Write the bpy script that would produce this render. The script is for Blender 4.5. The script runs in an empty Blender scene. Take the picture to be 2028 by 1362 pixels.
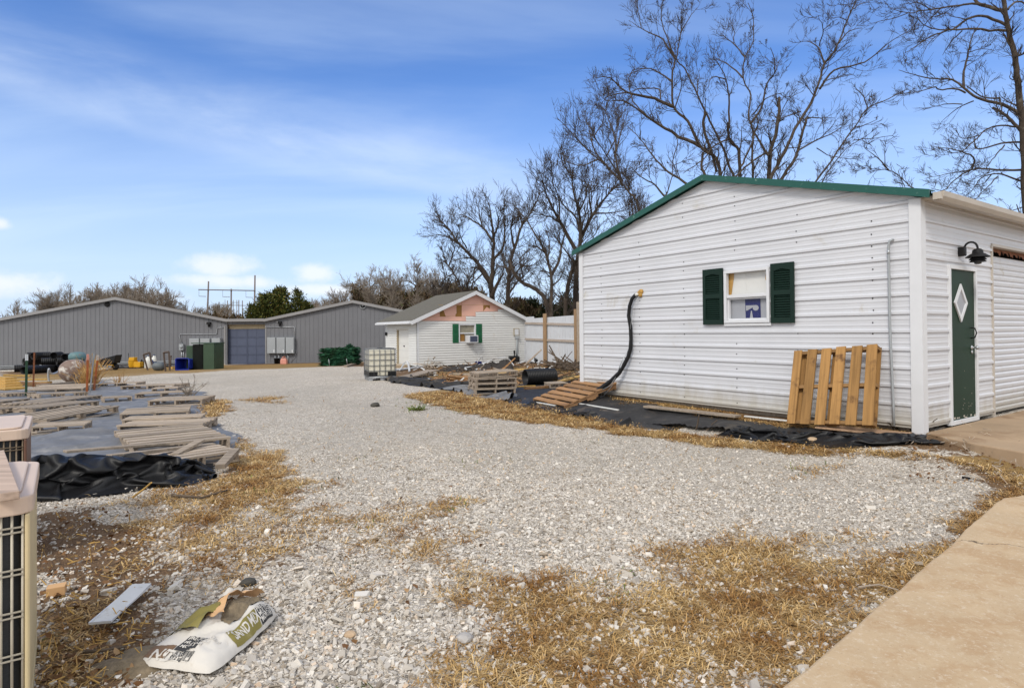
import bpy, bmesh, math, random
import numpy as np
from mathutils import Vector, Matrix, Quaternion
R = math.radians
rnd = random.Random(7)
SC = bpy.context.scene
COL = SC.collection

# ------------------------------------------------------------------ camera
F, CX, CY = 1215.0, 1014.0, 644.0          # photograph 2028 x 1362
EYE = Vector((0, 0, 1.45))
PITCH, ROLL = R(0.6), 0.008
_fw = Vector((0, math.cos(PITCH), math.sin(PITCH)))
_up0 = Vector((0, -math.sin(PITCH), math.cos(PITCH)))
_rt0 = Vector((1, 0, 0))
C_RT = (_rt0 - _up0 * ROLL).normalized()
C_UP = (_up0 + _rt0 * ROLL).normalized()
cam_d = bpy.data.cameras.new('camera')
cam = bpy.data.objects.new('camera', cam_d)
COL.objects.link(cam)
m = Matrix((C_RT, C_UP, -_fw)).transposed().to_4x4()
m.translation = EYE
cam.matrix_world = m
cam_d.sensor_width = 36.0
cam_d.lens = F / 2028 * 36
cam_d.shift_y = (CY - 681.0) / 2028
cam_d.clip_start, cam_d.clip_end = 0.05, 6000
SC.camera = cam

# ------------------------------------------------------------------ light
SUN_EL, SUN_AZ = 42.0, 205.0               # azimuth from +Y clockwise (behind the camera, to its left)
w = bpy.data.worlds.new('World')
SC.world = w
w.use_nodes = True
SC.view_settings.view_transform = 'Standard'
SC.view_settings.look = 'None'
SC.view_settings.gamma = 1
SC.view_settings.exposure = 0.30
sd = bpy.data.lights.new('sun', 'SUN')
sd.energy = 1.75
sd.angle = R(14)
sd.color = (1.0, 0.94, 0.85)
so = bpy.data.objects.new('sun', sd)
COL.objects.link(so)
_el, _az = R(SUN_EL), R(SUN_AZ)
_dir = Vector((math.sin(_az) * math.cos(_el), math.cos(_az) * math.cos(_el), math.sin(_el)))
so.rotation_euler = _dir.to_track_quat('Z', 'Y').to_euler()
so.location = _dir * 50


class NT:
    """tiny node-tree helper"""
    def __init__(s, tree):
        s.t = tree; s.n = tree.nodes; s.l = tree.links
    def new(s, typ, **kw):
        nd = s.n.new(typ)
        for k, v in kw.items():
            setattr(nd, k, v)
        return nd
    def put(s, sock, v):
        if isinstance(v, bpy.types.NodeSocket):
            s.l.new(v, sock)
        elif v is not None:
            sock.default_value = v
    def math(s, op, a, b=None, c=None, clamp=False):
        nd = s.new('ShaderNodeMath', operation=op, use_clamp=clamp)
        s.put(nd.inputs[0], a)
        if b is not None: s.put(nd.inputs[1], b)
        if c is not None: s.put(nd.inputs[2], c)
        return nd.outputs[0]
    def mix(s, f, a, b, blend='MIX'):
        nd = s.new('ShaderNodeMix', data_type='RGBA', blend_type=blend)
        s.put(nd.inputs['Factor'], f)
        def c4(v): return v if isinstance(v, bpy.types.NodeSocket) else (v[0], v[1], v[2], 1)
        s.put(nd.inputs['A'], c4(a)); s.put(nd.inputs['B'], c4(b))
        return [o for o in nd.outputs if o.type == 'RGBA'][0]
    def ramp(s, v, lo, hi, a=0.0, b=1.0, smooth=True):
        nd = s.new('ShaderNodeMapRange', interpolation_type='SMOOTHSTEP' if smooth else 'LINEAR')
        s.put(nd.inputs[0], v)
        nd.inputs[1].default_value = lo; nd.inputs[2].default_value = hi
        nd.inputs[3].default_value = a; nd.inputs[4].default_value = b
        return nd.outputs[0]
    def noise(s, vec, scale, detail=3, rough=0.55, dist=0.0, color=False):
        nd = s.new('ShaderNodeTexNoise')
        if vec is not None: s.l.new(vec, nd.inputs['Vector'])
        nd.inputs['Scale'].default_value = scale
        nd.inputs['Detail'].default_value = detail
        nd.inputs['Roughness'].default_value = rough
        nd.inputs['Distortion'].default_value = dist
        return nd.outputs['Color' if color else 'Fac']
    def mapping(s, vec, scale=(1, 1, 1), rot=(0, 0, 0), loc=(0, 0, 0)):
        nd = s.new('ShaderNodeMapping')
        s.l.new(vec, nd.inputs[0])
        nd.inputs['Scale'].default_value = scale
        nd.inputs['Rotation'].default_value = rot
        nd.inputs['Location'].default_value = loc
        return nd.outputs[0]


def build_world():
    N = NT(w.node_tree)
    N.n.clear()
    out = N.new('ShaderNodeOutputWorld')
    bg = N.new('ShaderNodeBackground')
    sky = N.new('ShaderNodeTexSky', sky_type='NISHITA')
    sky.sun_disc = False
    sky.sun_elevation = R(SUN_EL)
    sky.sun_rotation = R(SUN_AZ)
    sky.air_density = 1.0; sky.dust_density = 0.6; sky.ozone_density = 2.2
    co = N.new('ShaderNodeTexCoord')
    g = co.outputs['Generated']
    sp = N.new('ShaderNodeSeparateXYZ'); N.l.new(g, sp.inputs[0])
    x, y, z = sp.outputs
    hs = N.new('ShaderNodeHueSaturation')
    hs.inputs['Saturation'].default_value = 1.15
    hs.inputs['Value'].default_value = 1.0
    N.l.new(sky.outputs[0], hs.inputs['Color'])
    colr = N.mix(1.0, hs.outputs[0], (1.06, 1.19, 1.54), 'MULTIPLY')
    # coordinates on a flat cloud layer
    zz = N.math('ADD', N.math('MAXIMUM', z, 0.0), 0.16)
    cu = N.math('DIVIDE', x, zz); cv = N.math('DIVIDE', y, zz)
    cb = N.new('ShaderNodeCombineXYZ'); N.l.new(cu, cb.inputs[0]); N.l.new(cv, cb.inputs[1])
    # long wisps
    v1 = N.mapping(cb.outputs[0], scale=(0.55, 1.9, 1), rot=(0, 0, R(14)), loc=(0.3, 0.15, 0))
    n1 = N.noise(v1, 0.75, 7, 0.52, 0.6)
    wis = N.ramp(n1, 0.40, 0.78, 0, 0.62)
    # one broad streak of high cloud: direction azimuth/elevation band
    az = N.math('ARCTAN2', x, y)
    el = N.math('ARCTAN2', z, N.math('SQRT', N.math('ADD', N.math('MULTIPLY', x, x), N.math('MULTIPLY', y, y))))
    jag = N.noise(N.mapping(g, scale=(2, 2, 6)), 2.2, 6, 0.6, 0.4)
    line = N.math('ADD', N.math('MULTIPLY', az, -0.142), 0.192)      # el of the streak's lower edge
    line = N.math('ADD', line, N.math('MULTIPLY', N.math('SUBTRACT', jag, 0.5), 0.06))
    dd = N.math('SUBTRACT', el, line)
    up = N.ramp(dd, -0.006, 0.022)
    dn = N.ramp(dd, 0.022, 0.13, 1, 0)
    st = N.math('MULTIPLY', up, dn)
    st = N.math('MULTIPLY', st, N.ramp(jag, 0.30, 0.72, 0.25, 0.9))
    st = N.math('MULTIPLY', st, N.ramp(az, -0.15, 0.30, 1.0, 0.15))
    st = N.math('MULTIPLY', st, N.ramp(el, 0.02, 0.15, 0.15, 0.46))
    # low cumulus heads near the skyline
    def cumulus(a0, e0, ra, re, seed):
        nz = N.noise(N.mapping(g, scale=(1, 1, 1.4), loc=(seed, seed * 0.7, 0)), 26, 5, 0.6)
        da = N.math('DIVIDE', N.math('SUBTRACT', az, a0), ra)
        de = N.math('DIVIDE', N.math('SUBTRACT', el, e0), re)
        r2 = N.math('SQRT', N.math('ADD', N.math('MULTIPLY', da, da), N.math('MULTIPLY', de, de)))
        r2 = N.math('ADD', r2, N.math('MULTIPLY', N.math('SUBTRACT', nz, 0.5), 1.5))
        return N.ramp(r2, 0.15, 1.15, 0.68, 0.0)
    cum = None
    for a in ((-0.440, 0.100, 0.055, 0.022, 1.3), (-0.312, 0.092, 0.036, 0.018, 4.1), (-0.70, 0.066, 0.09, 0.020, 7.7),
              (-0.56, 0.050, 0.08, 0.014, 2.9), (-0.30, 0.066, 0.09, 0.012, 6.2), (-0.44, 0.078, 0.10, 0.012, 9.4), (-0.695, 0.140, 0.014, 0.010, 3.3)):
        c = cumulus(*a)
        cum = c if cum is None else N.math('MAXIMUM', cum, c)
    # pale air towards the skyline
    pale = N.ramp(el, -0.05, 0.43, 0.90, 0.0)
    colr = N.mix(pale, colr, (5.4, 6.7, 8.6))
    colr = N.mix(N.math('MULTIPLY', wis, 0.62), colr, (6.2, 7.6, 9.6))
    colr = N.mix(st, colr, (6.6, 7.6, 9.2))
    colr = N.mix(cum, colr, (8.4, 8.5, 8.8))
    # a bank of unseen bright cloud, added overhead and behind for neutral fill light
    fill_bank = N.math('ADD', y, N.math('MULTIPLY', N.math('SUBTRACT', N.noise(g, 2.5, 5, .6), .5), .5))
    colr = N.mix(N.ramp(fill_bank, .15, .60, .93, 0), colr, (9.4, 9.6, 9.9))
    N.l.new(colr, bg.inputs['Color'])
    bg.inputs['Strength'].default_value = 0.10
    N.l.new(bg.outputs[0], out.inputs[0])
build_world()

# ------------------------------------------------------------------ pixel <-> place helpers (photograph pixels)
def ray(px, py):
    return C_RT * ((px - CX) / F) + C_UP * (-(py - CY) / F) + _fw

def at_y(px, py, y):
    d = ray(px, py)
    return EYE + d * (y / d.y)

def at_z(px, py, z):
    d = ray(px, py)
    return EYE + d * ((z - EYE.z) / d.z)

def hit_wall(px, py, o, u):
    """ray against the vertical plane through o along u (xy): (distance along u, height)"""
    d = ray(px, py)
    det = d.x * (-u.y) + d.y * u.x
    bx, by = o.x - EYE.x, o.y - EYE.y
    t = (bx * (-u.y) + by * u.x) / det
    s = (d.x * by - d.y * bx) / det
    return s, EYE.z + t * d.z

# ------------------------------------------------------------------ noise (numpy)
def _hash(ix, iy, seed):
    h = (ix.astype(np.int64) * 374761393 + iy.astype(np.int64) * 668265263 + seed * 974711) & 0x7fffffff
    h = ((h ^ (h >> 13)) * 1274126177) & 0x7fffffff
    h = h ^ (h >> 16)
    return (h & 0xffff) / 65535.0

def vnoise(x, y, seed=0):
    x = np.asarray(x, float); y = np.asarray(y, float)
    ix = np.floor(x); iy = np.floor(y)
    fx = x - ix; fy = y - iy
    fx = fx * fx * (3 - 2 * fx); fy = fy * fy * (3 - 2 * fy)
    a = _hash(ix, iy, seed); b = _hash(ix + 1, iy, seed); c = _hash(ix, iy + 1, seed); d = _hash(ix + 1, iy + 1, seed)
    return (a * (1 - fx) + b * fx) * (1 - fy) + (c * (1 - fx) + d * fx) * fy

def fbm(x, y, seed=0, oct=4, gain=0.5):
    t = 0; a = 1; n = 0
    for k in range(oct):
        t = t + a * vnoise(x * 2 ** k + 17.3 * k, y * 2 ** k - 9.1 * k, seed + k); n += a; a *= gain
    return t / n

def ridged(x, y, seed=0, oct=3):
    t = 0; a = 1; n = 0
    for k in range(oct):
        t = t + a * (1 - np.abs(2 * vnoise(x * 2 ** k + 5.7 * k, y * 2 ** k + 3.3 * k, seed + k) - 1)); n += a; a *= 0.5
    return t / n

def sstep(a, b, v):
    t = np.clip((np.asarray(v, float) - a) / (b - a), 0, 1)
    return t * t * (3 - 2 * t)

# ------------------------------------------------------------------ the shed's footprint and the lie of the land
SB = 0.22                                   # foot of the shed walls
CR = at_z(1826, 850, SB); CL = at_z(1153, 774, SB)
CR2 = Vector((CR.x, CR.y, 0)); CL2 = Vector((CL.x, CL.y, 0))
U1 = (CL2 - CR2); WID = U1.length; U1.normalize()       # along the gable wall, right to left
U2 = Vector((-U1.y, U1.x, 0))
if U2.x < 0: U2 = -U2                                    # along the door wall, away
LEN = 9.5
_fy = [-50, 0, 6, 14, 23, 33, 43, 80, 400, 6000]
_fz = [0, 0, 0.0, -.07, -.2, -.28, -.41, -.7, -2, -3]
def ground(x, y):
    x = np.asarray(x, float); y = np.asarray(y, float)
    z = np.interp(y, _fy, _fz) + 0.015 * np.clip(x, -45, 30) * sstep(7, 20, y)
    rx, ry = x - CR2.x, y - CR2.y
    a = rx * U1.x + ry * U1.y; b = rx * U2.x + ry * U2.y
    da = np.maximum(np.maximum(-a, a - WID), 0); db = np.maximum(np.maximum(-b, b - LEN), 0)
    dist = np.sqrt(da * da + db * db)
    tgt = 0.15
    k = 1 - sstep(0.0, 1.7, dist)
    z = z * (1 - k) + np.maximum(tgt, z) * k
    z = z + (fbm(x * 0.55, y * 0.55, 3) - .5) * 0.05 * (1 - sstep(40, 60, y))
    return z
def gz(x, y): return float(ground(x, y))

def gp(px, py, dz=0.0):
    """the point of the ground seen at a photograph pixel"""
    d = ray(px, py)
    z = 0.0
    for _ in range(25):
        t = (z + dz - EYE.z) / min(d.z, -1e-4)
        t = min(t, 400)
        p = EYE + d * t
        z = 0.6 * z + 0.4 * gz(p.x, p.y)
    return Vector((p.x, p.y, z + dz))

# ------------------------------------------------------------------ mesh builder
class MB:
    def __init__(s):
        s.v = []; s.f = []; s.mi = []; s.cur = 0; s.sm = []; s.smooth = False
    def vert(s, p):
        s.v.append((p[0], p[1], p[2])); return len(s.v) - 1
    def face(s, idx):
        s.f.append(tuple(idx)); s.mi.append(s.cur); s.sm.append(s.smooth)
    def poly(s, pts):
        s.face([s.vert(p) for p in pts])
    def box(s, c, size, rot=None, jit=0.0):
        hx, hy, hz = size[0] / 2, size[1] / 2, size[2] / 2
        c = Vector(c)
        ps = []
        for dx, dy, dz in ((-1,-1,-1),(1,-1,-1),(1,1,-1),(-1,1,-1),(-1,-1,1),(1,-1,1),(1,1,1),(-1,1,1)):
            p = Vector((dx * hx + rnd.uniform(-jit, jit), dy * hy + rnd.uniform(-jit, jit), dz * hz + rnd.uniform(-jit, jit)))
            if rot is not None: p = rot @ p
            ps.append(s.vert(c + p))
        a = ps
        for q in ((0,3,2,1),(4,5,6,7),(0,1,5,4),(1,2,6,5),(2,3,7,6),(3,0,4,7)):
            s.face([a[i] for i in q])
    def obox(s, o, ax, ay, az):
        """box from a corner and three edge vectors"""
        o = Vector(o); ax = Vector(ax); ay = Vector(ay); az = Vector(az)
        a = [s.vert(p) for p in (o, o+ax, o+ax+ay, o+ay, o+az, o+ax+az, o+ax+ay+az, o+ay+az)]
        flip = ax.cross(ay).dot(az) < 0
        for q in ((0,3,2,1),(4,5,6,7),(0,1,5,4),(1,2,6,5),(2,3,7,6),(3,0,4,7)):
            idx = [a[i] for i in q]
            s.face(idx[::-1] if flip else idx)
    def tube(s, pts, r, n=8, cap=True, flat=1.0):
        pts = [Vector(p) for p in pts]
        if not hasattr(r, '__len__'): r = [r] * len(pts)
        rings = []
        t0 = (pts[1] - pts[0]).normalized()
        ref = Vector((0, 0, 1)) if abs(t0.z) < 0.9 else Vector((1, 0, 0))
        nx = t0.cross(ref).normalized()
        old = s.smooth; s.smooth = n > 4
        for i, p in enumerate(pts):
            t = (pts[min(i + 1, len(pts) - 1)] - pts[max(i - 1, 0)]).normalized()
            nx = (nx - t * nx.dot(t))
            if nx.length < 1e-6: nx = t.orthogonal()
            nx.normalize()
            ny = t.cross(nx)
            rings.append([s.vert(p + (nx * math.cos(2 * math.pi * k / n) + ny * math.sin(2 * math.pi * k / n) * flat) * r[i]) for k in range(n)])
        for a, b in zip(rings[:-1], rings[1:]):
            for k in range(n):
                s.face((a[k], a[(k + 1) % n], b[(k + 1) % n], b[k]))
        s.smooth = False
        if cap:
            s.face(rings[0][::-1]); s.face(rings[-1])
        s.smooth = old
    def lathe(s, o, prof, n=20, axis=(0, 0, 1), cap=True):
        """prof: (radius, height) along axis from o"""
        ax = Vector(axis).normalized()
        nx = ax.orthogonal().normalized(); ny = ax.cross(nx)
        o = Vector(o); rings = []
        old = s.smooth; s.smooth = True
        for r_, h in prof:
            rings.append([s.vert(o + ax * h + (nx * math.cos(2 * math.pi * k / n) + ny * math.sin(2 * math.pi * k / n)) * r_) for k in range(n)])
        for a, b in zip(rings[:-1], rings[1:]):
            for k in range(n):
                s.face((a[k], a[(k + 1) % n], b[(k + 1) % n], b[k]))
        if cap:
            s.smooth = False
            s.face(rings[0][::-1]); s.face(rings[-1])
        s.smooth = old
    def prism(s, pts, d):
        """closed polygon (3D points, planar) pushed along vector d"""
        pts = [Vector(p) for p in pts]; d = Vector(d)
        nrm = Vector((0, 0, 0))
        for i in range(len(pts)):
            nrm += (pts[i] - pts[0]).cross(pts[(i + 1) % len(pts)] - pts[0])
        if nrm.dot(d) > 0: pts = pts[::-1]
        a = [s.vert(p) for p in pts]; b = [s.vert(p + d) for p in pts]
        s.face(a); s.face(b[::-1])
        n = len(pts)
        for i in range(n):
            s.face((a[i], b[i], b[(i + 1) % n], a[(i + 1) % n]))
    def grid(s, P, closed=False):
        """P[i][j] points"""
        old = s.smooth; s.smooth = True
        ids = [[s.vert(p) for p in row] for row in P]
        for i in range(len(ids) - 1):
            for j in range(len(ids[0]) - 1):
                s.face((ids[i][j], ids[i][j + 1], ids[i + 1][j + 1], ids[i + 1][j]))
        s.smooth = old
        return ids
    def build(s, name, mats, parent=None, bevel=0.0):
        me = bpy.data.meshes.new(name)
        off = Vector((0, 0, 0))
        if parent is not None:
            off = Vector(parent.get('_o', (0, 0, 0)))
        me.from_pydata([(a - off.x, b - off.y, c - off.z) for a, b, c in s.v], [], s.f)
        if not isinstance(mats, (list, tuple)): mats = [mats]
        for mt in mats: me.materials.append(mt)
        me.polygons.foreach_set('material_index', s.mi)
        me.polygons.foreach_set('use_smooth', s.sm)
        me.update()
        ob = bpy.data.objects.new(name, me)
        COL.objects.link(ob)
        if parent is not None:
            ob.parent = parent
            ob['_o'] = tuple(off)
        if bevel:
            bv = ob.modifiers.new('edge', 'BEVEL'); bv.width = bevel; bv.segments = 2; bv.limit_method = 'ANGLE'
        return ob

def np_mesh(name, V, Fc, mat, smooth=False, parent=None):
    """V (n,3), Fc (m,k) arrays, fast"""
    me = bpy.data.meshes.new(name)
    V = np.ascontiguousarray(V, dtype=np.float32); Fc = np.ascontiguousarray(Fc, dtype=np.int32)
    if parent is not None:
        V = (V - np.array(parent.get('_o', (0, 0, 0)), dtype=np.float32)).astype(np.float32)
    k = Fc.shape[1]
    me.vertices.add(len(V)); me.vertices.foreach_set('co', V.ravel())
    me.loops.add(Fc.size); me.loops.foreach_set('vertex_index', Fc.ravel())
    me.polygons.add(len(Fc))
    me.polygons.foreach_set('loop_start', np.arange(len(Fc), dtype=np.int32) * k)
    me.polygons.foreach_set('loop_total', np.full(len(Fc), k, dtype=np.int32))
    me.polygons.foreach_set('use_smooth', np.full(len(Fc), smooth, dtype=bool))
    me.update(calc_edges=True); me.validate()
    me.materials.append(mat)
    ob = bpy.data.objects.new(name, me); COL.objects.link(ob)
    if parent is not None:
        ob.parent = parent; ob['_o'] = tuple(parent.get('_o', (0, 0, 0)))
    return ob

def thing(name, label, cat, loc=(0, 0, 0), group=None, rotz=0.0):
    o = bpy.data.objects.new(name, None)
    o.empty_display_size = 0.2
    COL.objects.link(o)
    o.location = loc
    o.rotation_euler = (0, 0, rotz)
    o['_o'] = tuple(loc)
    return tag(o, label, cat, group)

def local_thing(name, label, cat, group=None):
    """a thing whose parts are modelled round its own origin, to be moved afterwards"""
    o = thing(name, label, cat, (0, 0, 0), group)
    return o

def tag(o, label, cat, group=None, kind=None):
    if label: o['label'] = label
    if cat: o['category'] = cat
    if group: o['group'] = group
    if kind: o['kind'] = kind
    return o

def kids(o): return [c for c in bpy.data.objects if c.parent is o]

def copy_tree(o, parent=None):
    c = o.copy(); COL.objects.link(c)
    if parent is not None: c.parent = parent
    for ch in kids(o): copy_tree(ch, c)
    return c

# ------------------------------------------------------------------ materials
MATS = {}
def mat(name, col, rough=0.7, var=0.12, scale=6.0, bump=0.0, bscale=60.0, metal=0.0, spec=0.4, island=0.0, objrand=0.0,
        dirt=None, dirt_amt=0.0, dirt_scale=3.0, stretch=(1, 1, 1), alpha=None, streak=None, trans=0.0):
    mt = bpy.data.materials.new(name); mt.use_nodes = True
    N = NT(mt.node_tree)
    bs = N.n['Principled BSDF']
    co = N.new('ShaderNodeTexCoord').outputs['Object']
    v = N.mapping(co, scale=stretch)
    n1 = N.noise(v, scale, 5, 0.6)
    f = N.ramp(n1, 0.28, 0.72, 1 - var, 1 + var, smooth=False)
    if island:
        ge = N.new('ShaderNodeNewGeometry')
        f = N.math('MULTIPLY', f, N.ramp(ge.outputs['Random Per Island'], 0, 1, 1 - island, 1 + island, smooth=False))
    if objrand:
        oi = N.new('ShaderNodeObjectInfo')
        f = N.math('MULTIPLY', f, N.ramp(oi.outputs['Random'], 0, 1, 1 - objrand, 1 + objrand, smooth=False))
    vm = N.new('ShaderNodeVectorMath', operation='SCALE')
    rgb = N.new('ShaderNodeRGB'); rgb.outputs[0].default_value = (*col, 1)
    N.l.new(rgb.outputs[0], vm.inputs[0]); N.l.new(f, vm.inputs['Scale'])
    c = vm.outputs[0]
    if dirt is not None:
        n2 = N.noise(v, dirt_scale, 6, 0.65, 0.5)
        c = N.mix(N.ramp(n2, 0.62 - dirt_amt * 0.35, 0.80 - dirt_amt * 0.25), c, dirt)
    if streak is not None:      # (colour, amount): long weather marks down the stretch axis
        n3 = N.noise(N.mapping(co, scale=streak[2]), 1.0, 5, 0.6)
        c = N.mix(N.ramp(n3, 0.5, 0.85, 0, streak[1]), c, streak[0])
    N.l.new(c, bs.inputs['Base Color'])
    bs.inputs['Roughness'].default_value = rough
    bs.inputs['Metallic'].default_value = metal
    bs.inputs['Specular IOR Level'].default_value = spec
    if trans: bs.inputs['Transmission Weight'].default_value = trans
    if bump:
        n4 = N.noise(v, bscale, 4, 0.6)
        bp = N.new('ShaderNodeBump'); bp.inputs['Strength'].default_value = bump; bp.inputs['Distance'].default_value = 0.01
        N.l.new(n4, bp.inputs['Height']); N.l.new(bp.outputs[0], bs.inputs['Normal'])
    MATS[name] = mt
    return mt

m_white = mat('white painted steel', (.57, .58, .61), .42, .05, 1.2, dirt=(.42, .38, .30), dirt_amt=.10, dirt_scale=1.4)
m_whitetrim = mat('white trim', (.62, .63, .65), .45, .04, 3)
_N = NT(m_white.node_tree); _b = _N.n['Principled BSDF']; _c = _b.inputs['Base Color'].links[0].from_socket
_co = _N.new('ShaderNodeTexCoord').outputs['Object']; _sp = _N.new('ShaderNodeSeparateXYZ'); _N.l.new(_co, _sp.inputs[0])
_h = _N.math('ADD', _sp.outputs[2], _N.math('MULTIPLY', _N.noise(_N.mapping(_co, scale=(3, 3, .7)), 1.6, 6, .65), -.55))   # mud splashed up from the ground
_N.l.new(_N.mix(_N.ramp(_h, -.28, .12, .62, 0), _c, (.33, .29, .20)), _b.inputs['Base Color'])
m_green = mat('green roof trim', (.007, .078, .062), .4, .08, 2, dirt=(.2, .33, .28), dirt_amt=.05, dirt_scale=14)
m_greendoor = mat('dark green door paint', (.009, .030, .016), .55, .10, 3, spec=.2)
m_shut = mat('black green shutter plastic', (.007, .022, .016), .55, .08, 5, spec=.2)
m_shutg = mat('green shutter plastic', (.012, .12, .05), .5, .08, 5)
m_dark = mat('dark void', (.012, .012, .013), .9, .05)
m_black = mat('black plastic', (.011, .011, .012), .45, .15, 8, spec=.25)
m_iron = mat('black iron', (.012, .012, .013), .55, .2, 10, spec=.2)
m_gutter = mat('weathered white gutter', (.46, .415, .36), .45, .08, 3, dirt=(.30, .26, .2), dirt_amt=.1, dirt_scale=5)
m_cage = mat('dull grey tube', (.17, .175, .18), .5, .1, 5, metal=.3)
m_galv = mat('galvanised steel', (.42, .44, .46), .4, .1, 5, metal=.6)
m_rust = mat('rusty steel', (.20, .075, .035), .8, .3, 14)
m_orust = mat('orange rust', (.34, .10, .03), .8, .25, 12)
m_grey = mat('grey ribbed steel', (.152, .155, .167), .5, .05, 1.0)
m_greytrim = mat('grey trim', (.24, .235, .235), .5, .06, 1.5)
m_tan = mat('weathered tan timber', (.36, .30, .20), .8, .12, 4)
m_bluegrey = mat('blue grey door paint', (.070, .085, .135), .5, .08, 2)
m_cab = mat('grey enamel cabinet', (.30, .32, .335), .45, .05, 2)
m_glass = mat('dark window glass', (.05, .055, .06), .08, .1, 3, spec=.6)
m_board = mat('white board behind glass', (.62, .62, .60), .5, .04, 3)
m_boardg = mat('grey board behind glass', (.30, .31, .34), .4, .05, 3)
m_navy = mat('navy card', (.012, .016, .10), .6, .1, 4, spec=.1)
m_ochre = mat('ochre stain', (.42, .24, .06), .7, .2, 8)
m_siding = mat('white vinyl siding', (.64, .64, .62), .55, .04, .8, dirt=(.50, .40, .26), dirt_amt=.06, dirt_scale=.9)
m_pink = mat('pink foam board', (.72, .42, .33), .7, .05, 2)
m_osb = mat('brown strand board', (.27, .14, .035), .8, .25, 26)
m_shingle = mat('weathered asphalt shingles', (.115, .105, .082), .9, .25, 14, bump=.3, bscale=30)
m_fence = mat('white fence sheet', (.54, .56, .59), .5, .04, 1.2, dirt=(.42, .32, .2), dirt_amt=.05, dirt_scale=1.2)
m_post = mat('tan timber post', (.33, .215, .12), .85, .2, 5, stretch=(4, 4, .6))
m_conc = mat('concrete', (.44, .36, .26), .85, .10, 2.2, bump=.25, bscale=120, dirt=(.30, .20, .11), dirt_amt=.35, dirt_scale=1.6)
m_conc2 = mat('stained concrete pad', (.36, .255, .16), .85, .12, 2.0, bump=.2, bscale=100, dirt=(.22, .135, .07), dirt_amt=.35, dirt_scale=1.3)
m_fabric = mat('black landscape fabric', (.010, .010, .011), .42, .25, 10, bump=.2, bscale=160, spec=.28)
m_tarp = mat('dusty grey fabric', (.150, .152, .160), .55, .22, 5, bump=.25, bscale=90, dirt=(.30, .29, .28), dirt_amt=.30, dirt_scale=2.2, spec=.25)
m_fab2 = mat('dusty black fabric', (.030, .029, .029), .6, .3, 5, bump=.2, bscale=90, dirt=(.13, .105, .08), dirt_amt=.22, dirt_scale=2.5, spec=.2)

def wood(name, col, dark, rough=.8, isl=.22, grain=(1.2, 26, 26), stain=.25):
    mt = bpy.data.materials.new(name); mt.use_nodes = True
    N = NT(mt.node_tree); bs = N.n['Principled BSDF']
    co = N.new('ShaderNodeTexCoord').outputs['Object']
    ge = N.new('ShaderNodeNewGeometry'); ri = ge.outputs['Random Per Island']
    oi = N.new('ShaderNodeObjectInfo')
    ad = N.new('ShaderNodeVectorMath', operation='ADD')
    cb = N.new('ShaderNodeCombineXYZ')
    N.l.new(N.math('MULTIPLY', ri, 37.0), cb.inputs[0]); N.l.new(N.math('MULTIPLY', ri, 13.0), cb.inputs[1])
    N.l.new(N.math('MULTIPLY', oi.outputs['Random'], 9.0), cb.inputs[2])
    N.l.new(co, ad.inputs[0]); N.l.new(cb.outputs[0], ad.inputs[1])
    g1 = N.noise(N.mapping(ad.outputs[0], scale=grain), 1.0, 6, 0.62, 0.35)
    g2 = N.noise(ad.outputs[0], 5.0, 5, 0.6)
    c = N.mix(N.ramp(g1, 0.35, 0.70), col, tuple(0.62 * a for a in col))
    c = N.mix(N.ramp(g2, 0.56, 0.78, 0, stain * 2.2), c, dark)
    vm = N.new('ShaderNodeVectorMath', operation='SCALE'); N.l.new(c, vm.inputs[0])
    f = N.math('MULTIPLY', N.ramp(ri, 0, 1, 1 - isl, 1 + isl, smooth=False), N.ramp(oi.outputs['Random'], 0, 1, .88, 1.12, smooth=False))
    N.l.new(f, vm.inputs['Scale']); N.l.new(vm.outputs[0], bs.inputs['Base Color'])
    bs.inputs['Roughness'].default_value = rough
    bs.inputs['Specular IOR Level'].default_value = .25
    bp = N.new('ShaderNodeBump'); bp.inputs['Strength'].default_value = .3; bp.inputs['Distance'].default_value = .004
    N.l.new(g1, bp.inputs['Height']); N.l.new(bp.outputs[0], bs.inputs['Normal'])
    return mt
m_oldwood = wood('grey weathered wood X', (.385, .315, .245), (.11, .08, .058), isl=.30, stain=.34)
m_oldwoodY = wood('grey weathered wood Y', (.33, .265, .205), (.10, .075, .055), grain=(26, 1.2, 26))
m_newwood = wood('honey pine X', (.315, .172, .060), (.10, .05, .022), isl=.24, stain=.60)
m_newwoodY = wood('honey pine Y', (.30, .17, .07), (.17, .085, .03), isl=.12, grain=(26, 1.2, 26))
m_brnwood = wood('brown pallet wood X', (.34, .19, .09), (.10, .05, .03))
m_brnwoodY = wood('brown pallet wood Y', (.32, .18, .09), (.10, .05, .03), grain=(26, 1.2, 26))
m_lumber = wood('yellow lumber', (.58, .36, .11), (.32, .18, .06), isl=.15, stain=.1)
# ------------------------------------------------------------------ the ground
def seg_dist(px, py, ax, ay, bx, by):
    dx, dy = bx - ax, by - ay
    t = np.clip(((px - ax) * dx + (py - ay) * dy) / (dx * dx + dy * dy + 1e-12), 0, 1)
    return np.hypot(px - ax - t * dx, py - ay - t * dy)

def poly_sd(x, y, poly):
    """signed distance (positive inside)"""
    x = np.asarray(x, float); y = np.asarray(y, float)
    ins = np.zeros(x.shape, bool); d = np.full(x.shape, 1e9)
    n = len(poly)
    for i in range(n):
        ax, ay = poly[i][0], poly[i][1]; bx, by = poly[(i + 1) % n][0], poly[(i + 1) % n][1]
        d = np.minimum(d, seg_dist(x, y, ax, ay, bx, by))
        c = ((ay > y) != (by > y)) & (x < (bx - ax) * (y - ay) / (by - ay + 1e-12) + ax)
        ins ^= c
    return np.where(ins, d, -d)

def gpoly(pts): return [gp(*p) for p in pts]

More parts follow.
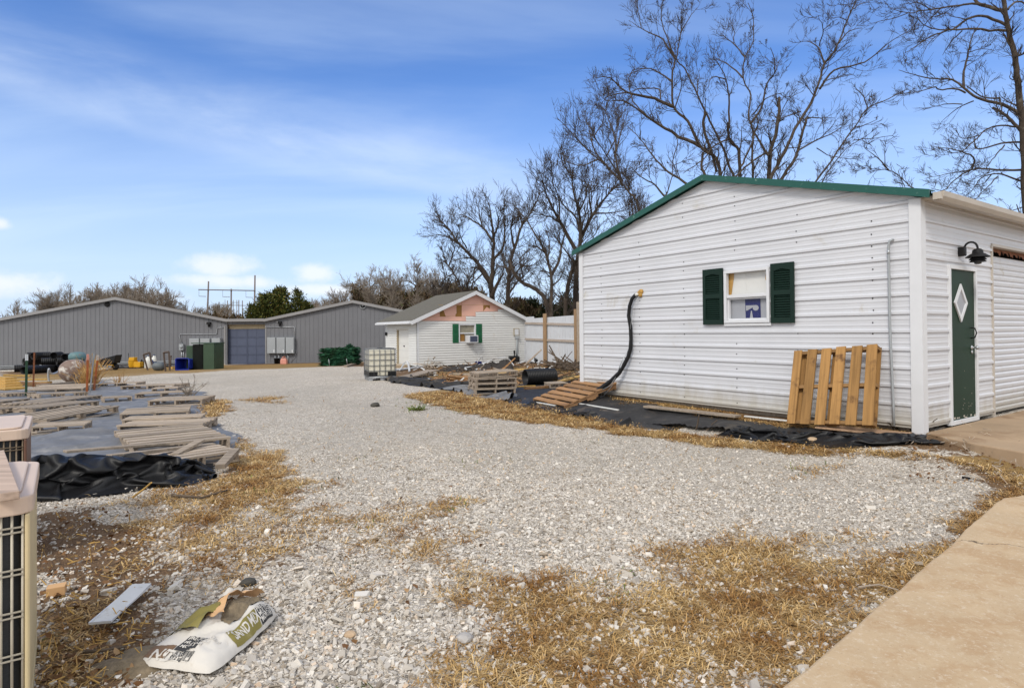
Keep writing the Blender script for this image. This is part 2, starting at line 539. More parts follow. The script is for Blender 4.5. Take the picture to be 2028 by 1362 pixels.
# patches of dry grass: photograph outlines laid onto the ground; (polygon, strength, edge width in metres)
GRASS = [
    (gpoly([(1180,1135),(1300,1085),(1380,1062),(1500,1056),(1700,1105),(1960,1085),(1860,1240),(1760,1340),(1660,1450),(1000,1500),(880,1330),(1010,1240),(930,1200),(1060,1165)]), .88, .42),
    (gpoly([(1870,1105),(2060,1050),(2060,905),(1960,905),(2000,940),(1930,1010),(1880,1060)]), .9, .18),
    (gpoly([(800,782),(880,770),(980,790),(1070,805),(1250,845),(1420,865),(1580,884),(1850,893),(2060,905),(2060,945),(1850,915),(1600,898),(1400,880),(1230,862),(1040,832),(900,815)]), 1.15, .22),
    (gpoly([(470,868),(530,895),(610,960),(600,1000),(540,1035),(495,990),(440,1010),(400,960),(450,935)]), .9, .26),
    (gpoly([(398,788),(452,797),(455,812),(405,828)]), 1.0, .25),
    (gpoly([(240,1000),(420,950),(470,960),(420,1030),(300,1075)]), .75, .3),
    (gpoly([(70,1190),(210,1180),(260,1300),(180,1420),(70,1420)]), .55, .2),
    (gpoly([(820,1000),(920,998),(915,1018),(840,1020)]), .55, .2),
    (gpoly([(780,1095),(950,1120),(930,1190),(800,1170)]), .42, .35),
    (gpoly([(620,935),(710,930),(700,955),(640,965)]), .5, .2),
    (gpoly([(1560,925),(1660,918),(1650,945),(1580,945)]), .3, .25),
    (gpoly([(0,742),(190,739),(225,730),(440,724),(640,719),(650,726),(440,734),(260,744),(200,748),(0,756)]), 1.0, .7),
    (gpoly([(490,787),(545,787),(540,797),(495,797)]), .7, .4),
    (gpoly([(560,1010),(760,985),(1010,1060),(1000,1180),(820,1210),(600,1130)]), .40, .4),
    (gpoly([(230,1040),(560,1000),(620,1120),(430,1190),(300,1160)]), .40, .35),
    (gpoly([(560,770),(650,765),(640,772),(570,776)]), .4, .5),
    (gpoly([(60,752),(205,748),(205,758),(60,768)]), .5, .5),
    (gpoly([(775,745),(860,730),(1150,722),(1150,775),(1060,760),(930,762),(840,757)]), .75, .4),
    (gpoly([(1190,780),(1330,795),(1500,830),(1810,852),(1810,862),(1500,845),(1330,812),(1210,800)]), .8, .12),
]
# bare brown soil
SOIL = [
    (gpoly([(60,1010),(200,1010),(300,1075),(330,1130),(290,1190),(330,1260),(360,1450),(40,1450)]), 1.0, .22),
    (gpoly([(1560,858),(1850,850),(2060,900),(2060,1000),(1990,1000),(1900,900),(1750,890)]), .9, .2),
    (gpoly([(1830,1120),(2000,960),(2060,940),(2060,990),(1985,985),(1850,1110),(1720,1230)]), .9, .12),
    (gpoly([(770,738),(830,722),(1040,712),(1160,718),(1160,775),(1060,770),(900,760),(800,757)]), 1.0, .5),
    (gpoly([(0,736),(190,733),(225,727),(440,722),(640,717),(770,716),(760,724),(650,726),(440,730),(260,740),(0,750)]), .9, .6),
    (gpoly([(1165,770),(1340,790),(1810,845),(1830,870),(1500,850),(1200,800)]), .9, .2),
    (gpoly([(190,1000),(480,985),(640,1080),(560,1190),(640,1400),(330,1400),(300,1150)]), .52, .5),
    (gpoly([(330,1270),(420,1250),(430,1362),(330,1362)]), .6, .2),
]
GREEN = [
    (gpoly([(800,785),(880,790),(900,815),(830,815)]), .55, .35),
    (gpoly([(1575,922),(1650,920),(1640,940),(1585,940)]), .6, .25),
    (gpoly([(880,995),(920,1000),(900,1012)]), .6, .12),
    (gpoly([(1060,745),(1150,742),(1150,775),(1080,768)]), .7, .35),
    (gpoly([(540,1010),(570,1010),(565,1030),(540,1030)]), .5, .12),
]
TRACKS = [
    (gpoly([(620,790),(800,800),(1000,850),(1500,930),(1960,965),(1850,1010),(1400,990),(950,905),(700,840)]), .8, .7),
    (gpoly([(430,745),(560,742),(560,775),(640,860),(760,960),(700,975),(560,860),(470,790)]), .55, .8),
    (gpoly([(1000,1020),(1300,1010),(1700,1050),(1700,1090),(1300,1060),(1050,1080)]), .5, .5),
]
def field(x, y, L, seed):
    out = np.zeros(np.shape(x))
    for poly, k, e in L:
        xs = [p.x for p in poly]; ys = [p.y for p in poly]
        sel = (x > min(xs) - 2 * e) & (x < max(xs) + 2 * e) & (y > min(ys) - 2 * e) & (y < max(ys) + 2 * e)
        if not sel.any(): continue
        xx, yy = x[sel], y[sel]
        sd_ = poly_sd(xx, yy, poly)
        n = (fbm(xx / e * .55, yy / e * .55, seed, 5, .6) - .5) * e * 3.4
        v = k * sstep(-e * 1.15, e * 1.15, sd_ + n)
        out[sel] = np.maximum(out[sel], v)
    return out
def grass_field(x, y): return field(x, y, GRASS, 11)
def soil_field(x, y): return field(x, y, SOIL, 23)
def green_field(x, y): return field(x, y, GREEN, 31)
def wheel_field(x, y):
    """where tyres have pressed fines to the top of the gravel"""
    a = fbm(x * .35 + 3, y * .22, 41, 3)
    t = field(x, y, TRACKS, 47)
    return np.maximum(.75 * sstep(.50, .70, a) * (y < 30), t)

SLAB = [at_z(1548,1362,.085), at_z(1985,985,.085)]
SLAB_A = Vector((SLAB[0].x, SLAB[0].y)); SLAB_B = Vector((SLAB[1].x, SLAB[1].y))
_sdv = (SLAB_B - SLAB_A).normalized()
SLAB_POLY = [tuple(SLAB_A - _sdv * 3.2), tuple(SLAB_B), (SLAB_B.x + .35, SLAB_B.y + .13), (9.0, 6.0), (9.0, -3), (0.5, -3)]

def build_ground():
    def axis(lo, hi, c0, c1, step, grow):
        a = list(np.arange(c0, c1, step)); s_ = step; v = c0; left = []
        while v > lo: s_ *= grow; v -= s_; left.append(v)
        s_ = step; v = a[-1]; right = []
        while v < hi: s_ *= grow; v += s_; right.append(v)
        return np.array(left[::-1] + a + right)
    xs = axis(-4000, 4000, -3.4, 4.6, .05, 1.022)
    ys = axis(-300, 6000, 1.6, 8.5, .05, 1.016)
    X, Y = np.meshgrid(xs, ys)
    Z = ground(X, Y)
    near = 1 - sstep(7, 14, Y)
    Z = Z + near * ((fbm(X * 7, Y * 7, 51, 3) - .5) * .028)
    nx, ny = len(xs), len(ys)
    V = np.stack([X.ravel(), Y.ravel(), Z.ravel()], 1)
    i = np.arange(ny - 1)[:, None] * nx + np.arange(nx - 1)[None, :]
    Fq = np.stack([i, i + 1, i + 1 + nx, i + nx], -1).reshape(-1, 4)
    G = grass_field(X, Y); S = soil_field(X, Y); W = wheel_field(X, Y); E = green_field(X, Y)
    # beyond the yard: rough winter grass
    yard = (Y < 62) & (X > -60) & (X < 40)
    far = 1 - sstep(-2, 2, np.minimum(np.minimum(X + 60, 26 - X), 46 - Y))
    G = np.maximum(G, far)
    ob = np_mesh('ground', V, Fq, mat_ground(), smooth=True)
    me = ob.data
    for nm, A in (('grass', G), ('soil', S), ('fines', W), ('moss', E)):
        at = me.attributes.new(nm, 'FLOAT', 'POINT')
        at.data.foreach_set('value', A.ravel().astype(np.float32))
    tag(ob, None, None, None, 'structure')
    return ob

def mat_ground():
    mt = bpy.data.materials.new('gravel ground'); mt.use_nodes = True
    N = NT(mt.node_tree); bs = N.n['Principled BSDF']
    co = N.new('ShaderNodeTexCoord').outputs['Object']
    def attr(n): 
        a = N.new('ShaderNodeAttribute'); a.attribute_name = n; return a.outputs['Fac']
    def vor(scale, feat='F1', rand=1.0):
        v = N.new('ShaderNodeTexVoronoi', feature=feat); v.inputs['Scale'].default_value = scale; v.inputs['Randomness'].default_value = rand
        N.l.new(co, v.inputs['Vector']); return v
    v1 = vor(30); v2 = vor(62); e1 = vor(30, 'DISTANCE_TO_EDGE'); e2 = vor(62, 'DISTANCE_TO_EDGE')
    sp = N.new('ShaderNodeSeparateColor'); N.l.new(v1.outputs['Color'], sp.inputs[0])
    sp2 = N.new('ShaderNodeSeparateColor'); N.l.new(v2.outputs['Color'], sp2.inputs[0])
    pick = N.math('GREATER_THAN', N.noise(co, 9, 3), 0.5)
    val = N.mix(pick, sp.outputs[0], sp2.outputs[0])
    cr = N.new('ShaderNodeValToRGB'); N.l.new(val, cr.inputs[0])
    els = cr.color_ramp.elements
    els[0].position = 0; els[0].color = (.17, .155, .135, 1)
    els[1].position = 1; els[1].color = (.86, .84, .81, 1)
    for p, c in ((.22, (.40, .375, .34)), (.55, (.60, .575, .535)), (.8, (.70, .68, .65))):
        e = els.new(p); e.color = (*c, 1)
    grav = cr.outputs[0]
    big = N.noise(co, .5, 5, .6)
    grav = N.mix(N.ramp(big, .35, .75, 0, .35), grav, (.46, .41, .34))
    gap = N.math('MULTIPLY', N.ramp(e1.outputs['Distance'], .02, .15, .60, 0), N.ramp(N.noise(co, 7, 4, .6), .35, .65, .5, 1))  # crevice shade between stones put into the colour, along with brown dirt
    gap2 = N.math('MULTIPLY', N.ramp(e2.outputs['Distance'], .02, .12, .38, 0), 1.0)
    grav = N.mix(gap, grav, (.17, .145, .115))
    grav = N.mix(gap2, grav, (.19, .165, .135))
    grav = N.mix(1.0, grav, (1.22, 1.16, 1.08), 'MULTIPLY')
    fin = N.math('MULTIPLY', attr('fines'), N.ramp(N.noise(co, 3.0, 5, .65), .3, .7, .25, .85))
    finc = N.mix(N.ramp(N.noise(co, 90, 4, .75), .3, .7), (.20, .175, .14), (.56, .51, .44))
    grav = N.mix(fin, grav, finc)
    fleck = N.noise(co, 5.5, 6, .7)
    grav = N.mix(N.ramp(fleck, .62, .70, 0, .55), grav, (.34, .22, .11))
    soiln = N.noise(co, 34, 5, .7)
    soilc = N.mix(soiln, (.085, .048, .026), (.26, .165, .09))
    sm_ = N.math('ADD', attr('soil'), N.math('MULTIPLY', N.math('SUBTRACT', N.noise(co, 11, 5, .7), .5), 1.3))
    c = N.mix(N.ramp(sm_, .42, .62), grav, soilc)
    gcol = N.mix(N.noise(co, 55, 5, .75), (.13, .078, .03), (.46, .30, .115))
    gmn = N.math('ADD', attr('grass'), N.math('MULTIPLY', N.math('SUBTRACT', N.noise(co, 14, 6, .72), .5), 1.5))
    c = N.mix(N.ramp(gmn, .48, .78, 0, .9), c, gcol)
    mm = N.math('ADD', attr('moss'), N.math('MULTIPLY', N.math('SUBTRACT', N.noise(co, 20, 5, .7), .5), 1.4))
    c = N.mix(N.ramp(mm, .5, .75, 0, .6), c, (.12, .15, .035))
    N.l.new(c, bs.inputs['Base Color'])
    bs.inputs['Roughness'].default_value = .9; bs.inputs['Specular IOR Level'].default_value = .2
    h = N.math('ADD', N.ramp(e1.outputs['Distance'], 0, .35), N.math('MULTIPLY', N.ramp(e2.outputs['Distance'], 0, .35), .6))
    h = N.math('ADD', h, N.math('MULTIPLY', soiln, .8))
    bp = N.new('ShaderNodeBump'); bp.inputs['Strength'].default_value = .75; bp.inputs['Distance'].default_value = .014
    N.l.new(h, bp.inputs['Height']); N.l.new(bp.outputs[0], bs.inputs['Normal'])
    return mt
build_ground()

def in_poly(x, y, poly): return poly_sd(x, y, poly) > 0

# ---- loose stone: thousands of angular chips lying on the near gravel
def scatter_stones():
    rng = np.random.default_rng(5)
    n = 420000
    # denser near, thinning with distance
    d = 1.75 * (22.0 / 1.75) ** rng.random(n)
    a = rng.uniform(-1.06, 1.06, n)
    x = d * a; y = d.copy()
    keep = rng.random(n) < np.clip(1.6 * d * d / 40 + .16, 0, 1) * (1 - .72 * sstep(5, 13, d)) * (1 - sstep(16, 22, d))
    G = grass_field(x, y); S = soil_field(x, y); W = wheel_field(x, y)
    p = (1 - .86 * np.clip(G, 0, 1)) * (1 - .88 * np.clip(S * 1.15, 0, 1)) * (1 - .45 * W)
    keep &= rng.random(n) < p
    keep &= ~in_poly(x, y, SLAB_POLY)
    rx, ry = x - CR2.x, y - CR2.y
    aa = rx * U1.x + ry * U1.y; bb = rx * U2.x + ry * U2.y
    keep &= ~((aa > -.1) & (bb > -.9))
    keep &= ~((aa < .1) & (bb > -.9))
    x, y, d = x[keep], y[keep], d[keep]
    n = len(x)
    size = (.0036 + .0085 * rng.random(n) ** 2.6) * np.clip(1.14 - .055 * d, .62, 1.1) * np.where((x < -.35) & (y < 4.6), 1.10, 1.0)
    bigs = rng.random(n) < .012
    size[bigs] *= 2.1
    z = ground(x, y) + (fbm(x * 7, y * 7, 51, 3) - .5) * .028 * (1 - sstep(7, 14, y)) + size * .35
    base = np.array([(-1,-1,-1),(1,-1,-1),(1,1,-1),(-1,1,-1),(-1,-1,1),(1,-1,1),(1,1,1),(-1,1,1)], float)
    B = base[None] * (1 + rng.uniform(-.55, .35, (n, 8, 3)))
    B *= np.stack([rng.uniform(.7, 1.6, n), rng.uniform(.7, 1.3, n), rng.uniform(.3, .7, n)], 1)[:, None, :]
    # random rotation
    q = rng.normal(size=(n, 4)) * np.array([1.6, .55, .55, 1.6]); q /= np.linalg.norm(q, axis=1, keepdims=True)
    w_, i_, j_, k_ = q.T
    Rm = np.stack([1-2*(j_*j_+k_*k_), 2*(i_*j_-k_*w_), 2*(i_*k_+j_*w_), 2*(i_*j_+k_*w_), 1-2*(i_*i_+k_*k_), 2*(j_*k_-i_*w_), 2*(i_*k_-j_*w_), 2*(j_*k_+i_*w_), 1-2*(i_*i_+j_*j_)], 1).reshape(n, 3, 3)
    V = np.einsum('nij,nkj->nki', Rm, B) * size[:, None, None] + np.stack([x, y, z], 1)[:, None, :]
    quad = np.array([(0,3,2,1),(4,5,6,7),(0,1,5,4),(1,2,6,5),(2,3,7,6),(3,0,4,7)])
    Fq = (np.arange(n)[:, None, None] * 8 + quad[None]).reshape(-1, 4)
    mt = bpy.data.materials.new('limestone chips'); mt.use_nodes = True
    N = NT(mt.node_tree); bs = N.n['Principled BSDF']
    ge = N.new('ShaderNodeNewGeometry')
    cr = N.new('ShaderNodeValToRGB'); N.l.new(ge.outputs['Random Per Island'], cr.inputs[0])
    els = cr.color_ramp.elements
    els[0].position = 0; els[0].color = (.22, .20, .18, 1); els[1].position = 1; els[1].color = (.82, .81, .79, 1)
    for p_, c in ((.10, (.40, .35, .29)), (.16, (.42, .40, .375)), (.45, (.53, .505, .475)), (.75, (.63, .615, .59)), (.90, (.70, .685, .66)), (.93, (.55, .42, .30))):
        e = els.new(p_); e.color = (*c, 1)
    co = N.new('ShaderNodeTexCoord').outputs['Object']
    c = N.mix(N.noise(co, 160, 3), cr.outputs[0], (.40, .36, .30), 'MULTIPLY')
    c = N.mix(.35, cr.outputs[0], c)
    c = N.mix(1.0, c, (1.06, 1.02, .96), 'MULTIPLY')
    N.l.new(c, bs.inputs['Base Color']); bs.inputs['Roughness'].default_value = .85; bs.inputs['Specular IOR Level'].default_value = .25
    ob = np_mesh('gravel', V.reshape(-1, 3), Fq, mt)
    tag(ob, 'loose pale crushed limestone gravel across the yard', 'gravel', None, 'stuff')
scatter_stones()

# ---- dry grass: bent straw blades
def blades(name, x, y, length, width, mt, label, cat, seed, upright=.35, zoff=0.0, zfun=None):
    rng = np.random.default_rng(seed)
    n = len(x)
    z = (ground(x, y) if zfun is None else zfun(x, y)) + zoff
    th = rng.uniform(0, 2 * np.pi, n)
    el = np.abs(rng.normal(0, upright, n)) + .08
    L = length * rng.uniform(.5, 1.4, n)
    dx, dy = np.cos(th) * np.cos(el), np.sin(th) * np.cos(el)
    dz = np.sin(el)
    px_, py_ = -np.sin(th) * width / 2, np.cos(th) * width / 2
    bend = rng.uniform(-.5, .5, n)
    p0 = np.stack([x, y, z], 1)
    mid = p0 + np.stack([dx * L * .55, dy * L * .55, dz * L * .62], 1)
    tip = p0 + np.stack([(dx - dy * bend) * L, (dy + dx * bend) * L, dz * L * .55 - .0], 1)
    wv = np.stack([px_, py_, np.zeros(n)], 1)
    V = np.stack([p0 - wv, p0 + wv, mid + wv, mid - wv, tip], 1)
    i = np.arange(n)[:, None] * 5
    F1 = np.concatenate([i + np.array([[0, 1, 2]]), i + np.array([[0, 2, 3]]), i + np.array([[3, 2, 4]])], 0)
    ob = np_mesh(name, V.reshape(-1, 3), F1, mt)
    tag(ob, label, cat, None, 'stuff')
    return ob

def straw_mat(name, stops):
    mt = bpy.data.materials.new(name); mt.use_nodes = True
    N = NT(mt.node_tree); bs = N.n['Principled BSDF']
    ge = N.new('ShaderNodeNewGeometry')
    cr = N.new('ShaderNodeValToRGB'); N.l.new(ge.outputs['Random Per Island'], cr.inputs[0])
    els = cr.color_ramp.elements
    els[0].position = 0; els[0].color = (*stops[0][1], 1); els[1].position = 1; els[1].color = (*stops[-1][1], 1)
    for p_, c in stops[1:-1]:
        e = els.new(p_); e.color = (*c, 1)
    co = N.new('ShaderNodeTexCoord').outputs['Object']
    c = N.mix(N.ramp(N.noise(co, 2.2, 6, .65), .38, .66), cr.outputs[0], (.50, .36, .22), 'MULTIPLY')
    N.l.new(c, bs.inputs['Base Color']); bs.inputs['Roughness'].default_value = .7; bs.inputs['Specular IOR Level'].default_value = .2
    return mt
m_straw = straw_mat('dry straw', [(0, (.20, .115, .04)), (.3, (.40, .25, .09)), (.6, (.56, .37, .15)), (.85, (.66, .47, .22)), (1, (.72, .58, .36))])
m_gblade = straw_mat('young grass', [(0, (.07, .12, .02)), (.5, (.13, .19, .035)), (1, (.25, .26, .07))])

def scatter_grass():
    rng = np.random.default_rng(9)
    n = 1300000
    d = 1.8 * (16.0 / 1.8) ** rng.random(n)
    a = rng.uniform(-1.05, 1.05, n)
    x, y = d * a, d
    keep = rng.random(n) < np.clip(d * d / 60 + .10, 0, 1)
    x, y, d = x[keep], y[keep], d[keep]
    G = grass_field(x, y) + .10 * soil_field(x, y)
    G = G + (fbm(x * 3.2, y * 3.2, 77, 4) - .5) * 1.25 * np.minimum(1, G * 3)
    keep = rng.random(len(x)) < np.clip((G - .18) * 1.25, 0, 1)
    keep |= rng.random(len(x)) < .004
    keep &= ~in_poly(x, y, SLAB_POLY)
    x, y, d = x[keep], y[keep], d[keep]
    rx, ry = x - CR2.x, y - CR2.y
    aa = rx * U1.x + ry * U1.y; bb = rx * U2.x + ry * U2.y
    ok = ~((aa > 0) & (bb > -.02)) & ~((aa < .05) & (bb > -.8))
    x, y, d = x[ok], y[ok], d[ok]
    print('blades', len(x))
    blades('dry_grass', x, y, .062 + .004 * d, .0024 + .0006 * d, m_straw, 'dry straw coloured winter grass in patches over the gravel', 'grass', 3, .26)
    n = 60000
    d = 1.9 * (16.0 / 1.9) ** rng.random(n); a = rng.uniform(-1.0, 1.0, n); x, y = d * a, d
    E = green_field(x, y)
    spots = fbm(x * 1.7, y * 1.7, 91, 2) > .74
    keep = (rng.random(n) < E * .6) | (spots & (rng.random(n) < .22) & (y < 9) & (x < 1.2))
    keep &= ~in_poly(x, y, SLAB_POLY)
    x, y = x[keep], y[keep]
    blades('green_grass', x, y, .035 + .004 * y, .004 + .0006 * y, m_gblade, 'small tufts of green grass between the stones', 'grass', 4, .6)
scatter_grass()

# ---- concrete
def slab(name, poly, z0, z1, mt, crack=None):
    b = MB()
    pl = []
    for i in range(len(poly)):
        a, c = Vector(poly[i]), Vector(poly[(i + 1) % len(poly)]); n = max(1, int((c - a).length / .05)) if (a.length < 9 and c.length < 9) else 1
        nv = Vector((-(c - a).y, (c - a).x)).normalized()
        for k in range(n):
            q = a + (c - a) * k / n
            if k: q = q + nv * float((fbm(q.x * 3, q.y * 3, 15, 4) - .5) * .035)
            pl.append((q.x, q.y))
    b.prism([(p[0], p[1], z0) for p in pl], (0, 0, z1 - z0))
    ob = b.build(name, mt, bevel=.014)
    tag(ob, None, None, None, 'structure')
    return ob
def mat_slab():
    mt = mat('cracked concrete walk', (.48, .352, .215), .85, .08, 3, bump=.2, bscale=140)
    N = NT(mt.node_tree); bs = N.n['Principled BSDF']
    co = N.new('ShaderNodeTexCoord').outputs['Object']
    old = bs.inputs['Base Color'].links[0].from_socket
    n1 = N.noise(co, 3.4, 8, .74, .3); n2 = N.noise(co, 45, 4, .7); n3 = N.noise(co, 30, 7, .78, .6)
    c = N.mix(N.ramp(n1, .45, .62, 0, .55), old, (.38, .23, .11))
    c = N.mix(N.ramp(n3, .52, .66, 0, .6), c, (.60, .50, .37))
    c = N.mix(N.ramp(n2, .56, .74, 0, .6), c, (.66, .58, .46))
    c = N.mix(N.ramp(N.noise(co, 110, 3, .7), .60, .76, 0, .65), c, (.20, .12, .06))
    # cracks: thin dark lines running across the walk
    for P, D in (((3.05, 3.90), (.93, -.37)), ((3.5, 3.33), (.98, -.22))):
        nv = (-D[1], D[0])
        sp = N.new('ShaderNodeSeparateXYZ'); N.l.new(co, sp.inputs[0])
        dx = N.math('SUBTRACT', sp.outputs[0], P[0]); dy = N.math('SUBTRACT', sp.outputs[1], P[1])
        dd = N.math('ADD', N.math('MULTIPLY', dx, nv[0]), N.math('MULTIPLY', dy, nv[1]))
        al = N.math('ADD', N.math('MULTIPLY', dx, D[0]), N.math('MULTIPLY', dy, D[1]))
        wob = N.math('MULTIPLY', N.math('SUBTRACT', N.noise(co, 5, 5, .6), .5), .28)
        ln = N.math('ABSOLUTE', N.math('ADD', dd, wob))
        k = N.math('MULTIPLY', N.ramp(ln, .002, .008, 1, 0), N.ramp(al, -.4, -.1))
        c = N.mix(N.math('MULTIPLY', k, .9), c, (.07, .05, .03))
    N.l.new(c, bs.inputs['Base Color'])
    return mt
slab('pavement', SLAB_POLY, -.25, .085, mat_slab())
_pa = CR2 + U2 * (.03) - U1 * .035
PAD_POLY = [(_pa.x, _pa.y), tuple(at_z(1868, 866, .18).xy), tuple(at_z(1940, 881, .18).xy), tuple(at_z(2028, 896, .18).xy), (6.2, 5.4), (15, 6.5), ((CR2 + U2 * 9 - U1 * .035).x, (CR2 + U2 * 9).y)]
slab('path', PAD_POLY, -.1, .185, m_conc2)
# ------------------------------------------------------------------ ribbed / boarded walls
def wall(b, A, ext, holes, mp, nb=1, bw=None):
    """A: list of (a, off) profile stations; ext(a)->(b0,b1); holes: (a0,a1,b0,b1); mp(a,b,off)->point"""
    st = sorted(set([round(a, 5) for a, o in A] + [round(h[k], 5) for h in holes for k in (0, 1) if A[0][0] < h[k] < A[-1][0]]))
    aa = [a for a, o in A]; oo = [o for a, o in A]
    # keep duplicate stations (sharp steps)
    prof = []
    i = 0
    for a in aa: pass
    pts = [(a, o) for a, o in A]
    for s_ in st:
        if not any(abs(s_ - a) < 1e-4 for a in aa):
            pts.append((s_, float(np.interp(s_, aa, oo))))
    pts = sorted(pts, key=lambda t: t[0])
    for (a0, o0), (a1, o1) in zip(pts[:-1], pts[1:]):
        am = (a0 + a1) / 2
        l0, r0 = ext(a0); l1, r1 = ext(a1)
        if a1 - a0 < 1e-6: l1, r1 = l0, r0
        if r0 - l0 <= 1e-6 and r1 - l1 <= 1e-6: continue
        cuts = [(h[2], h[3]) for h in holes if h[0] - 1e-6 <= am <= h[1] + 1e-6]
        segs = [(0.0, 1.0, l0, r0, l1, r1)]
        spans = []
        cur0, cur1 = l0, l1
        for c0, c1 in sorted(cuts):
            c0 = min(max(c0, min(l0, l1)), max(r0, r1)); c1 = min(max(c1, min(l0, l1)), max(r0, r1))
            if c1 - c0 < 1e-6: continue
            spans.append((cur0, c0, cur1, c0)); cur0 = cur1 = c1
        spans.append((cur0, r0, cur1, r1))
        for (p0, q0, p1, q1) in spans:
            if q0 - p0 <= 1e-5 and q1 - p1 <= 1e-5: continue
            n = nb if bw is None else max(1, int((q0 - p0) / bw))
            for k in range(n):
                t0, t1 = k / n, (k + 1) / n
                b.poly([mp(a0, p0 + (q0 - p0) * t0, o0), mp(a0, p0 + (q0 - p0) * t1, o0),
                        mp(a1, p1 + (q1 - p1) * t1, o1), mp(a1, p1 + (q1 - p1) * t0, o1)])

def rib_profile(z0, z1, pitch=.2286, h=.020, minor=.0032, start=0.0):
    out = [(z0, 0)]
    z = z0 + start
    while z < z1 + pitch:
        out += [(z, 0), (z + .010, h), (z + .040, h), (z + .055, 0)]
        for k in (1, 2):
            c = z + .0275 + pitch * k / 3
            out += [(c - .018, 0), (c - .008, minor), (c + .008, minor), (c + .018, 0)]
        z += pitch
    out = [(a, o) for a, o in out if z0 <= a <= z1]
    out = sorted(out, key=lambda t: t[0])
    if out[-1][0] < z1: out.append((z1, 0))
    return out

# ================================================================== the white shed
WH = 2.84                                   # wall height above SB
ZE = SB + WH                                # eaves
RISE = .84
N1 = -U2                                    # outward normal of the gable wall
N2 = -U1                                    # outward normal of the door wall
shed = thing('metal_shed', 'white ribbed metal shed with green roof trim and dark shutters', 'shed', (CR2.x, CR2.y, SB))
def g1(s, z, off=0.0): return CR2 + U1 * s + N1 * off + Vector((0, 0, z))
def g2(s, z, off=0.0): return CR2 + U2 * s + N2 * off + Vector((0, 0, z))
def w1(px, py): return hit_wall(px, py, CR2, U1)
def w2(px, py): return hit_wall(px, py, CR2, U2)
def roofz(s): return ZE + RISE * (1 - abs(s - WID / 2) / (WID / 2))

# window in the gable wall
wl, wzt = w1(1436, 537); _, wzb = w1(1436, 640); wr, _ = w1(1527, 640)
wl, wr = max(wl, wr), min(wl, wr)
print('window', wl, wr, wzt, wzb, 'wid', WID)
WZ0, WZ1 = wzb, wzt
b = MB()
def ext1(z):
    if z <= ZE: return (0.0, WID)
    k = min(1, (z - ZE) / RISE) * WID / 2
    return (k, WID - k)
wall(b, rib_profile(SB, ZE + RISE, start=.03), ext1, [(WZ0, WZ1, wr, wl)], lambda a, s, o: g1(s, a, o))
# window reveal
for (p, q) in (((wr, WZ0), (wl, WZ0)), ((wl, WZ0), (wl, WZ1)), ((wl, WZ1), (wr, WZ1)), ((wr, WZ1), (wr, WZ0))):
    b.poly([g1(*p), g1(*q), g1(q[0], q[1], -.10), g1(p[0], p[1], -.10)])
# screws in columns
b.cur = 1
rv = rnd
for s_ in np.arange(.55, WID, 1.02):
    z = SB + .09
    while z < roofz(s_) - .15:
        if not (wr - .5 < s_ < wl + .5 and WZ0 - .12 < z < WZ1 + .1):
            b.lathe(g1(s_ + rv.uniform(-.01, .01), z + rv.uniform(-.012, .012), .002), [(.009, 0), (.009, .005), (.004, .008)], 6, N1)
        z += .2286 * rv.choice((.65, .7, 1.0))
b.build('front_wall', [m_white, m_iron], shed)

# door wall: door and roll-up door openings
dl, dzt = w2(1876, 528); dr, _ = w2(1930, 560); _, dzb = w2(1882, 838)
jl, jzt = w2(1962, 487)
print('door', dl, dr, dzt, dzb, 'roll', jl, jzt)
DZ0, DZ1 = SB - .02, dzt
RL0, RL1 = jl, jl + 2.75
RZ1 = jzt
b = MB()
wall(b, rib_profile(SB, ZE - .005, start=.03), lambda z: (0.0, LEN), [(SB - 1, DZ1, dl, dr), (SB - 1, RZ1, RL0, RL1)], lambda a, s, o: g2(s, a, o))
b.build('side_wall', m_white, shed)
# hidden walls close the box
b = MB()
b.poly([g1(WID, SB), g1(WID, ZE), g1(WID, ZE, -LEN), g1(WID, SB, -LEN)])
b.poly([g1(0, SB, -LEN), g1(0, ZE, -LEN), g1(WID / 2, ZE + RISE, -LEN), g1(WID, ZE, -LEN), g1(WID, SB, -LEN)])
b.build('back_wall', m_white, shed)
# corner posts
b = MB()
b.obox(g1(-.034, SB - .07, .032), U1 * .135, -N1 * .03, Vector((0, 0, WH + .05)))
b.build('corner_trim', m_whitetrim, shed)
b = MB()
b.obox(g2(.0, SB - .07, .034), U2 * .10, -N2 * .03, Vector((0, 0, WH + .05)))
b.build('corner_trim', m_whitetrim, shed)
b = MB()
b.obox(g1(WID + .03, SB - .03, .034), -U1 * .11, -N1 * .03, Vector((0, 0, WH + .02)))
b.build('corner_trim', m_whitetrim, shed)
# roof sheets with overhang, ribbed from ridge to eave
b = MB()
OV = .16; FR = .10
for sgn in (-1, 1):
    def rp(d, t, h=0.0):            # d along the building (negative = in front), t 0 ridge..1 eave
        s_ = WID / 2 + sgn * (WID / 2 + OV) * t
        z = ZE + RISE - RISE * (1 + OV / (WID / 2)) * t + .05 + h
        return g1(s_, z, -d)
    d = -FR
    prof = []
    while d < LEN + FR:
        prof += [(d, 0), (d + .012, .02), (d + .04, .02), (d + .052, 0)]
        d += .2286
    for (d0, h0), (d1, h1) in zip(prof[:-1], prof[1:]):
        b.poly([rp(d0, 0, h0), rp(d1, 0, h1), rp(d1, 1, h1), rp(d0, 1, h0)])
    b.poly([rp(-FR, 0, -.02), rp(LEN, 0, -.02), rp(LEN, 1, -.02), rp(-FR, 1, -.02)])
b.build('roof', m_green, shed)
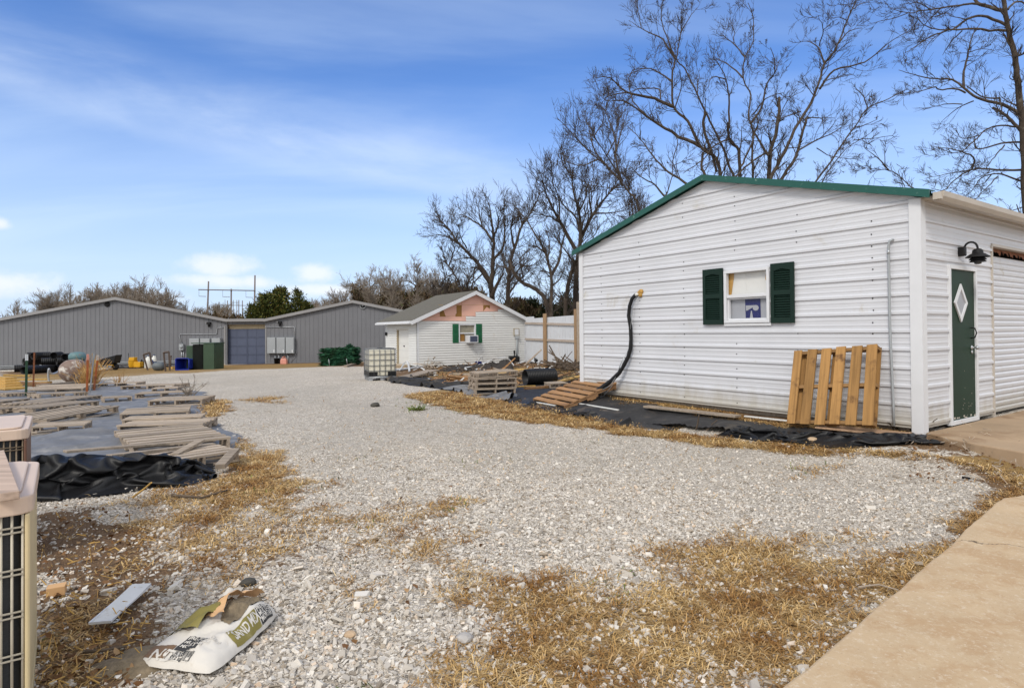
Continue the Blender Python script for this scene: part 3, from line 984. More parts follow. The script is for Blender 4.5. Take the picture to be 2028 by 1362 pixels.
# green rake trim along the gable
b = MB()
for sgn in (-1, 1):
    s_e = WID / 2 + sgn * (WID / 2 + OV)
    p0 = g1(WID / 2, ZE + RISE + .085, FR); p1 = g1(s_e, ZE - RISE * OV / (WID / 2) + .085, FR)
    b.obox(p0, p1 - p0, N1 * .02, Vector((0, 0, -.092)))
    b.obox(p0 + N1 * .012 + Vector((0, 0, .008)), p1 - p0, -N1 * .16, Vector((0, 0, -.012)))
b.build('rake_trim', m_green, shed)
# eave fascia and gutter over the door wall
b = MB()
zg = ZE + .015
gx = OV + .01
prof = [(0, 0), (.0, -.10), (.07, -.10), (.105, -.055), (.115, .005), (.105, .005), (.098, -.05), (.066, -.092), (.008, -.092), (.008, 0)]
for k in range(len(prof)):
    (o0, h0), (o1, h1) = prof[k], prof[(k + 1) % len(prof)]
    b.poly([g2(-.02, zg + h0, gx + o0), g2(-.02, zg + h1, gx + o1), g2(LEN, zg + h1, gx + o1), g2(LEN, zg + h0, gx + o0)])
b.prism([g2(-.02, zg + h, gx + o) for o, h in prof[:5]], -U2 * .004)
b.obox(g2(-.07, zg - .09, gx + .01), U2 * .055, N2 * .085, Vector((0, 0, .085)))
b.build('gutter', m_gutter, shed)
b = MB()
b.obox(g2(0, ZE - .035, .0), U2 * LEN, N2 * (OV + .005), Vector((0, 0, .02)))
b.build('soffit', m_gutter, shed)

# ---- window
win = MB()
fw = .045
def frame(b, s0, s1, z0, z1, w_, o0, o1, fn):
    d = (fn(0, 0, 1) - fn(0, 0, 0))
    for a in ((s0, z0, s1 - s0, w_), (s0, z1 - w_, s1 - s0, w_)):
        b.obox(fn(a[0], a[1], o0), fn(a[0] + a[2], a[1], o0) - fn(a[0], a[1], o0), d * (o1 - o0), Vector((0, 0, a[3])))
    for a in ((s0, z0 + w_, w_, z1 - z0 - 2 * w_), (s1 - w_, z0 + w_, w_, z1 - z0 - 2 * w_)):
        b.obox(fn(a[0], a[1], o0), fn(a[0] + a[2], a[1], o0) - fn(a[0], a[1], o0), d * (o1 - o0), Vector((0, 0, a[3])))
frame(win, wr, wl, WZ0, WZ1, .045, -.03, .045, g1)
zm = WZ0 + (WZ1 - WZ0) * .505
win.obox(g1(wr + .045, zm - .025, -.02), U1 * (wl - wr - .09), N1 * .05, Vector((0, 0, .05)))
window = win.build('window', m_whitetrim, shed, bevel=.004)
b = MB(); frame(b, wr + .046, wl - .046, WZ0 + .046, zm - .026, .025, -.045, .0, g1); b.build('sash', m_whitetrim, window)
b = MB()
b.poly([g1(wl - .04, WZ0 + .04, -.036), g1(wr + .04, WZ0 + .04, -.036), g1(wr + .04, WZ1 - .04, -.036), g1(wl - .04, WZ1 - .04, -.036)])
mg = bpy.data.materials.new('clear pane'); mg.use_nodes = True
_n = NT(mg.node_tree); _n.n.clear()
_o = _n.new('ShaderNodeOutputMaterial'); _t = _n.new('ShaderNodeBsdfTransparent'); _g = _n.new('ShaderNodeBsdfGlossy'); _g.inputs['Roughness'].default_value = .03
_m = _n.new('ShaderNodeMixShader'); _m.inputs[0].default_value = .03
_n.l.new(_t.outputs[0], _m.inputs[1]); _n.l.new(_g.outputs[0], _m.inputs[2]); _n.l.new(_m.outputs[0], _o.inputs[0])
b.build('pane', mg, window)
# board behind the upper half with an ochre edge and a hole; grey board with a navy card behind the lower half
b = MB()
W_ = wl - wr
def wp(u, v, o=-.055): return g1(wl - u * W_, WZ0 + v * (WZ1 - WZ0), o)    # u from the left, v from the bottom
b.poly([wp(0, .5), wp(1, .5), wp(1, 1), wp(0, 1)])
b.obox(wp(.428, .5, -.055), wp(.436, .5, -.055) - wp(.428, .5, -.055), N1 * .003, wp(.43, .98, -.055) - wp(.43, .5, -.055))
b.build('window_board', m_board, window)
b = MB(); b.poly([wp(.0, .5, -.05), wp(.09, .5, -.05), wp(.16, .86, -.05), wp(.17, 1, -.05), wp(0, 1, -.05)])
b.build('window_stain', m_ochre, window)
b = MB()
b.poly([wp(.88, .74, -.05), wp(.92, .76, -.05), wp(.955, .82, -.05), wp(.96, .9, -.05), wp(.93, .96, -.05), wp(.89, .94, -.05), wp(.86, .86, -.05), wp(.85, .79, -.05)])
b.build('window_stain', m_ochre, window)
b = MB(); b.poly([wp(0, 0, -.06), wp(1, 0, -.06), wp(1, .5, -.06), wp(0, .5, -.06)]); b.build('grey_board', m_boardg, window)
b = MB(); b.poly([wp(.415, .05, -.054), wp(.745, .05, -.054), wp(.735, .5, -.054), wp(.40, .5, -.054)]); b.build('navy_card', m_navy, window)
b = MB()   # the pale emblem on the card: a bar ending in a round lobe, with two legs
pts = []
b.poly([wp(u, v, -.050) for u, v in ((.42, .325), (.60, .325), (.60, .30), (.53, .265), (.44, .225), (.425, .235))])
import math as _mm
b.poly([wp(.64 + .065 * math.cos(t) * 1.0, .275 + .052 * math.sin(t), -.0495) for t in np.linspace(0, 2 * math.pi, 18)[:-1]])
b.poly([wp(u, v, -.049) for u, v in ((.60, .325), (.64, .3265), (.64, .255), (.57, .29))])
b.poly([wp(u, v, -.049) for u, v in ((.535, .225), (.555, .225), (.585, .055), (.505, .055))])
b.build('card_emblem', m_boardg, window)
b = MB(); b.obox(g1(wr - .02, WZ0 - .045, .0), U1 * (wl - wr + .03), N1 * .03, Vector((0, 0, .04))); b.build('window_sill', m_whitetrim, window)
# shutters
def shutter(px0, px1, top0, bot0, name='shutter'):
    s0, zt = w1(px0, top0); s1, _ = w1(px1, top0); _, zb = w1(px0, bot0)
    s0, s1 = max(s0, s1), min(s0, s1)
    b = MB(); o = .022
    W = s0 - s1; Hh = zt - zb; rail = .055
    def q(u, v, off): return g1(s0 - u, zb + v, off)
    def bar(u0, v0, u1, v1, d0=o, d1=o + .03): b.obox(q(u0, v0, d0), q(u1, v0, d0) - q(u0, v0, d0), N1 * (d1 - d0), Vector((0, 0, v1 - v0)))
    bar(0, 0, rail, Hh); bar(W - rail, 0, W, Hh)
    bar(rail, 0, W - rail, .085); bar(rail, Hh * .47, W - rail, Hh * .47 + .075); bar(rail, Hh - .075, W - rail, Hh)
    # gentle arch under the top rail
    n = 8
    for k in range(n):
        u0 = rail + (W - 2 * rail) * k / n; u1 = rail + (W - 2 * rail) * (k + 1) / n
        t = abs((k + .5) / n - .5) * 2
        bar(u0, Hh - .075 - .03 * t - .006, u1, Hh - .075)
    for z0, z1 in ((.085, Hh * .47), (Hh * .47 + .075, Hh - .085)):
        n = int((z1 - z0) / .033)
        for k in range(n):
            v = z0 + (z1 - z0) * k / n
            p = [q(rail, v, o + .004), q(W - rail, v, o + .004), q(W - rail, v + .012, o + .022), q(rail, v + .012, o + .022)]
            b.poly(p); b.poly([p[3], p[2], q(W - rail, v + .03, o + .006), q(rail, v + .03, o + .006)])
    bar(.01, .01, W - .01, Hh - .01, .018, .024)
    b.build('shutter', m_shut, shed)
shutter(1395, 1434, 535, 643)
shutter(1529, 1575, 523, 640)

# ---- door
b = MB(); frame(b, dl - .012, dr + .012, DZ0 - .01, DZ1 + .03, .055, -.03, .030, g2)
door_frame = b.build('door_frame', m_whitetrim, shed, bevel=.003)
b = MB()
b.obox(g2(dl + .04, DZ0 + .035, -.03), U2 * (dr - dl - .08), N2 * .035, Vector((0, 0, DZ1 - DZ0 - .05)))
b.cur = 1
for k in range(16):
    u = rnd.uniform(.45, .95); v = abs(rnd.gauss(.10, .22))
    s_ = dl + .04 + (dr - dl - .08) * u; z = DZ0 + .05 + v
    if z < DZ1 - .2: b.lathe(g2(s_, z, .0055), [(rnd.uniform(.003, .008), 0), (.002, .002)], 6, N2)
for k in range(9):
    b.box(g2(dl + .05 + (dr - dl - .1) * rnd.random(), DZ0 + .05 + rnd.random() * .03, .006), (.04, .004, rnd.uniform(.01, .025)), Matrix.Rotation(math.atan2(U2.y, U2.x), 3, 'Z'))
door = b.build('door', [m_greendoor, m_gutter], shed)
cs, cz = w2(1900, 600)
b = MB()
DW_, DH_ = (dr - dl) * .235, .255
dia = [(0, -DH_), (DW_, 0), (0, DH_), (-DW_, 0)]
for k in range(4):
    (u0, v0), (u1, v1) = dia[k], dia[(k + 1) % 4]
    f = .72
    b.prism([g2(cs + u0, cz + v0, .008), g2(cs + u1, cz + v1, .008), g2(cs + u1 * f, cz + v1 * f, .008), g2(cs + u0 * f, cz + v0 * f, .008)], N2 * .018)
dw = b.build('diamond_frame', m_whitetrim, door)
b = MB(); b.poly([g2(cs + u * .74, cz + v * .74, .013) for u, v in dia]); b.build('diamond_pane', m_boardg, door)
hs_, hz = w2(1923, 688)
b = MB()
b.lathe(g2(hs_, hz, .006), [(.03, 0), (.03, .008), (.012, .012), (.012, .045), (.026, .055), (.03, .07), (.02, .085), (0.001, .088)], 12, N2)
b.lathe(g2(hs_, hz + .14 - .20, .006), [(.024, 0), (.024, .01), (.012, .014), (.001, .016)], 12, N2)
b.build('door_knob', m_galv, door)
b = MB()
ps = [g2(hs_ - .01, hz + .27, .006), g2(hs_ - .01, hz + .265, .05), g2(hs_ - .005, hz + .20, .07), g2(hs_ - .01, hz + .135, .05), g2(hs_ - .01, hz + .13, .006)]
b.tube(ps, .008, 8); b.build('pull_handle', m_iron, door)

# ---- roll-up door
b = MB()
A = []
z = SB - .02
A.append((z, 0))
while z < RZ1 - .12:
    A += [(z + .012, .012), (z + .05, .016), (z + .072, .0), (z + .085, 0)]
    z += .085
A = [(a, o) for a, o in A if a <= RZ1 - .11]
wall(b, A, lambda a: (RL0 + .02, RL1), [], lambda a, s, o: g2(s, a, o - .09))
b.build('roller_door', m_white, shed)
b = MB()
for k in range(26):
    s_ = RL0 + .03 + k * .1
    hh = rnd.uniform(.035, .11)
    b.poly([g2(s_, RZ1 - .01, -.07), g2(s_ + .1, RZ1 - .01, -.07), g2(s_ + .1, RZ1 - rnd.uniform(.04, .11), -.068), g2(s_ + .05, RZ1 - hh, -.068), g2(s_, RZ1 - hh * .8, -.068)])
b.build('rusted_head_plate', m_rust, shed)
b = MB()
b.obox(g2(RL0 - .012, SB - .03, .022), U2 * .03, -N2 * .12, Vector((0, 0, RZ1 - SB + .04)))
b.obox(g2(RL0 + .0, RZ1 - .005, .022), U2 * 2.7, -N2 * .11, Vector((0, 0, .04)))
b.build('jamb_trim', m_gutter, shed)
b = MB(); b.obox(g2(.0, SB, -.12), U2 * LEN, -N2 * .01, Vector((0, 0, .001)))
# dark sheet added behind the roller door, standing in for interior shade
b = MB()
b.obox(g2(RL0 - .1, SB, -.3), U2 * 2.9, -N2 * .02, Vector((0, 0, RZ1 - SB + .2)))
b.build('shade_backing', m_dark, shed)

# ---- wall lantern
ls_, lz = w2(1899, 499); le_, lze = w2(1917, 502)
b = MB()
b.box(g2(ls_, lz, .035), (.085, .085, .12), Matrix.Rotation(math.atan2(U2.y, U2.x), 3, 'Z'), .0)
lamp = b.build('wall_lamp', m_iron, shed, bevel=.012)
b = MB()
ctr = .27
ps = [g2(ls_, lz - .01, .05)] + [g2(ls_, lz + .03 + .085 * math.sin(t), .135 - .075 * math.cos(t)) for t in np.linspace(0, math.pi, 9)] + [g2(ls_, lz + .01, .21)]
b.tube(ps, .013, 8); b.build('lamp_arm', m_iron, lamp)
b = MB()
o = g2(ls_, lz - .095, .21)
b.lathe(o, [(.135, -.0), (.132, .01), (.08, .048), (.062, .055), (.06, .09), (.04, .11), (.015, .118)], 24)
b.lathe(o + Vector((0, 0, -.027)), [(.098, -.004), (.098, .0), (.066, .027)], 24, cap=True)
b.lathe(o + Vector((0, 0, -.054)), [(.094, -.004), (.094, .0), (.062, .027)], 24, cap=True)
b.build('lamp_shade', m_iron, lamp)
b = MB(); b.lathe(o + Vector((0, 0, -.105)), [(.015, .015), (.04, .025), (.042, .055), (.03, .06)], 16); b.build('bulb', m_glass, lamp)

# foundation shadow gap: pier strip under the wall
b = MB(); b.obox(g1(.05, -.1, -.12), U1 * (WID - .1), -N1 * .05, Vector((0, 0, SB + .1))); b.build('skid', m_oldwood, shed)

# ---- insulated line set coming out of the wall
hs1, hz1 = w1(1268, 582)
pipes = thing('insulated_pipe', 'black foam wrapped pipe bending down from a hole in the shed wall', 'pipe', tuple(g1(hs1, SB, .05)))
def wpt(px, py, off):
    s_, z = w1(px, py); return g1(s_, z, off)
b = MB()
pp = [(1268,582,-.03),(1262,584,.05),(1257,592,.07),(1253,606,.08),(1251,625,.08),(1254,648,.07),(1255,672,.07),(1254,690,.07),(1251,706,.09),(1245,722,.12),(1238,738,.16),(1228,752,.22),(1212,768,.30),(1200,778,.36)]
b.tube([wpt(*p) for p in pp], [.03] + [.034] * 6 + [.038] * 3 + [.042] * 2 + [.05] * 2, 10)
b.build('foam_sleeve', m_black, pipes)
b = MB()
b.tube([wpt(*p) for p in [(1270,584,.03),(1262,602,.10),(1259,630,.10),(1256,652,.11)]], .006, 5)
b.tube([wpt(*p) for p in [(1252,694,.12),(1241,722,.17),(1234,748,.2),(1226,764,.2),(1212,782,.22),(1192,794,.25),(1175,800,.3)]], .008, 5)
b.tube([wpt(*p) for p in [(1249,700,.13),(1240,735,.18),(1228,762,.26),(1206,778,.4)]], .006, 5)
b.build('cable', m_galv, pipes)
b = MB()
for k in range(5):
    b.lathe(g1(hs1 + rnd.uniform(-.04, .03), hz1 + rnd.uniform(-.04, .05), .0), [(.045, 0), (.05, .025), (.02, .05)], 9, N1)
b.build('foam_filler', m_ochre, pipes)
b = MB(); b.tube([wpt(1268,582,.02), wpt(1263,584,.07)], .026, 8); b.build('tape', m_board, pipes)

# ---- grey conduit leaning at the corner
cp = thing('conduit_pipe', 'thin grey conduit pipe with an elbow running down beside the corner post', 'pipe', tuple(wpt(1776, 842, .05)))
b = MB()
b.tube([wpt(1771,475,.0), wpt(1770,475,.035), wpt(1765,478,.045), wpt(1763,488,.045), wpt(1764,560,.04), wpt(1766,640,.05), wpt(1770,720,.06), wpt(1775,800,.08), wpt(1778,842,.10)], [.015] * 9, 10)
b.build('pipe', m_cab, cp)
b = MB(); b.tube([wpt(1763,496,.045), wpt(1763,503,.045)], .019, 10); b.build('coupling', m_galv, cp)
# ================================================================== grey twin-gabled warehouse
YB = 43.0
def gb(px, py, y=YB): return at_y(px, py, y)
def bx(px): return at_y(px, 650, YB).x
ware = thing('metal_warehouse', 'long grey ribbed metal warehouse with two low gables and a blue grey door between', 'warehouse', (bx(486), YB, -.75))
def ground_line(x): return gz(x, YB) - .25
xL0, xLr, xL1 = bx(-330), bx(232), bx(450)
xR0, xRr = bx(525), bx(700)
xR1 = 2 * xRr - xR0
zLr, zLe = gb(232, 590).z, gb(450, 633).z
zRr, zRe = gb(700, 596).z, gb(525, 633).z
zLe0 = gb(0, 632).z
def roofL(x):
    if x <= xLr: return zLr + (zLe0 - zLr) * (xLr - x) / (xLr - bx(0))
    return zLr + (zLe - zLr) * (x - xLr) / (xL1 - xLr)
def roofR(x): return zRr - (zRr - zRe) * abs(x - xRr) / (xRr - xR0)
def vrib(x0, x1, pitch=.305):
    out = [(x0, 0)]; x = x0 + .02
    while x < x1:
        out += [(x, 0), (x + .012, .022), (x + .036, .022), (x + .048, 0)]
        for k in (1, 2):
            c = x + .024 + pitch * k / 3
            out += [(c - .012, 0), (c, .006), (c + .012, 0)]
        x += pitch
    out = sorted([(a, o) for a, o in out if a <= x1], key=lambda t: t[0])
    if out[-1][0] < x1: out.append((x1, 0))
    return out
fp = lambda x, z, o: Vector((x, YB - o, z))
b = MB(); wall(b, vrib(xL0, xL1), lambda x: (ground_line(x), roofL(x)), [], fp); b.build('left_gable_wall', m_grey, ware)
b = MB(); wall(b, vrib(xR0, xR1), lambda x: (ground_line(x), roofR(x)), [], fp); b.build('right_gable_wall', m_grey, ware)
# link between the two gables with the door
dx0, dx1 = bx(447.5), bx(525)
dz0, dz1 = gb(486, 720.5).z, gb(486, 651).z
zlk = zLe
b = MB()
wall(b, vrib(xL1 + .001, xR0 - .001), lambda x: (gb(486, 642.5).z, zlk), [], lambda x, z, o: fp(x, z, o - .05)); b.build('link_wall', m_grey, ware)
b = MB()
wall(b, vrib(xL1 + .001, xR0 - .001, .4), lambda x: (dz1, gb(486, 642.5).z), [], lambda x, z, o: fp(x, z, o * .6 - .28))
b.poly([(xL1, YB + .05, gb(486, 642.5).z), (xR0, YB + .05, gb(486, 642.5).z), (xR0, YB + .3, gb(486, 642.5).z), (xL1, YB + .3, gb(486, 642.5).z)])
b.build('door_header', m_tan, ware)
b = MB()
for px0, px1 in ((444, 447), (525.5, 528)):
    x0, x1 = bx(px0), bx(px1)
    b = MB(); b.obox((x0, YB - .04, dz0 - .05), (x1 - x0, 0, 0), (0, .4, 0), (0, 0, dz1 - dz0 + .25))
    b.build('door_jamb', m_greytrim, ware)
# overhead door: four by four raised panels
b = MB()
yd = YB + .30
b.obox((dx0 - .1, yd, dz0 - .1), (dx1 - dx0 + .2, 0, 0), (0, .05, 0), (0, 0, dz1 - dz0 + .1))
W4 = (dx1 - dx0) / 4; H4 = (dz1 - dz0) / 4
for i in range(4):
    for j in range(4):
        b.obox((dx0 + W4 * i + .05, yd - .014, dz0 + H4 * j + .045), (W4 - .10, 0, 0), (0, .0135, 0), (0, 0, H4 - .09))
for j in (1, 2, 3):
    b.obox((dx0, yd - .02, dz0 + H4 * j - .012), (dx1 - dx0, 0, 0), (0, .0195, 0), (0, 0, .02))
b.obox(((dx0 + dx1) / 2 - .03, yd - .03, dz0), (.06, 0, 0), (0, .0295, 0), (0, 0, dz1 - dz0))
b.build('overhead_door', m_bluegrey, ware)
# roofs: sheets running back, edge trim along the front
b = MB()
BKL, BKR = Vector((-8.4, 13, 0)), Vector((-3.3, 13, 0))       # the wings run back on the slant
def roofsheet(x0, z0, x1, z1, bk):
    b.obox((x0, YB - .22, z0 - .02), (x1 - x0, 0, z1 - z0), bk, (0, 0, .06))
roofsheet(xL0, roofL(xL0), xLr, zLr, BKL); roofsheet(xLr, zLr, xL1, zLe, BKL)
roofsheet(xL1, zlk - .005, xR0, zlk - .005, BKR); roofsheet(xR0, zRe, xRr, zRr, BKR); roofsheet(xRr, zRr, xR1 + .4, roofR(xR1 + .4), BKR)
b.build('roof', m_greytrim, ware)
b = MB()
def rake(x0, z0, x1, z1): b.obox((x0, YB - .245, z0 + .055), (x1 - x0, 0, z1 - z0), (0, .02, 0), (0, 0, -.20))
rake(xL0, roofL(xL0), xLr, zLr); rake(xLr, zLr, xL1, zLe); rake(xL1, zlk, xR0, zlk); rake(xR0, zRe, xRr, zRr); rake(xRr, zRr, xR1 + .4, roofR(xR1 + .4))
b.build('roof_trim', m_greytrim, ware)
b = MB()
yb_ = YB + 12.7
def bk(x, z, v): return (x + v.x * .97, yb_, z)
b.poly([bk(xL0, -1.4, BKL), bk(xL0, roofL(xL0), BKL), bk(xLr, zLr, BKL), bk(xL1, zLe, BKL), bk(xL1, -1.4, BKL)])
b.poly([bk(xR0, -1.4, BKR), bk(xR0, zRe, BKR), bk(xRr, zRr, BKR), bk(xR1, zRe, BKR), bk(xR1, -1.4, BKR)])
b.poly([(xR1, YB, -1.4), bk(xR1, -1.4, BKR), bk(xR1, zRe, BKR), (xR1, YB, zRe)])
b.poly([(xL0, YB, -1.4), bk(xL0, -1.4, BKL), bk(xL0, roofL(xL0), BKL), (xL0, YB, roofL(xL0))])
b.build('rear_wall', m_grey, ware)
# base conduits and concrete footing
b = MB()
for px0, px1, pa in ((0, 205, 722.5), (0, 205, 725.8), (226, 440, 716.0), (226, 440, 719.0)):
    p = gb(px0, pa + (2.5 if px0 == 0 else 1)); q = gb(px1, pa - 2)
    b.tube([(p.x, YB - .09, p.z), (q.x, YB - .09, q.z)], .035, 6)
b.build('base_conduit', m_cab, ware)
b = MB()
p = gb(424, 722); b.obox((p.x, YB - .07, ground_line(p.x)), (bx(446) - p.x, 0, 0), (0, .065, 0), (0, 0, gb(424, 721).z - ground_line(p.x)))
p = gb(447, 722); b.obox((bx(446), YB - .9, gz(p.x, YB) - .4), (bx(531) - bx(446), 0, 0), (0, 1.2, 0), (0, 0, dz0 - gz(p.x, YB) + .36))
b.build('concrete_footing', m_conc, ware)
# gable vents
for (px, py, nm) in ((213, 602.5, 'open'), (719, 605.5, 'ring')):
    p = gb(px, py)
    b = MB(); b.lathe((p.x, YB - .036, p.z), [(.19, 0), (.19, .02), (.001, .021)], 18, (0, -1, 0))
    v = b.build('gable_vent', m_dark, ware)
    if nm == 'ring':
        b = MB(); b.lathe((p.x, YB - .035, p.z), [(.165, .0), (.165, .06), (.22, .06), (.22, 0)], 20, (0, -1, 0), cap=False)
        b.lathe((p.x - .02, YB - .05, p.z - .0), [(.06, 0), (.06, .02), (.001, .021)], 10, (0, -1, 0))
        b.build('vent_ring', m_cab, v)
# flood lamps
for px, py in ((415, 640), (555, 638.5)):
    p = gb(px, py)
    b = MB(); b.box((p.x, YB - .12, p.z), (.26, .2, .16)); b.box((p.x + .03, YB - .14, p.z - .16), (.12, .14, .18), Matrix.Rotation(.4, 3, 'X'))
    fl = b.build('flood_lamp', m_iron, ware, bevel=.01)
    b = MB(); b.box((p.x - .12, YB - .1, p.z + .02), (.09, .14, .12)); b.build('sensor', m_whitetrim, fl)
# electrical cabinets
def cabinet(px0, px1, py0, py1):
    p = gb(px0, py0); q = gb(px1, py1)
    b = MB(); b.obox((p.x, YB - .30, q.z), (q.x - p.x, 0, 0), (0, .26, 0), (0, 0, p.z - q.z))
    b.obox((p.x + .02, YB - .315, q.z + .02), (q.x - p.x - .04, 0, 0), (0, .0145, 0), (0, 0, p.z - q.z - .04))
    c = b.build('electrical_cabinet', m_cab, ware, bevel=.008)
    b = MB(); b.obox((q.x - .14, YB - .325, q.z + .08), (.07, 0, 0), (0, .0095, 0), (0, 0, .18)); b.build('latch', m_whitetrim, c)
for a in ((379, 398.5, 670, 709), (400.5, 419.5, 670, 709), (423, 440, 669.5, 701.5), (532, 549, 668, 699.5), (550.5, 567.5, 668, 699.5), (568.7, 585, 668, 699.5)): cabinet(*a)
b = MB()
def run(pts, r=.022, o=.05): b.tube([(gb(px, py).x, YB - o, gb(px, py).z) for px, py in pts], r, 6)
run([(444, 648.5), (431.5, 649), (430.5, 651), (430.2, 660), (429, 661.3), (358, 661.5), (356, 664), (356.5, 668), (362, 681)])
b.build('conduit', m_galv, ware); b = MB()
run([(526, 648.5), (582, 647), (584, 648.5), (584.5, 667)])
b.build('conduit', m_galv, ware); b = MB()
run([(586, 692), (588, 697), (584, 708), (576, 717)], .012)
b.build('cable', m_galv, ware)
for px, y0_, y1_, r_ in ((545.5, 699, 720, .035), (553, 699, 720, .035), (571, 699, 720, .035), (360.5, 693, 716, .03), (364, 693, 716, .03)):
    b = MB(); run([(px, y0_), (px, y1_)], r_); b.build('conduit_leg', m_galv, ware)
p = gb(362, 687)
b = MB(); b.box((p.x, YB - .14, p.z), (.30, .2, .42)); b.lathe((p.x + .02, YB - .24, p.z + .02), [(.10, 0), (.10, .06), (.05, .09)], 14, (0, -1, 0)); b.build('meter', m_cab, ware, bevel=.01)

# things standing by the warehouse
def gbase(px, py): return gp(px, py)
# pad transformer: three green sections
t0 = gp(403, 731.5)
tr = thing('transformer_box', 'dark green pad transformer cabinet with a black vented middle section', 'transformer', tuple(t0))
yT = t0.y
def gt(px, py, y=None): return at_y(px, py, yT if y is None else y)
m_tgreen = mat('transformer green', (.032, .062, .034), .5, .1, 3)
m_tblack = mat('transformer vent black', (.010, .014, .011), .6, .3, 6)
def tbox(px0, px1, py0, py1, y0, dep, mt, nm):
    p = at_y(px0, py0, y0); q = at_y(px1, py1, y0)
    zb = gz(p.x, y0) - .05
    b = MB(); b.obox((p.x, y0, zb), (q.x - p.x, 0, 0), (0, dep, 0), (0, 0, p.z - zb)); o = b.build(nm, mt, tr, bevel=.012); return (p, q, zb)
tbox(369, 381.5, 684.5, 729, yT + .25, .8, m_tgreen, 'side_cabinet')
p, q, zb = tbox(381.5, 402.5, 682, 729, yT + .15, 1.0, m_tblack, 'vented_middle')
b = MB()
for k in range(9):
    x = p.x + .04 + (q.x - p.x - .1) * k / 8
    b.obox((x, yT + .1, zb + .1), (.02, 0, 0), (0, .049, 0), (0, 0, p.z - zb - .15))
b.build('cooling_fins', m_tblack, tr)
p, q, zb = tbox(402.5, 424, 680.5, 730.5, yT, 1.2, m_tgreen, 'front_cabinet')
b = MB(); b.obox((p.x - .7, yT - .02, p.z + .004), (q.x - p.x + .72, 0, 0), (0, 1.3, 0), (0, 0, .05)); b.build('lid', m_tgreen, tr, bevel=.01)

# blue crate lying on its side
m_blue = mat('blue plastic', (.012, .028, .27), .4, .1, 4)
p = gp(361, 733)
cr_ = thing('blue_bin', 'royal blue plastic bin tipped on its side with its mouth facing the yard', 'bin', tuple(p))
b = MB(); W_, H_, D_ = .74, .64, .8
prof_o = [(-W_/2, .03), (-W_/2 + .05, 0), (W_/2 - .05, 0), (W_/2, .05), (W_/2, H_ - .06), (W_/2 - .06, H_), (-W_/2 + .06, H_), (-W_/2, H_ - .06)]
def ring(sc, y): return [Vector((p.x + u * sc, p.y + y, p.z + .02 + H_ / 2 + (v - H_ / 2) * sc)) for u, v in prof_o]
R0, R1, R2, R3 = ring(1, 0), ring(.86, D_), ring(.93, .0), ring(.80, D_ - .03)
n = len(prof_o)
for k in range(n):
    j = (k + 1) % n
    b.poly([R0[k], R1[k], R1[j], R0[j]]); b.poly([R2[k], R2[j], R3[j], R3[k]]); b.poly([R0[k], R0[j], R2[j], R2[k]])
b.poly(R1[::-1]); b.poly(R3)
b.build('bin_body', m_blue, cr_)
b = MB()
for k in range(n):
    j = (k + 1) % n
    b.tube([ring(1.04, -.01)[k], ring(1.04, -.01)[j]], .022, 6)
b.build('rim', m_blue, cr_)

# yellow mop bucket
m_yel = mat('yellow plastic', (.62, .33, .015), .45, .1, 4)
p = gp(267, 729)
yb = thing('mop_bucket', 'yellow mop bucket with wringer standing by the grey wall', 'bucket', tuple(p))
b = MB()
b.lathe(p + Vector((-.12, 0, .06)), [(.22, 0), (.26, .1), (.29, .42), (.31, .44), (.28, .44), (.25, .12)], 14)
b.obox(p + Vector((.05, -.22, .08)), (.42, 0, 0), (0, .4, 0), (0, 0, .34))
b.build('tub', m_yel, yb, bevel=.02)
b = MB(); b.obox(p + Vector((-.30, -.2, .5)), (.36, 0, 0), (.0, .36, 0), (.03, 0, .22)); b.build('wringer', m_yel, yb, bevel=.02)
b = MB(); b.tube([p + Vector((-.36, 0, .3)), p + Vector((-.42, 0, 1.0))], .018, 6); b.build('handle', m_iron, yb)
for dx in (-.3, .1, .42):
    b = MB(); b.lathe(p + Vector((dx, -.12, .0)), [(.05, -.03), (.05, .03)], 10, (0, 1, 0)); b.build('wheel', m_black, yb)
p = gp(281, 728); bx2 = thing('black_hose_reel', 'small black reel beside the yellow mop bucket', 'hose reel', tuple(p))
b = MB(); b.lathe(p + Vector((.1, .0, .28)), [(.27, -.12), (.27, -.09), (.16, -.09), (.16, .09), (.27, .09), (.27, .12)], 14, (1, .3, 0)); b.build('reel', m_black, bx2)
b = MB(); b.box(p + Vector((.1, 0, .04)), (.4, .4, .06)); b.build('base_frame', m_black, bx2)
p = gp(250, 729); hh = thing('black_bag', 'flat black bag on the dirt left of the mop bucket', 'bag', tuple(p))
b = MB(); P = [[Vector((p.x - .6 + 1.1 * u, p.y - .2 + .4 * v, p.z + .16 * math.sin(math.pi * u) * math.sin(math.pi * v) * (1 + .5 * math.sin(9 * u)))) for v in np.linspace(0, 1, 7)] for u in np.linspace(0, 1, 12)]
b.grid(P); b.build('bag_body', m_black, hh)

# white and blue jugs
def jug(px, py, h, r, mt, lab, cap=None, band=None):
    p = gp(px, py)
    t = thing('jug', lab, 'jug', tuple(p))
    b = MB(); b.lathe(p, [(r * .95, 0), (r, .03), (r, h * .62), (r * .8, h * .8), (r * .35, h * .9), (r * .3, h)], 14); b.build('body', mt, t)
    b = MB(); b.lathe(p + Vector((0, 0, h)), [(r * .36, 0), (r * .36, .05)], 10); b.build('cap', cap or m_whitetrim, t)
    b = MB(); b.tube([p + Vector((r * .2, -.02, h * .95)), p + Vector((r * .8, -.05, h * .95)), p + Vector((r * .95, -.03, h * .7))], .016, 6); b.build('handle', mt, t)
    if band is not None:
        b = MB(); b.lathe(p, [(r * 1.012, h * .12), (r * 1.012, h * .5)], 14, cap=False); b.build('label_band', band, t)
    return t
m_wplas = mat('translucent white plastic', (.62, .62, .58), .4, .08, 4)
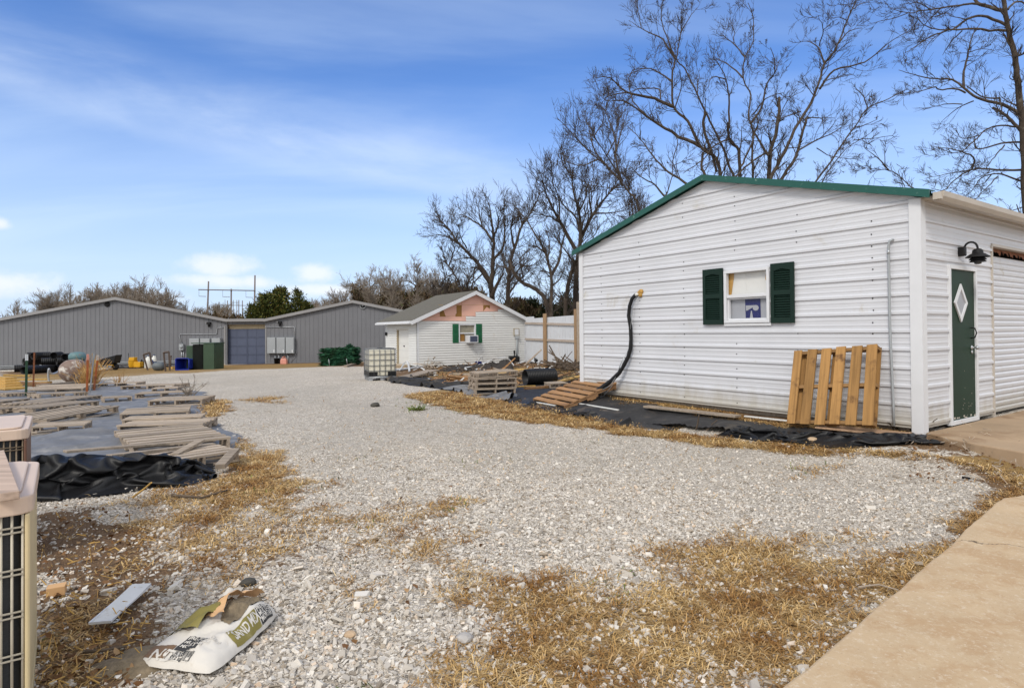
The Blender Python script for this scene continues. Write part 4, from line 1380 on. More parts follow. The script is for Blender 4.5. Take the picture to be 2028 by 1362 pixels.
m_bplas = mat('blue jug plastic', (.02, .05, .16), .4, .1, 4)
jug(293.5, 729, .78, .22, m_wplas, 'tall white jug behind the leaning steel frame', m_bplas)
jug(299, 728, .55, .18, m_bplas, 'navy blue jug between the white jugs and the frame')
jug(305, 727.5, .80, .17, m_wplas, 'white jug with blue handle right of the navy jug', m_bplas, m_bplas)
jug(530.5, 719.6, .50, .17, mat('slate jug plastic', (.10, .125, .16), .45, .1, 4), 'slate blue jug with white label beside the overhead door', m_wplas, m_wplas)
# black bucket and pink gas can
p = gp(548.5, 720)
bk = thing('black_bucket', 'black bucket on the ground under the right hand cabinets', 'bucket', tuple(p))
b = MB(); b.lathe(p, [(.17, 0), (.20, .38), (.215, .38), (.215, .36)], 16); b.build('pail', m_black, bk)
b = MB(); b.tube([p + Vector((.21 * math.cos(t), -.1 * math.sin(t), .36 - .1 * math.sin(t))) for t in np.linspace(0, math.pi, 9)], .008, 5); b.build('bail', m_galv, bk)
m_pinkp = mat('faded red plastic', (.62, .27, .21), .5, .15, 5)
p = gp(562.5, 721)
gc = thing('fuel_can', 'faded pink plastic fuel can standing below the right hand cabinets', 'fuel can', tuple(p))
b = MB(); b.box(p + Vector((0, 0, .15)), (.42, .3, .30)); b.box(p + Vector((0, 0, .335)), (.36, .26, .10)); b.build('can', m_pinkp, gc, bevel=.04)
b = MB(); b.tube([p + Vector((-.12, 0, .38)), p + Vector((-.12, 0, .46)), p + Vector((.08, 0, .46)), p + Vector((.08, 0, .38))], .028, 7); b.build('handle', m_pinkp, gc)
b = MB(); b.lathe(p + Vector((.02, 0, .46)), [(.05, 0), (.05, .07), (.03, .1)], 10); b.build('cap', m_rust, gc)

# two rusty stanchion frames and a grey tank between them
def stanchion(pts_px, lab, y_off=0.0):
    base = gp(*pts_px[0]); y0 = base.y
    t = thing('steel_frame', lab, 'frame', tuple(base))
    P = [at_y(px, py, y0) for px, py in pts_px]
    b = MB()
    for a, c in zip(P[:-1], P[1:]): b.tube([a, c], .055, 4)
    b.build('frame_bars', mat('brown steel', (.085, .062, .05), .7, .2, 6) if 'brown steel' not in MATS else MATS['brown steel'], t)
    return t
stanchion([(292.5, 733), (284, 702), (296.5, 698), (299, 714), (304, 729)], 'leaning brown steel frame with sloping top near the white jugs')
stanchion([(328, 735), (324, 698), (334.5, 696.5), (336.5, 733.5)], 'upright brown steel frame right of the grey round tank')
p = gp(338, 730); st_ = thing('rusty_stake', 'short brown steel stake behind the upright frame', 'stake', tuple(p))
b = MB(); b.tube([p, at_y(338.5, 706, p.y)], .035, 5); b.lathe(at_y(338.5, 706, p.y), [(.06, 0), (.06, .06)], 8); b.build('stake', MATS['brown steel'], st_)
p = gp(313, 734.2)
tk = thing('pressure_tank', 'small grey pressure tank lying on the ground between two steel frames', 'tank', tuple(p))
b = MB(); b.lathe(p + Vector((-.3, 0, .25)), [(.001, -.02), (.12, .0), (.22, .08), (.25, .2), (.25, .45), (.2, .56), (.08, .6), (.05, .66)], 14, (1, .25, 0)); b.build('tank_body', mat('slate tank', (.10, .115, .125), .5, .15, 4), tk)
b = MB(); b.lathe(p + Vector((.33, .15, .25)), [(.035, 0), (.035, .1), (.05, .1), (.05, .14)], 8, (1, .25, 0)); b.build('valve', m_iron, tk)
def plank(name, a, c, wd, th, mt, lab, cat='board', za=None, roll=0):
    """a board from a to c (points on its lower face centre line)"""
    a = Vector(a); c = Vector(c); d = c - a; L = d.length; d.normalize()
    side = Vector((0, 0, 1)).cross(d).normalized(); up = d.cross(side)
    if roll:
        q = Quaternion(d, roll); side = q @ side; up = q @ up
    b = MB(); b.obox(a - side * wd / 2, d * L, side * wd, up * th)
    ob = b.build(name, mt, None, bevel=.003)
    tag(ob, lab, cat); return ob
def gplank(p0, p1, wd, th, mt, lab, dz0=.01, dz1=.01, cat='board', name='board'):
    return plank(name, gp(*p0) + Vector((0, 0, dz0)), gp(*p1) + Vector((0, 0, dz1)), wd, th, mt, lab, cat)
gplank((305, 731.5), (327, 729), .2, .05, m_oldwood, 'pale weathered board lying between the two steel frames', .05, .2)
gplank((338, 730.5), (360, 729), .25, .12, m_lumber, 'tan timber lying behind the upright steel frame', .0, .0)

# ================================================================== white house with stripped gable
HB = -.27
HL = at_z(827, 725, HB); HR = at_z(1040, 716.5, HB)
HL2, HR2 = Vector((HL.x, HL.y, 0)), Vector((HR.x, HR.y, 0))
V1 = (HR2 - HL2); HW = V1.length; V1.normalize()
V2 = Vector((-V1.y, V1.x, 0)); M1 = -V2; M2 = -V1
house = thing('small_white_house', 'small white house with pink foam board showing in its gable', 'house', (HL2.x, HL2.y, HB))
def h1(s, z, o=0.0): return HL2 + V1 * s + M1 * o + Vector((0, 0, z))
def h2(s, z, o=0.0): return HL2 + V2 * s + M2 * o + Vector((0, 0, z))
def k1(px, py): return hit_wall(px, py, HL2, V1)
def k2(px, py): return hit_wall(px, py, HL2, V2)
HE = k1(827, 632)[1]; sA, HAp = k1(937, 580)
HLEN = k2(765, 650)[0]
print('house', HW, HE, HAp, sA, HLEN)
sA = HW / 2 if abs(sA - HW / 2) < .4 else sA
def hroof(s): return HE + (HAp - HE) * (1 - (abs(s - sA) / (sA if s < sA else HW - sA)))
def clap(z0, z1, pitch=.128):
    out = []; z = z0
    while z < z1 + pitch:
        out += [(z, .004), (z + .003, .038), (z + pitch - .003, .007)]
        z += pitch
    return [(a, o) for a, o in out if a <= z1]
def sagz(s, z): return .030 * (fbm(s * .9, z * 2.2, 61, 2) - .5) * 2 * max(0, (z - HB - .9) / 1.5)
def sago(s, z): return .016 * (fbm(s * .8 + 4, z * 2.6, 63, 2) - .5) * 2 * max(.15, (z - HB - .4) / 1.5)
hwl, hwt = k1(907.5, 641); hwr, hwb = k1(941.5, 678)
b = MB()
def hext(z):
    if z <= HE: return (0.0, HW)
    f = min(1, (z - HE) / (HAp - HE)); return (sA * f, HW - (HW - sA) * f)
# siding stops at a ragged stepped line below the foam
steps = [(827, 634), (868, 634), (922, 634), (922, 626), (941, 625), (941, 617.5), (985, 617), (985, 610), (1040, 609)]
def siding_top(s):
    px_s = [k1(px, py)[0] for px, py in steps]; pz = [k1(px, py)[1] for px, py in steps]
    best = pz[0]
    for i in range(len(px_s) - 1):
        if px_s[i] <= s <= px_s[i + 1] + 1e-6: best = pz[i] + (pz[i + 1] - pz[i]) * (s - px_s[i]) / max(1e-6, px_s[i + 1] - px_s[i])
    return best
cuts = sorted(set([0.0, HW] + [min(max(k1(px, py)[0], 0), HW) for px, py in steps]))
mp_s = lambda z, s, o: h1(s, z + sagz(s, z), o + sago(s, z) + .02)
for c0, c1 in zip(cuts[:-1], cuts[1:]):
    if c1 - c0 < .02: continue
    top = siding_top((c0 + c1) / 2)
    def ex(z, c0=c0, c1=c1):
        l, r = hext(z); return (max(c0, l), min(c1, r)) if min(c1, r) > max(c0, l) else (c0, c0)
    wall(b, clap(HB, top), ex, [(hwb, hwt, hwl, hwr)], mp_s, bw=.8)
b.build('front_siding', m_siding, house)
b = MB()
b.poly([h1(0, HE - .12), h1(HW, HE - .12), h1(HW, HE), h1(sA, HAp), h1(0, HE)])
foam = b.build('foam_board', m_pink, house)
b = MB()    # seams between foam sheets
for px0, py0, px1, py1 in ((868, 604, 982, 604), (830, 627, 920, 626), (914, 590, 914, 626), (957, 592, 957, 618)):
    p, q = k1(px0, py0), k1(px1, py1)
    a, c = h1(p[0], p[1], .003), h1(q[0], q[1], .003)
    dd = (c - a); up = Vector((0, 0, .012)) if abs(dd.z) < dd.length * .5 else V1 * .012
    b.poly([a, c, c + up, a + up])
b.build('foam_seam', m_ochre, foam)
b = MB()    # strand board showing through torn foam
for poly in ([(871, 609), (876, 609), (883, 627), (871, 627)], [(904, 604.5), (914.5, 604.5), (914, 627), (902, 627), (902, 622), (904, 621)], [(957, 604.5), (970, 604.5), (970, 611.5), (964, 607.5), (957, 616)]):
    b.poly([h1(*k1(px, py), .005) for px, py in poly])
b.build('strand_board_patch', m_osb, foam)
# side wall with its door
hd0 = k2(803, 700); hd1 = k2(792, 700); hdt = k2(800, 653)[1]
hd_s0, hd_s1 = k2(811, 700)[0], k2(788, 700)[0]
b = MB()
wall(b, clap(HB, HE), lambda z: (0, HLEN), [(HB - 1, hdt, hd_s0, hd_s1)], lambda z, s, o: h2(s, z + .02 * (fbm(s * 2, z * 3, 65, 2) - .5), o + .02), bw=.4)
b.build('side_siding', m_siding, house)
b = MB()
b.obox(h2(hd_s0, HB + .02, -.06), V2 * (hd_s1 - hd_s0), -M2 * .04, Vector((0, 0, hdt - HB - .02)))
for k in range(1, 5): b.obox(h2(hd_s0 + .03, HB + .02 + (hdt - HB) * k / 5, -.055), V2 * (hd_s1 - hd_s0 - .06), M2 * .008, Vector((0, 0, .018)))
hdoor = b.build('garage_door', m_siding, house)
b = MB(); b.lathe(h2((hd_s0 + hd_s1) / 2, HB + 1.0, -.05), [(.04, 0), (.03, .05)], 10, M2); b.build('handle', m_iron, hdoor)
b = MB()
b.obox(h2(hd_s1, HB, -.05), V2 * .12, M2 * .09, Vector((0, 0, hdt - HB + .1)))
b.build('door_jamb', m_tan, house)
b = MB()
b.obox(h2(hd_s0, hdt, -.05), V2 * (hd_s1 - hd_s0), M2 * .08, Vector((0, 0, .1)))
b.build('door_head', m_tan, house)
b = MB()
b.obox(h2(HLEN, HB), V2 * .001, -M2 * HW, Vector((0, 0, HE - HB)))
b.obox(h1(HW, HB), V1 * .02, -M1 * HLEN, Vector((0, 0, HE - HB)))
b.poly([h1(0, HE, -HLEN), h1(HW, HE, -HLEN), h1(sA, HAp, -HLEN)])
b.build('rear_wall', m_siding, house)
b = MB()
b.obox(h1(-.03, HB, .05), V1 * .10, -M1 * .02, Vector((0, 0, HE - HB)))
b.obox(h1(HW - .07, HB, .05), V1 * .09, -M1 * .02, Vector((0, 0, HE - HB)))
b.build('corner_board', m_whitetrim, house)
b = MB(); b.obox(h2(.05, HE - .20, .045), V2 * (HLEN - .1), M2 * .01, Vector((0, 0, .17))); b.build('bare_frieze', m_osb, house)
# roof
slL = (HAp - HE) / sA
b = MB()
OVH, FRH = .45, .28
for sgn, sp_ in ((-1, sA), (1, HW - sA)):
    s_e = sA + sgn * (sp_ + OVH); ze = HE - (HAp - HE) / sp_ * OVH
    b.obox(h1(sA, HAp + .05, FRH), h1(s_e, ze + .05, FRH) - h1(sA, HAp + .05, FRH), -M1 * (HLEN + FRH + .35), Vector((0, 0, .07)))
b.build('roof', m_shingle, house)
b = MB()
for sgn, sp_ in ((-1, sA), (1, HW - sA)):
    s_e = sA + sgn * (sp_ + OVH); ze = HE - (HAp - HE) / sp_ * OVH
    p0 = h1(sA, HAp + .10, FRH + .02); p1 = h1(s_e, ze + .10, FRH + .02)
    b.obox(p0, p1 - p0, -M1 * .02, Vector((0, 0, -.20)))
    p0 = h1(sA, HAp - .01, 0.02); p1 = h1(s_e, ze - .01, 0.02)
    b.obox(p0, p1 - p0, M1 * (FRH - .02), Vector((0, 0, .02)))
ze = HE - slL * OVH
b.obox(h1(-OVH - .02, ze + .10, FRH), -M1 * (HLEN + FRH + .3), V1 * .02, Vector((0, 0, -.14)))
b.obox(h1(-OVH - .12, ze + .06, FRH - .02), -M1 * (HLEN + FRH + .25), V1 * .095, Vector((0, 0, -.10)))
b.build('fascia', m_whitetrim, house)
# window
b = MB(); frame(b, hwl, hwr, hwb, hwt, .07, -.04, .06, h1)
zmm = (hwb + hwt) / 2
b.obox(h1(hwl + .07, zmm - .03, -.02), V1 * (hwr - hwl - .14), M1 * .06, Vector((0, 0, .06)))
hwin = b.build('window', m_whitetrim, house)
b = MB(); b.poly([h1(hwl, hwb, -.03), h1(hwr, hwb, -.03), h1(hwr, hwt, -.03), h1(hwl, hwt, -.03)]); b.build('pane', mat('dusty pane', (.28, .26, .20), .25, .2, 3), hwin)
b = MB(); b.poly([h1(hwl + .05, hwb + .05, -.02), h1(hwl + .38, hwb + .05, -.02), h1(hwl + .38, zmm - .03, -.02), h1(hwl + .05, zmm - .03, -.02)]); b.build('plywood_infill', m_osb, hwin)
a0, az1 = k1(921, 664); a1, az0 = k1(939.5, 678.5)
b = MB(); b.obox(h1(a0, az0, .02), V1 * (a1 - a0), M1 * .42, Vector((0, 0, az1 - az0))); aco = b.build('window_air_conditioner', m_whitetrim, hwin, bevel=.012)
b = MB()
for k in range(9): b.obox(h1(a0 + .08, az0 + .06 + (az1 - az0 - .1) * k / 9, .441), V1 * (a1 - a0 - .14), M1 * .006, Vector((0, 0, .022)))
b.poly([h1(a0 + .07, az0 + .05, .4405), h1(a1 - .05, az0 + .05, .4405), h1(a1 - .05, az1 - .04, .4405), h1(a0 + .07, az1 - .04, .4405)])
b.build('air_conditioner_grille', m_bluegrey, hwin)
for px0, px1 in ((895.5, 907), (942, 953.5)):
    s0 = k1(px0, 660)[0]; s1 = k1(px1, 660)[0]; zt = k1(px0, 641.5)[1]; zb = k1(px0, 679)[1]
    b = MB(); b.obox(h1(s0, zb, .045), V1 * (s1 - s0), M1 * .03, Vector((0, 0, zt - zb)))
    for f0, f1 in ((.07, .46), (.53, .94)):
        n = 12
        for k in range(n): b.obox(h1(s0 + .06, zb + (zt - zb) * (f0 + (f1 - f0) * k / n), .076), V1 * (s1 - s0 - .12), M1 * .012, Vector((0, 0, (zt - zb) * (f1 - f0) / n * .55)))
    b.build('shutter', m_shutg, house)
# meter box and riser
s0, zt = k1(1016, 650); s1, zb = k1(1026.5, 664.5)
b = MB(); b.obox(h1(s0, zb, .045), V1 * (s1 - s0), M1 * .05, Vector((0, 0, zt - zb))); mbx = b.build('meter_box', m_tan, house)
b = MB(); b.obox(h1(s0 + .04, zb + .04, .096), V1 * (s1 - s0 - .08), M1 * .008, Vector((0, 0, zt - zb - .08))); b.build('meter_cover', m_whitetrim, mbx)
b = MB()
q = k1(1022, 668); r_ = k1(1021, 712)
b.tube([h1(q[0], q[1], .1), h1(r_[0], r_[1], .1)], .05, 8); b.box(h1(q[0], q[1] + .02, .1), (.22, .14, .16))
b.build('riser_conduit', m_cab, house)
b = MB(); q = k1(1013, 697); b.tube([h1(q[0], HB + .05, .3), h1(q[0], q[1], .3)], .035, 6); b.tube([h1(q[0] - .14, HB + .30, .3), h1(q[0] + .24, HB + .30, .3)], .03, 6); b.box(h1(q[0], q[1], .3), (.1, .1, .2))
b.build('gas_meter', m_iron, house)
b = MB(); b.box(h2(.95 * HLEN, HB + 2.0 - .35, .1), (.12, .12, .18)); b.build('wall_lamp', m_iron, house)
# concrete stoop
stp = [h2(hd_s0 - .3, 0, .05), h2(hd_s1 + .4, 0, .05), h2(hd_s1 + .4, 0, 1.7), h2(hd_s0 - .3, 0, 1.5)]
b = MB(); b.prism([(p.x, p.y, HB - .4) for p in stp], (0, 0, .43)); b.build('stoop', m_conc, house)

# ================================================================== fence of white sheets on posts
FH = 2.3
f0 = HR2 + V1 * .05 + Vector((0, 0, 0)); f0 = Vector((at_y(1041, 650, HR2.y - .5).x, HR2.y - .5, 0))
f1 = Vector((at_y(1150, 650, 27.2).x, 27.2, 0)); f1 = f1 + (f1 - f0).normalized() * 3.0
fd = (f1 - f0); FL = fd.length; fd.normalize(); fn = Vector((fd.y, -fd.x, 0))
if fn.y > 0: fn = -fn
fence = thing('sheet_fence', 'white corrugated sheet fence on tan posts between house and shed', 'fence', tuple(f0))
def ff(s, z, o=0.0): return f0 + fd * s + fn * o + Vector((0, 0, z))
def kf(px, py): return hit_wall(px, py, f0, fd)
b = MB()
ztop = lambda s: kf(1060, 630)[1] - .0 + (kf(1140, 624)[1] - kf(1060, 630)[1]) * (s - kf(1060, 630)[0]) / (kf(1140, 624)[0] - kf(1060, 630)[0])
prof = []
x = 0
while x < FL: prof += [(x, 0), (x + .05, .0), (x + .07, .022), (x + .12, .022), (x + .14, 0)]; x += .2
prof = [(a, o) for a, o in prof if a < FL]
wall(b, prof, lambda s: (-.6, ztop(s) + (.10 if s < kf(1058, 640)[0] else 0)), [], lambda s, z, o: ff(s, z, -o))
b.build('sheet_panel', m_fence, fence)
b = MB()
for pa, pb in (((1041, 640), (1145, 643)), ((1041, 671.5), (1145, 676))):
    p, q = kf(*pa), kf(*pb)
    b.obox(ff(p[0], p[1] - .05, .004), ff(q[0], q[1] - .05, .004) - ff(p[0], p[1] - .05, .004), fn * .05, Vector((0, 0, .11)))
b.build('rail', wood('weathered rail', (.52, .44, .37), (.22, .14, .09)), fence)
for px, t_ in ((1083, 621), (1145.5, 612)):
    s_, zt = kf(px, t_)
    b = MB(); b.obox(ff(s_ - .12, -.6, .056), fd * .22, fn * .12, Vector((0, 0, zt + .6))); b.build('post', m_post, fence)
s_, zt = kf(1150.5, 598)
b = MB(); b.obox(ff(s_ - .1, -.6, .056), fd * .2, fn * .12, Vector((0, 0, zt + .6))); b.build('post', m_oldwood, fence)
# ================================================================== trees
def tube_arrays(pts, r, n):
    """vertices and quads of one tapering branch"""
    pts = np.asarray(pts, float); m_ = len(pts)
    t = np.gradient(pts, axis=0); t /= np.linalg.norm(t, axis=1, keepdims=True) + 1e-9
    ref = np.array([.31, .52, .8]) if abs(t[0] @ np.array([.31, .52, .8])) < .92 else np.array([1., 0, 0])
    nx = np.cross(t, ref); nx /= np.linalg.norm(nx, axis=1, keepdims=True) + 1e-9
    ny = np.cross(t, nx)
    an = np.arange(n) * 2 * np.pi / n
    V = pts[:, None, :] + (nx[:, None, :] * np.cos(an)[None, :, None] + ny[:, None, :] * np.sin(an)[None, :, None]) * np.asarray(r)[:, None, None]
    i = np.arange(m_ - 1)[:, None] * n + np.arange(n)[None, :]
    j = np.arange(m_ - 1)[:, None] * n + (np.arange(n)[None, :] + 1) % n
    Q = np.stack([i, j, j + n, i + n], -1).reshape(-1, 4)
    return V.reshape(-1, 3), Q

class Bark:
    def __init__(s): s.V = []; s.Q = []; s.n = 0
    def add(s, pts, r, n):
        V, Q = tube_arrays(pts, r, n); s.V.append(V); s.Q.append(Q + s.n); s.n += len(V)
    def build(s, name, mt, parent):
        return np_mesh(name, np.concatenate(s.V), np.concatenate(s.Q), mt, True, parent)

def smooth_line(P, k=4, jit=0.0, rng=None):
    """Catmull-Rom through P"""
    P = np.asarray(P, float)
    A = np.vstack([2 * P[0] - P[1], P, 2 * P[-1] - P[-2]])
    out = []
    for i in range(1, len(A) - 2):
        for t in np.arange(k) / k:
            a, b_, c, d = A[i - 1], A[i], A[i + 1], A[i + 2]
            out.append(.5 * ((2 * b_) + (c - a) * t + (2 * a - 5 * b_ + 4 * c - d) * t * t + (3 * b_ - a - 3 * c + d) * t ** 3))
    out.append(P[-1]); out = np.array(out)
    if jit and rng is not None:
        out[1:-1] += rng.normal(0, jit, (len(out) - 2, 3))
    return out

def twig(bk, p, d, L, r, lev, rng, rmin, up=.16, wig=.13, kids_=5):
    n = 5 if lev > 0 else 4
    pts = [p]; q = np.array(p); d = np.array(d)
    st = L / n
    for k in range(n):
        d = d + rng.normal(0, wig, 3) + np.array([0, 0, up * .5]); d /= np.linalg.norm(d)
        q = q + d * st; pts.append(q)
    rr = np.linspace(r, max(rmin * .7, r * .35), n + 1)
    bk.add(pts, rr, 4 if r > .02 else 3)
    if lev <= 0: return
    for k in range(kids_):
        f = rng.uniform(.2, 1.0); i = min(n - 1, int(f * n)); t = f * n - i
        p2 = pts[i] * (1 - t) + pts[i + 1] * t
        dd = pts[i + 1] - pts[i]; dd /= np.linalg.norm(dd)
        side = rng.normal(size=3); side -= dd * (side @ dd); side /= np.linalg.norm(side) + 1e-9
        ang = rng.uniform(.35, .8)
        d2 = dd * math.cos(ang) + side * math.sin(ang)
        twig(bk, p2, d2, L * rng.uniform(.5, .85) * (1.1 - .35 * f), max(rmin, rr[i] * .6), lev - 1, rng, rmin, up, wig, kids_)

m_bark = mat('dark bark', (.062, .046, .034), .95, .3, 6, bump=.5, bscale=25, dirt=(.13, .115, .09), dirt_amt=.25, dirt_scale=4)
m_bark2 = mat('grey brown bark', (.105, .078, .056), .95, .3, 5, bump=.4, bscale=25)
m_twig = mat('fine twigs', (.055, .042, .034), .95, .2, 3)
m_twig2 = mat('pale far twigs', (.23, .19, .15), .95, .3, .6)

def pix_tree(name, label, limbs, depth, base_px, mt, seed, rmin=.010, ndepth=1.6, lev=2, dens=1.0, tw=1.0, group=None, tdens=5, mtw=None):
    """limbs: list of (pixels, half width px at the start, at the end); depth spread gives the crown its volume"""
    rng = np.random.default_rng(seed)
    bp = at_y(base_px, 650, depth); bz = gz(bp.x, depth)
    t = thing(name, label, 'tree', (bp.x, depth, bz), group)
    bk = Bark(); tws = Bark()
    off = {}; off_seen = set()
    lowest = max(l[0][0][1] for l in limbs)
    for li, (px, r0, r1) in enumerate(limbs):
        px = np.array(px, float)
        st = tuple(px[0])
        y0 = off.get(st, depth + rng.uniform(-.3, .3) * ndepth)
        slope = rng.uniform(-1, 1) * ndepth
        n = len(px); P = []
        for i, (a, c) in enumerate(px):
            y = y0 + slope * (i / max(1, n - 1)) ** 1.3
            P.append(at_y(a, c, y)); off[(a, c)] = y
        if st[1] > lowest - 40 and st not in off_seen:      # a stem: carry it down to the root
            q = Vector((bp.x + rng.normal(0, .12), depth + rng.normal(0, .12), bz - .15)); a_ = P[0]
            if a_.z - bz > .4: P = [q, q.lerp(a_, .5) + Vector((0, 0, .15 * (a_.z - bz)))] + P
        off_seen.add(st)
        L = smooth_line(P, 4, .0, rng)
        seg = np.linalg.norm(np.diff(L, axis=0), axis=1); tot = seg.sum()
        L[1:-1] += rng.normal(0, 1, (len(L) - 2, 3)) * (.045 * np.minimum(seg[1:], .6))[:, None]
        f = np.concatenate([[0], np.cumsum(seg)]) / tot
        rr = (r0 + (r1 - r0) * f) / F * depth
        bk.add(L, np.maximum(rr, rmin), 8 if r0 > 3 else 5)
        # side shoots
        k = int(tot * tdens * dens)
        for _ in range(k):
            g = rng.uniform(.12, 1) ** .7
            i = min(len(L) - 2, int(np.searchsorted(f, g) - 1)); i = max(0, i)
            p = L[i] + (L[i + 1] - L[i]) * ((g - f[i]) / max(1e-6, f[i + 1] - f[i]))
            dd = L[i + 1] - L[i]; dd /= np.linalg.norm(dd)
            side = rng.normal(size=3); side -= dd * (side @ dd); side /= np.linalg.norm(side) + 1e-9
            ang = rng.uniform(.4, .95)
            d2 = dd * math.cos(ang) + side * math.sin(ang)
            ln = tw * rng.uniform(.4, 1.5) * (1.15 - .5 * g)
            twig(tws, p, d2, ln, max(rmin, min(rr[i] * .45, .03)), lev - (rng.random() < .45), rng, rmin * .75, kids_=3 if lev > 2 else 4)
    bk.build('trunk', mt, t)
    tws.build('crown', mtw or m_twig, t)
    return t

def cr1(L, x0=1160, y0=0, sc=3.169): return [(x0 + a / sc, y0 + c / sc) for a, c in L]
# the many-stemmed tree behind the shed
stem = (1400, 500)
LB = [
 ([(875,1300),(850,1140),(820,1000),(720,920),(640,760),(550,670),(543,480),(560,370),(530,290),(480,150),(478,20)], 6.5, .7),
 ([(550,670),(430,620),(260,580),(150,490),(60,490)], 3.6, .5),
 ([(260,580),(150,600),(90,650)], 1.5, .4),
 ([(560,370),(480,250),(350,180),(270,130)], 2.2, .4),
 ([(350,180),(330,90),(325,40)], 1.0, .4),
 ([(960,1300),(935,1140),(870,950),(810,820),(750,700),(700,590),(620,430),(570,370),(600,200),(610,20)], 4.8, .6),
 ([(600,200),(650,110),(700,50)], 1.2, .4),
 ([(750,700),(740,800),(790,960),(820,1080)], 3.0, 2.5),
 ([(720,920),(540,830),(380,730),(250,640),(120,630)], 3.8, .5),
 ([(380,730),(300,640),(270,520),(300,440),(400,430)], 1.5, .5),
 ([(545,520),(480,470),(380,430),(240,480)], 1.7, .5),
 ([(470,620),(455,560),(330,560),(240,600)], 1.7, .5),
 ([(770,1300),(770,1140),(730,1060),(735,960)], 3.6, 2.5),
 ([(700,590),(710,500),(715,430)], 1.3, .4),
 ([(560,680),(600,540),(590,440)], 1.4, .5),
 ([(960,1300),(965,1150),(960,950),(900,870),(900,650),(880,500),(820,380)], 4.2, .6),
 ([(880,500),(800,480),(770,520)], 1.3, .4),
 ([(900,870),(800,920),(740,1000),(610,1090)], 1.8, .5),
 ([(1055,1300),(1055,1150),(1045,950),(1050,830),(1020,720),(1035,600),(990,500),(1000,360),(1050,260),(1050,120),(1020,20)], 4.0, .6),
 ([(1000,360),(930,280),(850,210)], 1.6, .4),
 ([(930,280),(930,190),(900,110)], 1.0, .4),
 ([(985,490),(900,410),(820,370)], 1.8, .5),
 ([(1030,780),(1100,680),(1140,520),(1190,450),(1160,300)], 2.5, .5),
 ([(1190,450),(1215,380)], 1.0, .5),
 ([(1050,720),(1130,620),(1250,580)], 1.4, .4),
 ([(970,1050),(1000,1000),(1080,780),(1060,720)], 2.0, 1.2),
 ([(1145,1300),(1150,1150),(1160,950),(1190,850),(1213,700),(1215,615)], 6.3, 3.0),
 ([(1150,980),(1080,870),(1040,800)], 2.6, 1.5),
 ([(1190,850),(1260,640),(1370,570)], 1.4, .4),
 ([(1140,1300),(1160,1130),(1250,950),(1330,780),(1420,640),(1470,500),(1500,400),(1580,290),(1640,130),(1690,20),(1720,-60)], 5.2, 1.0),
 ([(1500,400),(1440,280),(1340,260)], 2.0, .5),
 ([(1465,290),(1490,190),(1460,100)], 1.2, .4),
 ([(1490,190),(1560,130)], .9, .4),
 ([(1590,270),(1650,200),(1735,175)], 1.5, .5),
 ([(1640,130),(1590,110),(1520,120)], 1.0, .4),
 ([(1660,90),(1650,40),(1580,25)], 1.0, .4),
 ([(1670,60),(1740,20),(1800,5)], 1.1, .4),
 ([(1468,560),(1560,440),(1750,390),(1900,270),(2020,200)], 2.4, .5),
 ([(1490,510),(1560,490),(1680,465)], 1.2, .4),
 ([(1195,1300),(1210,1160),(1320,970),(1370,800),(1390,740)], 3.4, 2.6),
 ([(1390,740),(1480,740),(1560,740)], 1.3, .4),
 ([(1325,950),(1450,880),(1560,830),(1650,760)], 1.8, .5),
 ([(1450,930),(1540,980),(1640,1000)], 1.1, .4),
 ([(1350,700),(1200,750),(1080,750)], 1.4, .4),
 ([(1130,960),(1050,1010),(960,1090),(900,1140)], 1.8, 1.6),
]
LB = [(cr1(a), r0, r1) for a, r0, r1 in LB]
pix_tree('bare_tree', 'big many stemmed bare tree rising behind the shed roof ridge', LB, 24, 1500, m_bark, 21, rmin=.0075, ndepth=2.2, dens=.58, tw=.85, lev=3)
LC = [
 ([(1330,1300),(1420,1170),(1520,1040),(1600,920),(1700,780),(1770,680),(1900,620),(2020,560)], 4.0, .6),
 ([(1770,680),(1740,600),(1700,560)], 1.3, .4),
 ([(1770,680),(1820,640)], 1.0, .5),
 ([(1440,1250),(1480,1150),(1560,1030),(1640,930),(1780,840)], 2.8, .6),
 ([(1690,800),(1740,790),(1830,750)], 1.2, .4),
 ([(1680,880),(1800,870),(1930,850)], 1.0, .4),
]
pix_tree('bare_tree', 'slim forked bare tree leaning right over the green roof slope', [(cr1(a), r0, r1) for a, r0, r1 in LC], 22, 1570, m_bark, 22, rmin=.008, dens=.8, tw=.6)
LD = [
 ([(2100,1240),(2028,1165),(1960,1100),(1900,1070),(1780,1060),(1660,1030)], 2.6, .5),
 ([(1900,1070),(1840,1000),(1750,930)], 1.6, .4), ([(1880,1040),(1875,930)], 1.0, .4), ([(1975,1115),(1985,1060),(1950,1030)], .9, .4),
]
pix_tree('bare_tree', 'low bare limb showing above the shed eave near its gutter', [(cr1(a), r0, r1) for a, r0, r1 in LD], 20, 1900, m_bark, 23, rmin=.008, dens=.7, tw=.55)
LE = [
 ([(400,1420),(500,1240),(540,1110),(550,1000),(580,900)], 2.6, .7), ([(550,1040),(630,1005)], .9, .4), ([(580,900),(575,860)], .7, .4),
 ([(500,1240),(430,1160),(350,1110),(270,1040)], 2.2, .5), ([(345,1110),(370,1050)], .9, .4),
 ([(720,1240),(650,1165),(520,1080),(420,980),(340,870),(260,790)], 3.0, .6), ([(415,960),(420,880)], 1.0, .4), ([(340,870),(340,740)], 1.2, .4),
]
pix_tree('bare_tree', 'thin bare tree in front of the sky left of the shed ridge', [(cr1(a), r0, r1) for a, r0, r1 in LE], 21, 1330, m_bark, 24, rmin=.008, dens=.8, tw=.6)
